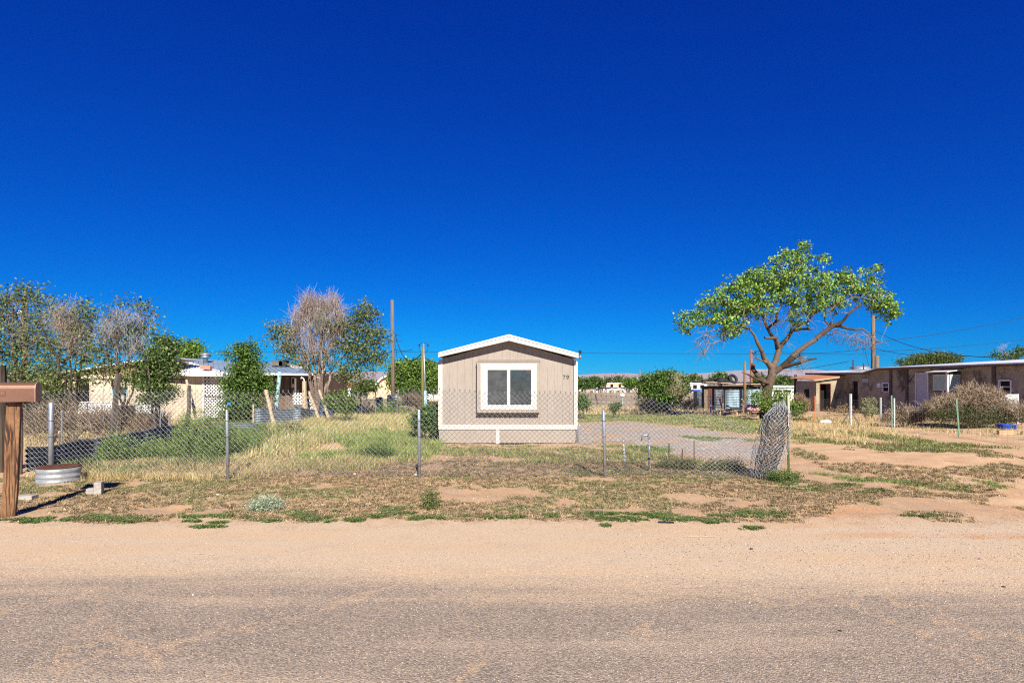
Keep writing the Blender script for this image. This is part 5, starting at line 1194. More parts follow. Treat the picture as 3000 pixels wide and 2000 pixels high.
w_ = MB().box(X_(330, H5), X_(375, H5), H5-.05, H5-.014, Z_(1160, H5), Z_(1132, H5)).build('window', M['bluep2'] if 'bluep2' in M else M['lblue'], h75)
MB().box(X_(335, H5), X_(370, H5), H5-.056, H5-.052, Z_(1157, H5), Z_(1135, H5)).build('pane', M['glass'], w_)
tag(MB().box(X_(392, 20), X_(492, 20), 20, 20.05, Z_(1250, 20), Z_(1229, 20)).build('rusty_sheet', M['rust']), 'low rusty brown steel sheet standing on edge before the cream house', 'metal sheet')

# ------------------------------------------------------------------ brown board house with the blue grey roof
HB = 38.0; hb_ = empty('board_house', GP(760, HB), 'weathered brown board house with a low blue grey metal roof and a porch', 'house')
gb = gzf(-16, HB) - .1
xl_, xr_ = X_(560, HB), X_(918, HB)
MB().box(xl_, xr_, HB+1.6, HB+8, gb, Z_(1094, HB+1.6)).build('wall', M['brownwood'], hb_)
x = X_(735, HB)
while x < xr_-.1:
    x2 = x+.3; MB().box(x+.012, x2-.012, HB+1.57, HB+1.6, gb, Z_(1094, HB+1.6)-.02).build('wall_board', M['brownwood'], hb_); x = x2
ev = [P(490, 1089, HB-.3), P(925, 1095, HB-.3)]; rg = [P(515, 1049, HB+5.5), P(850, 1065, HB+5.5), P(925, 1092, HB+4)]
rv = [ev[0], ev[1], rg[2], rg[1], rg[0]]
b = MB(); b.prism([ev[0], ev[1], rg[1], rg[0]], (0, 0, -.07)); b.prism([ev[1]+Vector((.002,0,0)), rg[2], rg[1]], (0, 0, -.07)); b.build('roof', M['bluemetal'], hb_)
b = MB()
for k in range(26):
    u = k/25; pa = ev[0].lerp(ev[1], u*.98); pb_ = rg[0].lerp(rg[1], u) if u < .96 else rg[1]; b.beam(pa+Vector((0,0,.02)), pb_+Vector((0,0,.02)), .03, .035)
o = b.build('roof_seams', M['bluemetal'], hb_); tag(o, kind='stuff')
MB().beam(ev[0]+Vector((0,-.03,-.05)), ev[1]+Vector((0,-.03,-.05)), .03, .13).build('fascia', M['whitewood'], hb_)
for px in (735, 798, 867): MB().box(X_(px, HB)-.05, X_(px, HB)+.05, HB-.1, HB, gb, Z_(1091, HB)).build('porch_post', M['greywood'], hb_)
dr = MB().box(X_(836, HB+1.5), X_(848, HB+1.5), HB+1.50, HB+1.56, gb+.3, Z_(1102, HB+1.5)).build('door', M['greywood'], hb_)
MB().box(X_(854, HB+1.5), X_(863, HB+1.5), HB+1.50, HB+1.56, Z_(1135, HB+1.5), Z_(1105, HB+1.5)).build('window', M['whitewood'], hb_)
MB().box(X_(856, HB+1.49), X_(861, HB+1.49), HB+1.48, HB+1.495, Z_(1125, HB+1.5), Z_(1108, HB+1.5)).build('pane', M['dark'], hb_)
MB().box(X_(797, HB+1.5), X_(810, HB+1.5), HB+1.45, HB+1.55, Z_(1130, HB+1.5), Z_(1108, HB+1.5)).build('window', M['glassd'], hb_)
MB().box(X_(845, HB-.5), X_(905, HB-.5), HB-.6, HB+1.55, gb, Z_(1172, HB-.5)).build('porch_deck', M['greywood'], hb_)
for pa, pb_, za, zb_ in ((857, 888, 1185, 1150), (905, 945, 1200, 1166)):
    Yq = HB-.65 if pa < 900 else HB-2
    x_0, x_1 = X_(pa, Yq), X_(pb_, Yq); sl = 0 if pa < 900 else -.5
    o = lattice(MB(), lambda u, v, d: (x_0+u, Yq+d, Z_(za, Yq)+v+u*sl), x_1-x_0, Z_(zb_, Yq)-Z_(za, Yq), .15, .075, .01).build('lattice_rail', M['white'], hb_); tag(o, kind='stuff')
vc = P(602, 1052, HB+4); vt = MB(); vt.lathe([(.16, -.35), (.16, .05), (.22, .08), (.32, .12), (.32, .2), (.2, .26), (.36, .3), (.36, .4), (.1, .46)], vc, 16); tag(vt.build('roof_vent', M['galv'], hb_, True))
r_ = random.Random(9)
for i, (px, py, w, h, nm, mt, lb) in enumerate(((815, 1063, .40, .12, 'roof_cooler', 'greywood', 'low boxy grey cooler housing lying on the blue grey roof'), (832, 1069, .25, .3, 'roof_box', 'black', 'small dark box on the blue grey roof beside the cooler'), (872, 1072, .7, .16, 'roof_boards', 'greywood', 'loose grey boards piled at the right end of the blue grey roof'), (885, 1080, .6, .2, 'roof_blocks', 'concrete', 'pale concrete blocks holding down the right end of the blue grey roof'))):
    c = P(px, py, HB+3.4-.4*(i > 2)); b = MB()
    if i < 2: b.box(-w, w, -.3, .3, -.2, h); b.box(-w-.04, w+.04, -.34, .34, h+.002, h+.05)
    else:
        for k in range(6): b.cbox((r_.uniform(-w, w), r_.uniform(-.3, .3), r_.uniform(-.05, h)), (.5, .22, .14), Matrix.Rotation(r_.uniform(-.6,.6), 3, 'Z') @ Matrix.Rotation(R(10), 3, 'Y'))
    o = b.build(nm, M[mt]); o.location = c; tag(o, lb, 'roof clutter')
# light blue leaning pipe in front of it
tag(MB().tube([P(806, 1240, 26.5), P(812, 1165, 26.5), P(820, 1088, 26.5)], [.085, .085, .085], 10).build('blue_pole', M['lblue']), 'faded light blue pole leaning in front of the brown board house', 'pole')
for i, (pa, ya, pb_, yb, lb) in enumerate(((880, 1144, 893, 1106, 'white hooked pipe above the pale upright post'),)):
    tag(MB().tube([P(893, 1120, 24.7), P(889, 1108, 24.7), P(883, 1105, 24.7), P(882, 1110, 24.7)], .03, 7).build('hooked_pipe', M['white'], None, True), lb, 'pipe')

# ------------------------------------------------------------------ far left: peach house, red roof, orange shed
HP = 92.0; gp = gzf(-20, HP)
hp = empty('peach_house', GP(1130, HP), 'small peach house with a white edged gambrel roof beyond the left fence', 'house')
gam = [(1096, 1150), (1096, 1142), (1105, 1122), (1117, 1109), (1134, 1101.5), (1150, 1109), (1163, 1122), (1170, 1140), (1170, 1150)]
MB().prism([(X_(a_, HP), HP, gp-.2 if b__ == 1150 else Z_(b__, HP)) for a_, b__ in reversed(gam)], (0, 9, 0)).build('wall', M['peach'], hp)
b = MB()
for i in range(1, 7):
    (a0, c0), (a1, c1) = gam[i], gam[i+1]; b.beam(P(a0, c0, HP-.3)+Vector((0,4.5,.05)), P(a1, c1, HP-.3)+Vector((0,4.5,.05)), 9.6, .22, up=(0,0,1))
b.build('roof', M['roofw'], hp)
MB().box(X_(1073, HP), X_(1096, HP), HP+.5, HP+6, gp-.2, Z_(1134, HP)).build('side_wing', M['peach'], hp)
MB().box(X_(1072, HP), X_(1097, HP), HP+.3, HP+6.2, Z_(1134, HP)+.01, Z_(1132, HP)).build('wing_roof', M['roofw'], hp)
Yq = 110; hr = empty('white_trailer_house', GP(1010, Yq), 'white trailer house with a red roof section seen through the half dead elm', 'house')
MB().box(X_(985, Yq), X_(1036, Yq), Yq, Yq+6, gzf(-30, Yq)-.2, Z_(1134, Yq)).build('wall', M['white'], hr)
MB().prism([(X_(983, Yq), Yq-.3, Z_(1134, Yq)+.01), (X_(1042, Yq), Yq-.3, Z_(1134, Yq)+.01), (X_(1036, Yq), Yq-.3, Z_(1121, Yq)), (X_(990, Yq), Yq-.3, Z_(1121, Yq))], (0, 6, 0)).build('roof', M['red'], hr)
Yq = 75; ho = empty('orange_shed', GP(1262, Yq), 'small orange trimmed shed with a window, between the green pole and the tan home', 'shed')
gq = gzf(-10, Yq)-.2
MB().box(X_(1246, Yq), X_(1292, Yq), Yq, Yq+5, gq, Z_(1125, Yq)).build('wall', M['peach'], ho)
for pa, pb_ in ((1244, 1249), (1262, 1265), (1281, 1284)): MB().box(X_(pa, Yq), X_(pb_, Yq), Yq-.05, Yq-.01, gq, Z_(1126, Yq)).build('trim_board', M['orange'], ho)
MB().prism([(X_(1242, Yq), Yq-.4, Z_(1126, Yq)), (X_(1298, Yq), Yq-.4, Z_(1126, Yq)), (X_(1290, Yq), Yq-.4, Z_(1119, Yq)), (X_(1256, Yq), Yq-.4, Z_(1117, Yq))], (0, 5.6, 0)).build('roof', M['orange'], ho)
wq = MB().box(X_(1266, Yq), X_(1279, Yq), Yq-.05, Yq-.01, Z_(1146, Yq), Z_(1130, Yq)).build('window', M['white'], ho); MB().box(X_(1268, Yq), X_(1277, Yq), Yq-.06, Yq-.052, Z_(1144, Yq), Z_(1132, Yq)).build('pane', M['glass'], wq)

# ------------------------------------------------------------------ utility poles and wires
def pole(label, px, pyt, pyb, Y, r, mat='polewood', name='utility_pole', extra=None, tilt=0):
    root = empty(name, GP(px, Y), label, 'pole'); x = X_(px, Y); g_ = gzf(x, Y)
    MB().tube([(x, Y, g_-.3), (x+(tilt*.5)*Y/FPX, Y, (Z_(pyt, Y)+g_)/2), (x+tilt*Y/FPX, Y, Z_(pyt, Y))], [r*1.15, r, r*.85], 12).build('shaft', M[mat], root, True)
    if extra: extra(root)
    return root
def ex1(root):
    Y = 42; b = MB()
    b.tube([P(1158, 1000, Y-.1), P(1166, 996, Y-.2), P(1178, 1001, Y-.3)], .02, 5); b.tube([P(1150, 990, Y), P(1163, 980, Y-.2), P(1172, 983, Y-.3)], .02, 5)
    b.build('service_loop', M['black'], root)
pole('tall bare wooden utility pole left of the tan home', 1152, 879, 1150, 42, .135, extra=ex1, tilt=-3)
Yg = 24.0
def ex2(root):
    MB().tube([P(1248, 1195, Yg-.2), P(1244, 1100, Yg-.2), P(1241, 1006, Yg-.2)], .035, 8).build('conduit', M['galv'], root, True)
    for s in (-1, 1):
        b = MB(); b.tube([P(1241, 1007, Yg-.2), P(1241+s*6, 1003, Yg-.2), P(1241+s*11, 1007, Yg-.2), P(1241+s*13, 1014, Yg-.2)], .012, 6); b.build('service_wire', M['black'], root)
        MB().tube([P(1241+s*12.6, 1008, Yg-.2), P(1241+s*13, 1014, Yg-.2)], .032, 8).build('insulator', M['black'], root)
        MB().tube([P(1241+s*13, 1014, Yg-.2), P(1241+s*12, 1026, Yg-.2), P(1241+s*4, 1033, Yg-.2)], .009, 5).build('service_wire', M['black'], root)
    MB().box(X_(1246, Yg), X_(1254, Yg), Yg-.35, Yg-.2, Z_(1190, Yg), Z_(1144, Yg)).build('meter_box', M['lblue'], root)
pole('short mossy green service pole with conduit and blue meter box, left of the tan home', 1240, 1016, 1215, Yg, .062, 'greenpole', 'service_pole', ex2, tilt=-3)
pole('brown utility pole standing behind the grey stucco house', 2558, 922, 1080, 52, .17)
def exs(root): pass
pole('short cut off pole stub right beside the brown utility pole', 2569, 1042, 1090, 50, .19, 'greywood', 'pole_stub')
def exl(root):
    Y = 26
    MB().tube([P(74, 916, Y), P(66, 912, Y-.2), P(58, 915, Y-.5)], .025, 6).build('lamp_arm', M['galv'], root)
    b = MB(); c = P(60, 916, Y-.5); b.lathe([(.10, -.10), (.13, .0), (.09, .07), (.02, .1)], c, 12); b.build('lamp_head', M['white'], root, True)
    b = MB(); b.lathe([(.09, -.12), (.10, .05), (.07, .14), (.02, .17)], P(73, 874, Y), 10); b.build('photo_cell', M['palewood'], root)
pole('old pole with a small white street lamp, half hidden in the far left elm', 73, 880, 1110, 26, .11, 'polewood', 'lamp_pole', exl)
pole('thin rusty pole in front of the tyre topped shack, behind the cottonwood trunk', 2201, 1025, 1120, 46, .10, 'rustpole' if 'rustpole' in M else 'polewood', 'thin_pole')
pole('orange brown wooden pole standing at the tyre topped shack', 2182, 1058, 1135, 42.5, .10, 'palewood2' if 'palewood2' in M else 'palewood', 'wooden_pole')
pole('small pole far out behind the round bush', 1874, 1084, 1130, 150, .28, 'greywood', 'far_pole')
pole('short dark post at the corner of the lit shed on the right', 2331, 1097, 1175, 45.5, .12, 'darkwood', 'corner_post')
def wire(label, a, b_, sag, r=.018, n=20):
    a = Vector(a); b_ = Vector(b_); pts = [a.lerp(b_, i/n) - Vector((0, 0, sag*4*(i/n)*(1-i/n))) for i in range(n+1)]
    A = Acc(); pts = np.array(pts); segs(A, pts[:-1], pts[1:], r, r, (.03,.035,.04), 4); tag(A.build('power_wire', M['twig']), label, 'wire')
wire('slack black wire from the tall utility pole down to the green service pole', P(1157, 975, 42), P(1236, 1033, Yg), 1.0, .026)
wire('thin wire hanging from the tall utility pole to the ground behind the weeds', P(1155, 990, 42), P(1182, 1165, 40), .1, .012)
wire('black wire running left from the tall utility pole into the half dead elm', P(1152, 1023, 42), P(1095, 1025, 40), .35, .02)
wire('black wire from the tall utility pole towards the white insulator', P(1152, 1022, 42), P(1208, 1024, 40), .1, .02)
wire('drooping service wire from the green service pole to the tan home eave', P(1245, 1046, Yg), P(1288, 1064, 17.5), .05, .009)
wire('long thin level wire crossing behind the left part of the yard', P(200, 1030, 150), P(1290, 1031, 150), 0, .05)
wire('long thin level wire crossing from the tan home towards the cottonwood', P(1690, 1034, 150), P(2600, 1038, 150), 0, .05)
wire('upper thin wire crossing behind the tan home roof', P(880, 868, 90), P(2200, 905, 110), .3, .010)
wire('sagging black wire from the brown utility pole to the stucco house roof', P(2564, 968, 52), P(2905, 1046, 31), .55, .022)
wire('straight thin wire from the brown utility pole rising to the right edge', P(2563, 1002, 52), P(3060, 915, 60), .3, .02)
wire('low thin wire right of the brown utility pole, sloping to the house roof', P(2563, 1020, 52), P(2680, 1040, 38), .1, .018)
wire('lower thin wire right of the brown utility pole', P(2562, 1030, 52), P(3060, 985, 90), .3, .02)
wire('thin wire running left from the brown utility pole behind the cottonwood', P(2557, 1018, 52), P(2280, 1030, 60), .3, .018)
wire('low thin wire from the roof mast leftwards behind the cottonwood', P(2487, 1058, 46), P(2200, 1090, 80), .3, .018)
wire('guy wire slanting down beside the brown utility pole', P(2533, 1022, 52), P(2546, 1075, 50), 0, .015)

# ------------------------------------------------------------------ grey stucco house on the right
RX = 24.0; RB = empty('stucco_house', (RX, 34, gzf(RX, 34)), 'long low grey brown stucco house with a flat white roof, in shade', 'house')
def YR(px, X=RX): return FPX * X / (px - 1500)
def ZR(py, Y): return Z_(py, Y)
Yn, Ym, Yf = 22.0, 38.2, 46.0
def wtop(y): return 2.49 if y < 37.6 else (2.49 - (y-37.6)/1.6*.25 if y < 39.2 else 2.24)
b = MB()
ylist = [Yn, 30, 37.6, 39.2, Yf]
openings = []      # recessed openings are built as dark boxes let 3 cm into the wall thickness
def wallbox(y0, y1, z0, z1): b.box(RX, RX+.22, y0, y1, z0, z1)
op = [(YR(2513), YR(2497), -.35, 1.70), (YR(2605), YR(2585), Z_(1146, YR(2595)), Z_(1121, YR(2595))), (YR(2963), YR(2927), Z_(1152, YR(2945)), Z_(1113, YR(2945)))]
cutsY = sorted([Yn, 37.6, 39.2, Yf] + [q for o_ in op for q in o_[:2]])
for y0, y1 in zip(cutsY[:-1], cutsY[1:]):
    o_ = [q for q in op if abs(q[0]-y0) < 1e-6]; tp_ = min(wtop(y0), wtop(y1))
    if o_: wallbox(y0, y1, -.9, o_[0][2]); wallbox(y0, y1, o_[0][3], tp_)
    else: b.prism([(RX, y0, -.9), (RX, y0, wtop(y0)), (RX, y1, wtop(y1)), (RX, y1, -.9)], (.22, 0, 0))
b.build('wall', M['stucco'], RB)
b = MB(); b.box(RX+.22, RX+9, Yn, Yn+.2, -.5, 2.6); b.box(RX+9, RX+9.2, Yn, Yf, -.9, 2.3); b.box(RX+.22, RX+9, Yf-.2, Yf, -.9, 2.3); b.build('rear_walls', M['stucco'], RB)
b = MB(); ov = .32
for (y0, z0_), (y1, z1_) in (((Yn-.3, 2.52), (37.6, 2.52)), ((37.6, 2.52), (39.2, 2.27)), ((39.2, 2.27), (46.9, 2.32))):
    b.prism([(RX-ov, y0, z0_), (RX-ov, y0, z0_+.05), (RX-ov, y1, z1_+.05), (RX-ov, y1, z1_)], (9.9, 0, .57))
b.build('roof', M['roofw'], RB)
b = MB()
for (y0, z0_), (y1, z1_) in (((Yn-.3, 2.52), (37.6, 2.52)), ((37.6, 2.52), (39.2, 2.27)), ((39.2, 2.27), (46.9, 2.32))):
    b.prism([(RX-ov+.01, y0, z0_-.11), (RX-ov+.01, y0, z0_-.003), (RX-ov+.01, y1, z1_-.003), (RX-ov+.01, y1, z1_-.11)], (.035, 0, 0))
b.build('fascia', M['brownwood'], RB)
for k in range(14):
    y = Yn + .6 + k*1.15; MB().box(RX-ov+.05, RX-.002, y, y+.07, 2.41, 2.515).build('rafter_end', M['brownwood'], RB)
for px in (2611, 2658, 2913): y = YR(px); MB().box(RX-.06, RX-.002, y-.10, y+.10, gzf(RX, y)-.2, 2.40 if y < 37 else 2.2).build('pilaster', M['stuccod'] if 'stuccod' in M else M['stucco'], RB)
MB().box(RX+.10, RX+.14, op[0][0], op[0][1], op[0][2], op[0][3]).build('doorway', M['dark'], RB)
# windows with frames
def rwin(y0, y1, z0, z1, lower_dark=True, mat='white'):
    f = MB(); t_ = .05
    f.box(RX-.03, RX+.05, y0-.03, y0+t_, z0, z1); f.box(RX-.03, RX+.05, y1-t_, y1+.03, z0, z1); f.box(RX-.035, RX+.05, y0-.05, y1+.05, z0-.04, z0+.01); f.box(RX-.03, RX+.05, y0+t_, y1-t_, z1-t_, z1+.03)
    f.box(RX-.01, RX+.04, y0+t_, y1-t_, (z0+z1)/2-.02, (z0+z1)/2+.02)
    w = f.build('window', M[mat], RB); MB().box(RX+.06, RX+.065, y0, y1, z0, (z0+z1)/2).build('pane', M['dark'], w); MB().box(RX+.055, RX+.06, y0, y1, (z0+z1)/2, z1).build('pane', M['glassd' if not lower_dark else 'dark'], w); return w
rwin(*op[1], lower_dark=False); rwin(*op[2])
y0, y1 = YR(2544), YR(2526); v = MB(); v.box(RX-.03, RX-.002, y0, y1, Z_(1119, 39.5), Z_(1108, 39.5)); v = v.build('wall_vent', M['greypost'], RB)
y0, y1 = YR(2847), YR(2828); v = MB().box(RX-.03, RX-.002, y0, y1, Z_(1080, 30.5), Z_(1071, 30.5)).build('wall_vent', M['greypost'], RB)
for k in range(2): MB().box(RX-.036, RX-.031, y0+.03+k*.24, y0+.2+k*.24, Z_(1078.5, 30.5), Z_(1072.5, 30.5)).build('louvre', M['dark'], v)
y0, y1 = YR(2580), YR(2569); MB().box(RX-.02, RX-.002, y0, y1, Z_(1134, 38), Z_(1122, 38)).build('notice', M['white'], RB)
# white door
y0, y1 = YR(2722), YR(2685); zt_, zb_ = Z_(1092, 33.9), Z_(1194, 33.9)
dr = MB().box(RX-.05, RX-.002, y0+.05, y1-.05, zb_, zt_-.05).build('door', M['doorw'] if 'doorw' in M else M['greypost'], RB)
f = MB(); f.box(RX-.08, RX-.002, y0-.02, y0+.048, zb_, zt_); f.box(RX-.08, RX-.002, y1-.048, y1+.02, zb_, zt_); f.box(RX-.08, RX-.002, y0+.05, y1-.05, zt_-.048, zt_); f.build('door_frame', M['white'], dr)
MB().box(RX-.62, RX-.004, y0-.1, y1+.1, gzf(RX, 34)-.1, zb_-.01).build('door_step', M['concrete'], RB)
b = MB(); b.tube([(RX-.3, y0-.25, 0), (RX-.3, y0-.25, 1.0), (RX-.3, y0-1.1, 1.0), (RX-.3, y0-1.1, 0)], .022, 6)
for k in range(4): b.tube([(RX-.3, y0-.4-.17*k, .1), (RX-.3, y0-.4-.17*k, 1.0)], .014, 5)
b.build('hand_rail', M['white'], RB)
# bay
BX = 23.27; Yb0, Yb1 = 31.0, 32.1; z0_, z1_ = Z_(1147, 31), Z_(1092, 31)
bay = MB().box(BX+.02, RX-.003, Yb0+.02, Yb1-.02, z0_, z1_).build('window_bay', M['darkwood'], RB)
f = MB(); f.box(BX-.03, BX+.05, Yb0-.03, Yb0+.10, z0_-.1, z1_); f.build('corner_board', M['whitewood'], bay)
for (ax, y0, y1) in (('x', Yb0+.14, Yb1-.04), ('y', BX+.10, RX-.05)):
    f = MB(); t_ = .05; zz0, zz1 = z0_+.06, z1_-.08
    def bx(b_, u0, u1, v0, v1, d0=-.012, d1=.018):
        if ax == 'x': b_.box(BX+d0, BX+d1, u0, u1, v0, v1)
        else: b_.box(u0, u1, Yb0+d0, Yb0+d1, v0, v1)
    bx(f, y0, y0+t_, zz0, zz1); bx(f, y1-t_, y1, zz0, zz1); bx(f, y0+t_, y1-t_, zz0, zz0+t_); bx(f, y0+t_, y1-t_, zz1-t_, zz1)
    for k in range(1, 4): u = y0 + (y1-y0)*k/4; bx(f, u-.012, u+.012, zz0+t_, zz1-t_)
    w = f.build('window', M['lblue2'], bay); f = MB(); bx(f, y0+t_, y1-t_, zz0+t_, zz1-t_, -.004 if ax == 'x' else -.004, .012); f.build('blind', M['blind'], w)
MB().prism([(BX-.22, Yb0-.25, z1_+.03), (BX-.22, Yb1+.3, z1_+.03), (RX-.003, Yb1+.3, z1_+.16), (RX-.003, Yb0-.25, z1_+.16)], (0, 0, .04)).build('awning', M['whitewood'], bay)
MB().box(BX+.02, BX+.12, Yb0+.02, Yb0+.12, gzf(BX, 31)-.2, z0_-.002).build('bay_leg', M['postwood'], RB)
MB().tube([(RX-.03, YR(2685), Z_(1092, 34)), (RX-.03, YR(2638), Z_(1150, 36))], .012, 5).build('cable', M['black'], RB)
# lit shed in front of its far end
SF = 42.0; sx0 = X_(2391, SF)
sh = MB(); sz = lambda x: Z_(1115, SF) + (x-sx0)/(RX-sx0)*(.24)
da, db = X_(2401, SF), X_(2434, SF); dz = Z_(1125, SF)
sh.prism([(sx0, SF, -.9), (da, SF, -.9), (da, SF, sz(da)), (sx0, SF, sz(sx0))], (0, .15, 0)); sh.prism([(db, SF, -.9), (RX-.003, SF, -.9), (RX-.003, SF, sz(RX)), (db, SF, sz(db))], (0, .15, 0))
sh.prism([(da, SF, dz), (db, SF, dz), (db, SF, sz(db)), (da, SF, sz(da))], (0, .15, 0))
sh.box(sx0, sx0+.15, SF+.15, 45.0, -.9, sz(sx0)-.01); sh.build('shed_wall', M['stucco'], RB)
MB().prism([(sx0-.2, SF-.25, sz(sx0-.2)+.005), (RX-.004, SF-.25, sz(RX)+.03), (RX-.004, SF-.25, sz(RX)+.09), (sx0-.2, SF-.25, sz(sx0-.2)+.065)], (0, .05, 0)).build('shed_fascia', M['palewood'], RB)
MB().prism([(sx0-.3, SF-.2, sz(sx0-.3)+.07), (RX-.004, SF-.2, sz(RX)+.095), (RX-.004, SF-.2, sz(RX)+.14), (sx0-.3, SF-.2, sz(sx0-.3)+.115)], (0, 3.9, .15)).build('shed_roof', M['rustroof'] if 'rustroof' in M else M['rust'], RB)
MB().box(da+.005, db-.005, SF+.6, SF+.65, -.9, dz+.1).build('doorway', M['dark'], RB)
f = MB(); f.box(da, da+.05, SF-.015, SF+.05, -.6, dz); f.box(db-.05, db, SF-.015, SF+.05, -.6, dz); f.box(da, db, SF-.02, SF+.05, dz, dz+.06); f.build('door_frame', M['rust'], RB)
MB().box(sx0-.02, sx0-.002, YR(2371, sx0), YR(2357, sx0), Z_(1165, 43), Z_(1140, 43)).build('window', M['dark'], RB)
# roof things
tag(MB().tube([(RX+.4, 41.5, 2.5), (RX+.4, 41.5, Z_(1053, 41.5))], .05, 8).build('roof_pipe', M['rust']), 'tall thin rusty pipe standing on the low roof section', 'pipe')
tag(MB().tube([(RX+.6, 40.6, 2.5), (RX+.6, 40.6, Z_(1064, 40.6))], .05, 8).build('roof_pipe', M['rust']), 'shorter rusty pipe stub beside the roof cooler', 'pipe')
b = MB(); b.lathe([(.62, -.02), (.66, .03), (.66, .12), (.60, .15), (.58, .22), (.3, .27), (.05, .28)], (RX+1.3, 42.2, 2.53), 20); tag(b.build('roof_cooler', M['galv'], None, True), 'round grey vent cooler on the low roof section of the stucco house', 'cooler')

# ------------------------------------------------------------------ tyre topped shack
SY = 43.0; sk = empty('tin_shack', GP(2170, SY), 'low tin shack clad in light corrugated iron with tyres on its sagging roof', 'shack'); gs = gzf(16, SY)-.1
MB().box(X_(2095, SY), X_(2240, SY), SY+.1, SY+3, gs, Z_(1131, SY)).build('core_wall', M['darkwood'], sk)
def skirt_sheet(pa, pb_, mat, Y, yt, yb, sd__): 
    o = corrugated('corrugated_sheet', (X_(pa, Y), Y), (X_(pb_, Y), Y), 0, Z_(yt, Y)-Z_(yb, Y), mat, 13, .016, sk, seed=sd__)
skirt_sheet(2124, 2177, 'corrl', SY, 1136, 1200, 31); skirt_sheet(2184, 2236, 'corrl', SY+.05, 1134, 1200, 32); skirt_sheet(2092, 2120, 'corrd', SY+.02, 1136, 1198, 33)
MB().box(X_(2062, SY), X_(2073, SY), SY-.05, SY+.0, gs, Z_(1140, SY)).build('gate_board', M['greywood'], sk)
MB().box(X_(2074, SY), X_(2086, SY), SY-.02, SY+.03, gs, Z_(1138, SY)).build('rusty_panel', M['rust'], sk)
MB().box(X_(2046, SY), X_(2062, SY), SY+.3, SY+1.2, gs, Z_(1146, SY)).build('side_bin', M['corrd'], sk)
b = MB(); b.prism([P(2060, 1122, SY-.3), P(2235, 1130, SY-.3), P(2235, 1126.5, SY-.3), P(2140, 1122, SY-.3), P(2060, 1119, SY-.3)], (0, 3.6, .12)); b.build('roof', M['greywood'], sk)
r_ = random.Random(4)
for k in range(7):
    pa = 2066+k*22; MB().beam(P(pa, 1121+k*.9+r_.uniform(-2,2), SY-.45), P(pa+34, 1121+k*.9+r_.uniform(-2,3), SY-.35), .16, .05).build('roof_board', M['greywood'] if k % 2 else M['palewood'], sk)
def tyre(px, py, Y, tilt, label, az_=0, ro=.36):
    b = MB(); b.lathe([(ro*.62,-.08),(ro*.8,-.11),(ro*.97,-.09),(ro,-.04),(ro,.04),(ro*.97,.09),(ro*.8,.11),(ro*.62,.08),(ro*.60,0),(ro*.62,-.08)], (0,0,0), 22, False)
    o = b.build('tyre', M['black'], None, True); o.location = P(px, py, Y); o.rotation_euler = (R(tilt), 0, R(az_)); tag(o, label, 'tyre', 'old tyres on the tin shack roof'); return o
tyre(2068, 1118, SY+.3, 8, 'black tyre lying at the left end of the shack roof')
tyre(2088, 1115, SY+1.2, 28, 'tilted tyre leaning on the shack roof, second from the left')
tyre(2110, 1115, SY+.3, 6, 'flat black tyre in the middle of the shack roof, below the stack'); tyre(2113, 1109.5, SY+.4, 4, 'upper black tyre of the pair stacked on the shack roof', ro=.33)
tyre(2128, 1118, SY+.1, 12, 'black tyre lying right of the stacked pair on the shack roof')
tyre(2147, 1109, SY+.3, 62, 'upright round tyre standing on the shack roof beside the pole', 20, .38)
tyre(2196, 1125, SY+.3, 5, 'low black tyre right of the pole on the shack roof'); 
# ride-on toy car under the tree
TY = 36.0; tc = empty('toy_car', GP(2206, TY), 'faded pink and white ride-on toy car parked under the cottonwood', 'toy car'); g_ = gzf(tc.location.x, TY); cx = tc.location.x
b = MB(); b.prism([(cx-.48, TY-.28, g_+.16), (cx+.48, TY-.28, g_+.16), (cx+.46, TY-.28, g_+.40), (cx+.25, TY-.28, g_+.47), (cx+.16, TY-.28, g_+.62), (cx-.22, TY-.28, g_+.64), (cx-.32, TY-.28, g_+.46), (cx-.48, TY-.28, g_+.40)], (0, .6, 0)); b.build('body', M['pink'] if 'pink' in M else M['peach'], tc, False, .03)
MB().prism([(cx-.25, TY-.285, g_+.47), (cx+.2, TY-.285, g_+.47), (cx+.13, TY-.285, g_+.59), (cx-.2, TY-.285, g_+.60)], (0, -.004, 0)).build('window', M['dark'], tc)
MB().box(cx-.5, cx+.5, TY-.31, TY-.285, g_+.24, g_+.29).build('bumper', M['rust'], tc)
for dx in (-.40, .40):
    for dy in (-.3, .26):
        b = MB(); b.lathe([(.10, -.06), (.17, -.06), (.18, 0), (.17, .06), (.10, .06)], n=14); b.v = [(cx+dx+x, TY+dy+z, g_+.17+y) for x, y, z in b.v]; b.build('wheel', M['black'], tc, True)
# cut logs at the shack
r_ = random.Random(8)
for i, (pa, ya, pb_, yb, rr, lb) in enumerate(((2108, 1164, 2118, 1200, .07, 'pale cut branch leaning beside the braced white post'), (2180, 1164, 2171, 1202, .08, 'orange tinted cut branch leaning on the tin shack'), (2128, 1202, 2168, 1197, .09, 'pale log lying in front of the tin shack'), (2100, 1206, 2150, 1200, .05, 'thin pale branch lying before the braced white post'), (2160, 1206, 2186, 1204, .08, 'short pale log lying left of the toy car'), (2128, 1188, 2150, 1200, .05, 'crooked dry branch propped before the light corrugated wall'))):
    tag(MB().tube([P(pa, ya, 38), (P(pa, ya, 38)+P(pb_, yb, 38))/2+Vector((0, .1, .05)), P(pb_, yb, 38)], [rr, rr*.9, rr*.7], 7, True, .12).build('cut_log', M['palewood']), lb, 'log')

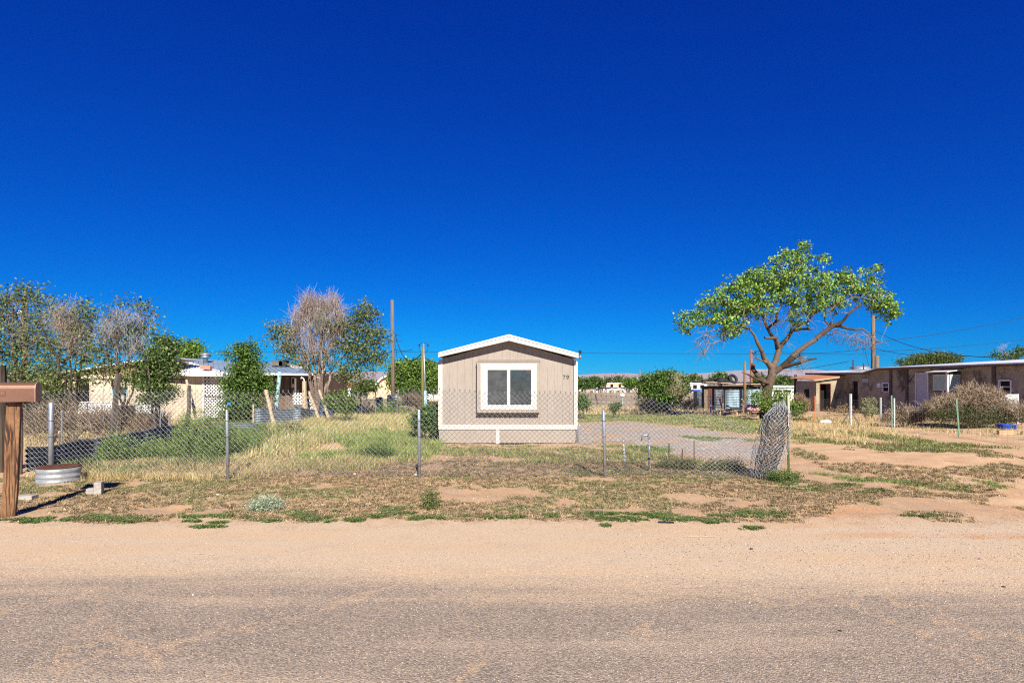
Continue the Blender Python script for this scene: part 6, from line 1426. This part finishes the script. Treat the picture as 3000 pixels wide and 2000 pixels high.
# ------------------------------------------------------------------ right hand wire fences
rf = empty('wire_fence', (13.2, 22, 0), 'wire fence on green and white steel posts running back along the right side', 'fence')
def stake(px0, py0, px1, py1, Y, w, mat, parent, nm='post'):
    x = X_(px0, Y); return MB().tube([(x, Y, gzf(x, Y)-.2), (X_((px0+px1)/2, Y), Y, (gzf(x, Y)+Z_(py1, Y))/2), (X_(px1, Y), Y, Z_(py1, Y))], w, 6).build(nm, M[mat], parent)
def tpost(px0, px1, pyt, Y, mat, parent):
    x = X_(px0, Y); b = MB(); b.beam((x, Y, gzf(x, Y)-.2), (X_(px1, Y), Y, Z_(pyt, Y)), .05, .012, up=(0,1,0)); b.beam((x, Y+.02, gzf(x, Y)-.2), (X_(px1, Y), Y+.02, Z_(pyt, Y)), .014, .035, up=(0,1,0)); b.build('post', M[mat], parent)
pA = G(2612, 1262); pB = G(2806, 1281); pC = G(2492, 1248); pD = G(2389, 1231)
tpost(2613, 2612, 1158, pA.y, 'green', rf); tpost(2812, 2802, 1168, pB.y, 'green', rf); tpost(2621, 2620, 1166, pA.y+2.2, 'greypost', rf)
stake(2492, 0, 2492, 1153, pC.y, .055, 'greypost', rf); stake(2580, 0, 2580, 1164, 31, .05, 'greypost', rf); tpost(2388, 2388, 1160, pD.y, 'orange', rf)
for pxq in (2462, 2522): MB().beam(P(2492, 1202, pC.y), Vector((X_(pxq, pC.y), pC.y, gzf(X_(pxq, pC.y), pC.y)-.02)), .035, .035).build('brace', M['greywood'], rf)
path = [(13.6, 9.5), (pB.x+.1, 15), (pB.x, pB.y), (pA.x, pA.y), (pC.x, pC.y), (pD.x, pD.y)]
wiremesh('wire_mesh', rf, path, .02, 1.08, .15, .16, .0022, (.20,.19,.17))
bf = empty('cross_fence', GP(2237, 33), 'wire cross fence on mixed stakes behind the cottonwood', 'fence')
for (px, pt, mt, Y) in ((2045, 1165, 'palewood', 37), (2118, 1157, 'palewood', 36), (2178, 1158, 'palewood', 35), (2237, 1158, 'orangew' if 'orangew' in M else 'palewood', 33), (2306, 1158, 'palewood', 31), (2082, 1154, 'greypost', 37)):
    stake(px, 0, px, pt, Y, .05, mt, bf, 'stake')
for pxq in (2092, 2104): MB().beam(P(2082, 1180, 37), Vector((X_(pxq, 37), 37, gzf(X_(pxq, 37), 37))), .05, .05).build('brace', M['greypost'], bf)
wiremesh('wire_mesh', bf, [(X_(2045, 37), 37), (X_(2178, 35), 35), (X_(2237, 33), 33), (X_(2306, 31), 31), (pD.x, pD.y)], .05, 1.1, .2, .2, .004, (.16,.15,.14))
# hooked standpipe, hydrant and stakes behind the front fence
Yp = G(1901, 1379).y
o = MB().tube([P(1901, 1382, Yp), P(1902, 1330, Yp), P(1900.5, 1280, Yp)], .018, 8); sp_ = empty('standpipe', G(1901, 1379), 'grey water standpipe with a hooked top behind the front fence', 'pipe'); o.build('riser', M['galv'], sp_, True)
MB().tube([P(1900, 1276, Yp), P(1895, 1273.5, Yp), P(1884, 1275, Yp), P(1880, 1279, Yp), P(1880, 1290, Yp)], [.022, .022, .02, .016, .013], 8).build('spout', M['galv'], sp_, True)
for py in (1279, 1300, 1318, 1340): MB().tube([P(1901, py, Yp), P(1901, py+5, Yp)], .026, 8).build('coupling', M['galv'] if py < 1330 else M['black'], sp_)
Yp = G(1831, 1382).y; sp2 = empty('standpipe', G(1831, 1382), 'thin grey standpipe with stacked fittings, left of the hooked one', 'pipe')
MB().tube([P(1832, 1384, Yp), P(1829, 1330, Yp), P(1826, 1281, Yp)], .013, 8).build('riser', M['galv'], sp2, True)
for py, rr in ((1281, .014), (1312, .020), (1322, .026), (1332, .024), (1344, .018)): MB().tube([P(1826+(py-1281)*.05, py, Yp), P(1826+(py-1276)*.05, py+6, Yp)], rr, 8).build('fitting', M['greypost'], sp2)
for px, pt, pb_, lb in ((1960, 1298, 1350, 'thin rusty stake left of the three behind the front fence'), (1999, 1314, 1355, 'middle thin rusty stake behind the front fence'), (2034, 1290, 1372, 'bumpy dry stake behind the front fence, rightmost of three')):
    q = G(px, pb_); tag(MB().tube([(q.x, q.y, q.z-.05), (q.x-.005, q.y, (q.z+Z_(pt, q.y))/2), (q.x, q.y, Z_(pt, q.y))], .012, 6, True, .3).build('stake', M['darkwood'] if px < 2030 else M['greywood']), lb, 'stake')
# blue tag on the second fence post, by a twig end
q = P(671, 1182, 10.15); b = MB(); b.prism([q+Vector((-.03,0,-.02)), q+Vector((.03,0,-.012)), q+Vector((.034,0,.02)), q+Vector((.0,0,.014)), q+Vector((-.028,0,.024))], (.0, .012, 0)); tag(b.build('ribbon_tag', M['bluep3'] if 'bluep3' in M else M['bluep']), 'bright blue plastic tag tied to the fabric above the second fence post', 'tag')
# ------------------------------------------------------------------ right yard objects
def at_g(px, py, dz=0): q = G(px, py); q.z += dz; return q
q = at_g(2948, 1256); cr_ = empty('plastic_crate', q, 'bright blue plastic crate lying in the grass at the right', 'crate'); b = MB(); w, d, h = .22, .15, .15
s_ = q.y/20
for (x0_, x1_, y0_, y1_, z0_, z1_) in ((-.24,.24,-.16,.16,0,.015), (-.24,.24,-.16,-.145,.017,.17), (-.24,.24,.145,.16,.017,.17), (-.24,-.225,-.143,.143,.017,.17), (.225,.24,-.143,.143,.017,.17), (-.255,.255,-.175,-.162,.14,.172), (-.255,.255,.162,.175,.14,.172)):
    b.box(q.x+x0_, q.x+x1_, q.y+y0_, q.y+y1_, q.z+z0_, q.z+z1_)
b.build('tray', M['bluep'], cr_)
for k in range(5): MB().box(q.x-.20+k*.09, q.x-.15+k*.09, q.y-.166, q.y-.1615, q.z+.03, q.z+.12).build('slot', M['dark'], cr_)
for dx, lb in ((-.16, 'left tan brick of the pair below the blue crate'), (.10, 'right tan brick of the pair below the blue crate')):
    q2 = at_g(2948, 1273); o = MB().box(-.12, .12, -.07, .07, 0, .14).build('brick', M['brickt'] if 'brickt' in M else M['peach'], None, False, .01); o.location = q2 + Vector((dx, dx*.2, 0)); o.rotation_euler = (0, 0, dx); tag(o, lb, 'brick')
q = at_g(2418, 1238); b = MB(); b.lathe([(.15,-.02),(.24,.03),(.17,.10),(.05,.13)], (0,0,0), 12); r_ = random.Random(3); b.v = [(x*1.3*r_.uniform(.7,1.2), y*r_.uniform(.7,1.2), z*r_.uniform(.7,1.3)) for x, y, z in b.v]
o = b.build('plastic_bag', M['wstuff'], None, True); o.location = q; tag(o, 'crumpled white plastic bag on the ground by the braced white post', 'bag')
q = at_g(2344, 1234); b = MB(); b.lathe([(.0,.0),(.26,.02),(.34,.12),(.30,.13),(.2,.06),(0,.05)], (0,0,0), 14, False); o = b.build('rusty_bowl', M['rust'], None, True); o.location = q; tag(o, 'rusty brown pan lying at the foot of the cottonwood', 'pan')
for pa, ya, pb_, yb, rr, lb in ((2690, 1246, 2808, 1250, .05, 'thin pale log lying under the big dead shrub, left part'), (2830, 1254, 2910, 1243, .07, 'thick pale log lying left of the blue crate'), (2752, 1252, 2768, 1222, .02, 'forked dry stick standing before the big dead shrub')):
    Yl = at_g(pa, ya).y; c0, c1 = P(pa, ya, Yl), P(pb_, yb, Yl+.2); tag(MB().tube([c0+Vector((0,0,rr)), (c0+c1)/2+Vector((0,0,rr+.02)), c1+Vector((0,0,rr))], [rr, rr*.9, rr*.7], 8, True, .1).build('log', M['palewood']), lb, 'log')
wp = MB(); Yw = 25.5; wp.box(X_(2888, Yw), X_(2980, Yw), Yw, Yw+.03, Z_(1225, Yw), Z_(1156, Yw)); wpo = wp.build('white_board', M['greypost']); tag(wpo, 'weathered white sheet standing on edge behind the big dead shrub', 'panel')
f = MB(); f.box(X_(2980, Yw), X_(2984, Yw), Yw-.02, Yw+.05, gzf(21, Yw), Z_(1154, Yw)); f.box(X_(2886, Yw), X_(2980, Yw), Yw-.02, Yw-.002, Z_(1157, Yw), Z_(1154.5, Yw)); f.build('edge_frame', M['white'], wpo)
# dead shrubs
DT = ((.42,.32,.22),(.28,.20,.13),(.52,.42,.31),(.16,.11,.075))
shrub('dead_shrub', 'big tangle of pale dead branches over a dark green base at the right edge', 'shrub', 2850, 22.0, [(2790,1212,64,34,150),(2870,1222,64,28,140),(2940,1222,44,24,90),(2740,1208,28,28,80),(2860,1195,50,18,40)], [(.06,.085,.03),(.09,.11,.045),(.12,.12,.06)], 26, .055, .13, 61,
      dead=[(2860,1175,40,36,100),(2830,1150,20,20,24),(2900,1165,40,26,60),(2790,1180,44,24,70),(2945,1200,40,24,60),(2730,1195,30,20,30),(2990,1210,40,24,40)], dtw=11, dtwl=.42, up=.5, dcol=DT, tw_r=.0065)
shrub('tumbleweed', 'low spiky heap of pale dead twigs between the two green fence posts', 'dead weed', 2650, 23.0, [], None, 0, .05, .1, 62, dead=[(2650,1215,44,22,80),(2680,1225,34,18,50),(2615,1228,30,16,40)], dtw=9, dtwl=.38, up=.5, dcol=DT, tw_r=.006)
shrub('tumbleweed', 'brown dry weed heap left of the orange post', 'dead weed', 2364, 27.5, [], None, 0, .05, .1, 63, dead=[(2352,1195,18,24,40),(2345,1180,12,16,20)], dtw=14, dtwl=.35, dcol=((.30,.19,.12),(.24,.15,.10),(.38,.27,.18)), tw_r=.006)
shrub('pale_weed', 'tall pale green weeds in front of the stucco house', 'weed', 2545, 30, [(2535,1190,12,24,24),(2556,1185,10,28,24),(2545,1205,22,12,20)], [(.30,.31,.17),(.24,.26,.14),(.36,.36,.22)], 24, .07, .09, 64)
shrub('dry_weed', 'dry yellow weeds at the foot of the lit shed', 'weed', 2480, 34, [(2475,1200,16,16,20),(2440,1204,20,8,14),(2500,1206,16,10,12)], [(.38,.28,.15),(.30,.22,.12)], 20, .07, .11, 65)
shrub('dry_weed', 'grey brown dry weeds below the round bush', 'weed', 1900, 36, [(1890,1190,30,14,30),(1945,1196,40,12,30),(2000,1190,34,16,30),(2040,1185,18,20,16)], OL+[(.34,.27,.16)], 20, .07, .13, 66, dead=[(1900,1190,34,14,20),(2020,1190,34,18,20)], dtw=14, dtwl=.4, dcol=((.40,.32,.24),(.32,.25,.18)), tw_r=.008)
# debris beside the tan home
q = at_g(1262, 1265); dd = empty('plank_bench', q, 'old brown plank bench with logs against the left side of the tan home', 'bench')
MB().cbox(q+Vector((-.02,0,.17)), (.30, .12, .035)).build('seat', M['greywood'], dd); MB().cbox(q+Vector((.10,0,.075)), (.05,.10,.15)).build('leg', M['darkwood'], dd); MB().cbox(q+Vector((-.12,-.02,.0)), (.26,.1,.07), Matrix.Rotation(.1, 3, 'Y')).build('leg', M['brick'], dd)
q = G(1130, 1262); o = MB().cbox((0,0,.03), (.22,.12,.05)).build('scrap_board', M['greywood']); o.location = q; tag(o, 'short grey board lying in the yard grass left of the tan home', 'board')

# ------------------------------------------------------------------ far field and settlement at the right
ff = empty('field_fence', GP(1824, 58), 'thin wire fence with a small white sign crossing the field', 'fence')
for px, pt in ((1745, 1150), (1824, 1150), (1700, 1152), (1905, 1152)): stake(px, 0, px, pt, 58, .045, 'greypost', ff, 'stake')
MB().beam(P(1744, 1152, 58), Vector((X_(1752, 57.5), 57.5, gzf(8, 57.5))), .06, .06).build('brace', M['darkwood'], ff)
wiremesh('wire_mesh', ff, [(X_(1600, 58), 58), (X_(1910, 58), 58)], .1, 1.1, .33, .5, .008, (.2,.19,.18))
tag(MB().box(X_(1818, 57.8), X_(1829, 57.8), 57.78, 57.81, Z_(1160, 57.8), Z_(1152, 57.8)).build('field_sign', M['white']), 'small blank white sign hanging on the field fence', 'sign')
def trailer(px0, px1, pyt, pyb, Y, mat, label, stripe=None, roof='roofw', windows=2, name='mobile_home', cat='mobile home'):
    x0_, x1_ = X_(px0, Y), X_(px1, Y); zb_ = gzf(x0_, Y); zt_ = Z_(pyt, Y); root = empty(name, ((x0_+x1_)/2, Y, zb_), label, cat)
    MB().box(x0_, x1_, Y, Y+4, zb_-.3, zt_-.25).build('body', M[mat], root)
    MB().box(x0_-.2, x1_+.2, Y-.2, Y+4.2, zt_-.248, zt_).build('roof', M[roof], root)
    for k in range(windows):
        u = x0_ + (x1_-x0_)*(k+.7)/(windows+.4); MB().box(u-.6, u+.5, Y-.06, Y-.002, zb_+1.1, zt_-.6).build('window', M['dark'], root)
    if stripe: MB().box(x0_+.1, x1_-.1, Y-.05, Y-.002, zb_+.5, zb_+.9).build('stripe', M[stripe], root)
    return root
trailer(1776, 1833, 1121, 1143, 240, 'peach', 'cream mobile home with a long white roof in the far settlement')
trailer(1726, 1762, 1127, 1143, 230, 'white', 'white mobile home at the left of the far settlement', windows=3)
trailer(1836, 1868, 1129, 1144, 225, 'peach', 'tan mobile home beside the round bush in the far settlement', windows=1)
trailer(1694, 1708, 1129, 1143, 235, 'peach', 'small tan building right behind the tan home corner', windows=1, name='far_house', cat='house')
trailer(2022, 2072, 1121, 1136, 170, 'white', 'white camper trailer left of the tin shack', stripe='bluep', windows=2, name='camper_trailer', cat='camper')
trailer(1996, 2016, 1122, 1134, 175, 'lblue', 'pale blue camper partly behind the round bush', windows=1, name='camper_trailer', cat='camper')
trailer(2262, 2325, 1129, 1152, 80, 'white', 'white trailer seen between the cottonwood trunk and the lit shed', windows=2, name='white_trailer', cat='trailer')
def far_car(px, Y, mat, label, w=4.3):
    x = X_(px, Y); g_ = gzf(x, Y); root = empty('parked_car', (x, Y, g_), label, 'car')
    MB().prism([(x-w/2, Y, g_+.3), (x+w/2, Y, g_+.3), (x+w/2, Y, g_+.85), (x+w*.3, Y, g_+.95), (x+w*.18, Y, g_+1.42), (x-w*.2, Y, g_+1.45), (x-w*.36, Y, g_+.95), (x-w/2, Y, g_+.9)], (0, 1.7, 0)).build('body', M[mat], root, False, .08)
    MB().prism([(x-w*.32, Y-.01, g_+.96), (x+w*.26, Y-.01, g_+.96), (x+w*.16, Y-.01, g_+1.36), (x-w*.19, Y-.01, g_+1.38)], (0, .008, 0)).build('window', M['dark'], root)
    for dx in (-w*.3, w*.3):
        for dy in (-.02, 1.5):
            b = MB(); b.lathe([(.05,-.1),(.33,-.1),(.33,.1),(.05,.1)], n=14); b.v = [(x+dx+a_, Y+dy+c_, g_+.33+b__) for a_, b__, c_ in b.v]; b.build('wheel', M['black'], root, True)
far_car(1764, 205, 'black', 'dark parked car at the left end of the far settlement')
far_car(1786, 215, 'bluep', 'blue parked car in front of the cream mobile home', 5.0)
far_car(1803, 205, 'white', 'white parked car in the middle of the far settlement', 4.6)
far_car(1826, 212, 'whitewood', 'grey white parked car right of the white one in the far settlement', 4.6)
far_car(1848, 205, 'black', 'dark parked car below the tan far mobile home')
far_car(1738, 208, 'corrd', 'grey parked car at the white far mobile home', 4.4)
far_car(1274, 68, 'whitewood', 'pale car parked before the orange trimmed shed', 4.0)
far_car(2010, 165, 'black', 'dark parked car before the pale blue camper')
# junk strewn before the settlement
r = np.random.default_rng(77); acc = Acc(); n = 90; x = r.uniform(X_(1692, 190), X_(1872, 190), n); y = r.uniform(165, 200, n); s = r.uniform(.3, 1.0, n)
A = np.stack([x, y, gz(x, y)], 1); segs(acc, A, A + np.stack([r.normal(0, .3, n), 0*x, s*1.1], 1), s*.5, s*.35, pal([(.45,.40,.34),(.62,.58,.52),(.10,.09,.08),(.32,.24,.18)], n, .2, r), 5)
stuff(acc.build('yard_junk', M['stone']), 'strewn yard junk in front of the far settlement', 'junk')
r = np.random.default_rng(78); acc = Acc(); n = 26; x = r.uniform(X_(1650, 100), X_(1860, 100), n); y = r.uniform(60, 130, n)
A = np.stack([x, y, gz(x, y)], 1); segs(acc, A, A+np.array([0,0,.5]), .25, .1, pal([(.5,.45,.38)], n, .2, r), 6)
# trees of the far settlement and behind the right house
def ftree(label, px, Y, blobs, cols=DG, seed=70, ls=None, group='trees of the far settlement', cat='tree'):
    tops = [(b_[0], b_[1]+b_[3]*.3, .006*Y*.2) for b_ in blobs[:3]]
    return tree('far_tree', label, cat, px, Y, multi(px, Y, tops, .0022*Y), blobs, cols, 26, ls or .0042*Y, .0042*Y, BK, seed, step=Y*.012, rtip=.0003*Y, group=group)
ftree('dark green far tree with a pointed top, nearest to the tan home corner', 1706, 200, [(1708,1122,10,10,26),(1716,1128,14,8,26),(1700,1128,10,8,18)], seed=71)
ftree('broad dark far tree behind the white mobile home', 1740, 220, [(1745,1117,12,7,30),(1730,1122,14,7,26),(1758,1122,8,5,14)], seed=72)
ftree('wide pale green far tree behind the cream mobile home roof', 1805, 260, [(1810,1115,16,6,30),(1785,1119,14,4,20),(1830,1119,10,4,14)], OL+DG[:1], seed=73)
ftree('round yellow green far tree left of the round bush', 1848, 215, [(1848,1121,14,8,46),(1838,1125,8,5,14)], GL[:3], seed=74)
ftree('round green far tree over the white camper', 2036, 190, [(2032,1112,13,10,40),(2048,1117,14,7,26),(2020,1117,7,5,12)], GL[:3]+OL, seed=75)
ftree('green far tree behind the tyre stack', 2112, 150, [(2112,1106,18,8,40),(2095,1112,10,6,18),(2128,1110,8,6,12)], DG+GL[:1], seed=76)
ftree('dark far tree behind the cottonwood trunk on its right', 2300, 95, [(2285,1122,26,16,70),(2312,1122,20,14,50),(2330,1130,10,10,20)], DG+OL[:1], seed=77)
ftree('far tree seen behind the cottonwood trunk on its left', 2225, 120, [(2225,1112,14,10,30),(2240,1116,10,10,20)], DG+GL[:1], seed=78)
ftree('broad feathery tree rising behind the flat white roof', 2720, 48, [(2700,1052,40,14,70),(2750,1046,40,14,80),(2790,1052,26,12,50),(2650,1062,26,8,30),(2730,1060,80,10,80)], [(.10,.14,.045),(.14,.18,.06),(.08,.11,.035)], seed=79, ls=.14, group=None)
tree('elm_tree', 'ragged half bare tree rising behind the roof at the right edge', 'tree', 2960, 44, multi(2960, 44, [(2960,1040,.05),(2985,1030,.05),(2930,1045,.04)], .08), [(2975,1042,20,12,20),(2995,1030,12,12,14),(2925,1040,10,12,10),(2950,1050,14,8,8),(2990,1020,6,4,4)], DG, 24, .15, .2, BK, 80, dead=[(2940,1030,8,22,14),(2960,1050,20,10,10)], dtw=8, dtwl=.5)
ftree('low dark shrubbery row behind the far left houses', 1075, 75, [(1060,1140,30,16,50),(1085,1130,20,12,30)], DG, seed=81, group=None)
ftree('dark shrub behind the brown scrap left of the green pole', 1215, 55, [(1200,1150,26,8,30),(1225,1155,14,8,16)], DG, seed=82, group=None)
shrub('brown_brush', 'brown dry brush pile left of the green service pole', 'brush', 1205, 34, [], None, 0, .05, .1, 83, dead=[(1205,1178,30,12,50),(1225,1182,16,10,24)], dtw=14, dtwl=.5, dcol=((.26,.19,.14),(.20,.15,.11)), tw_r=.012)
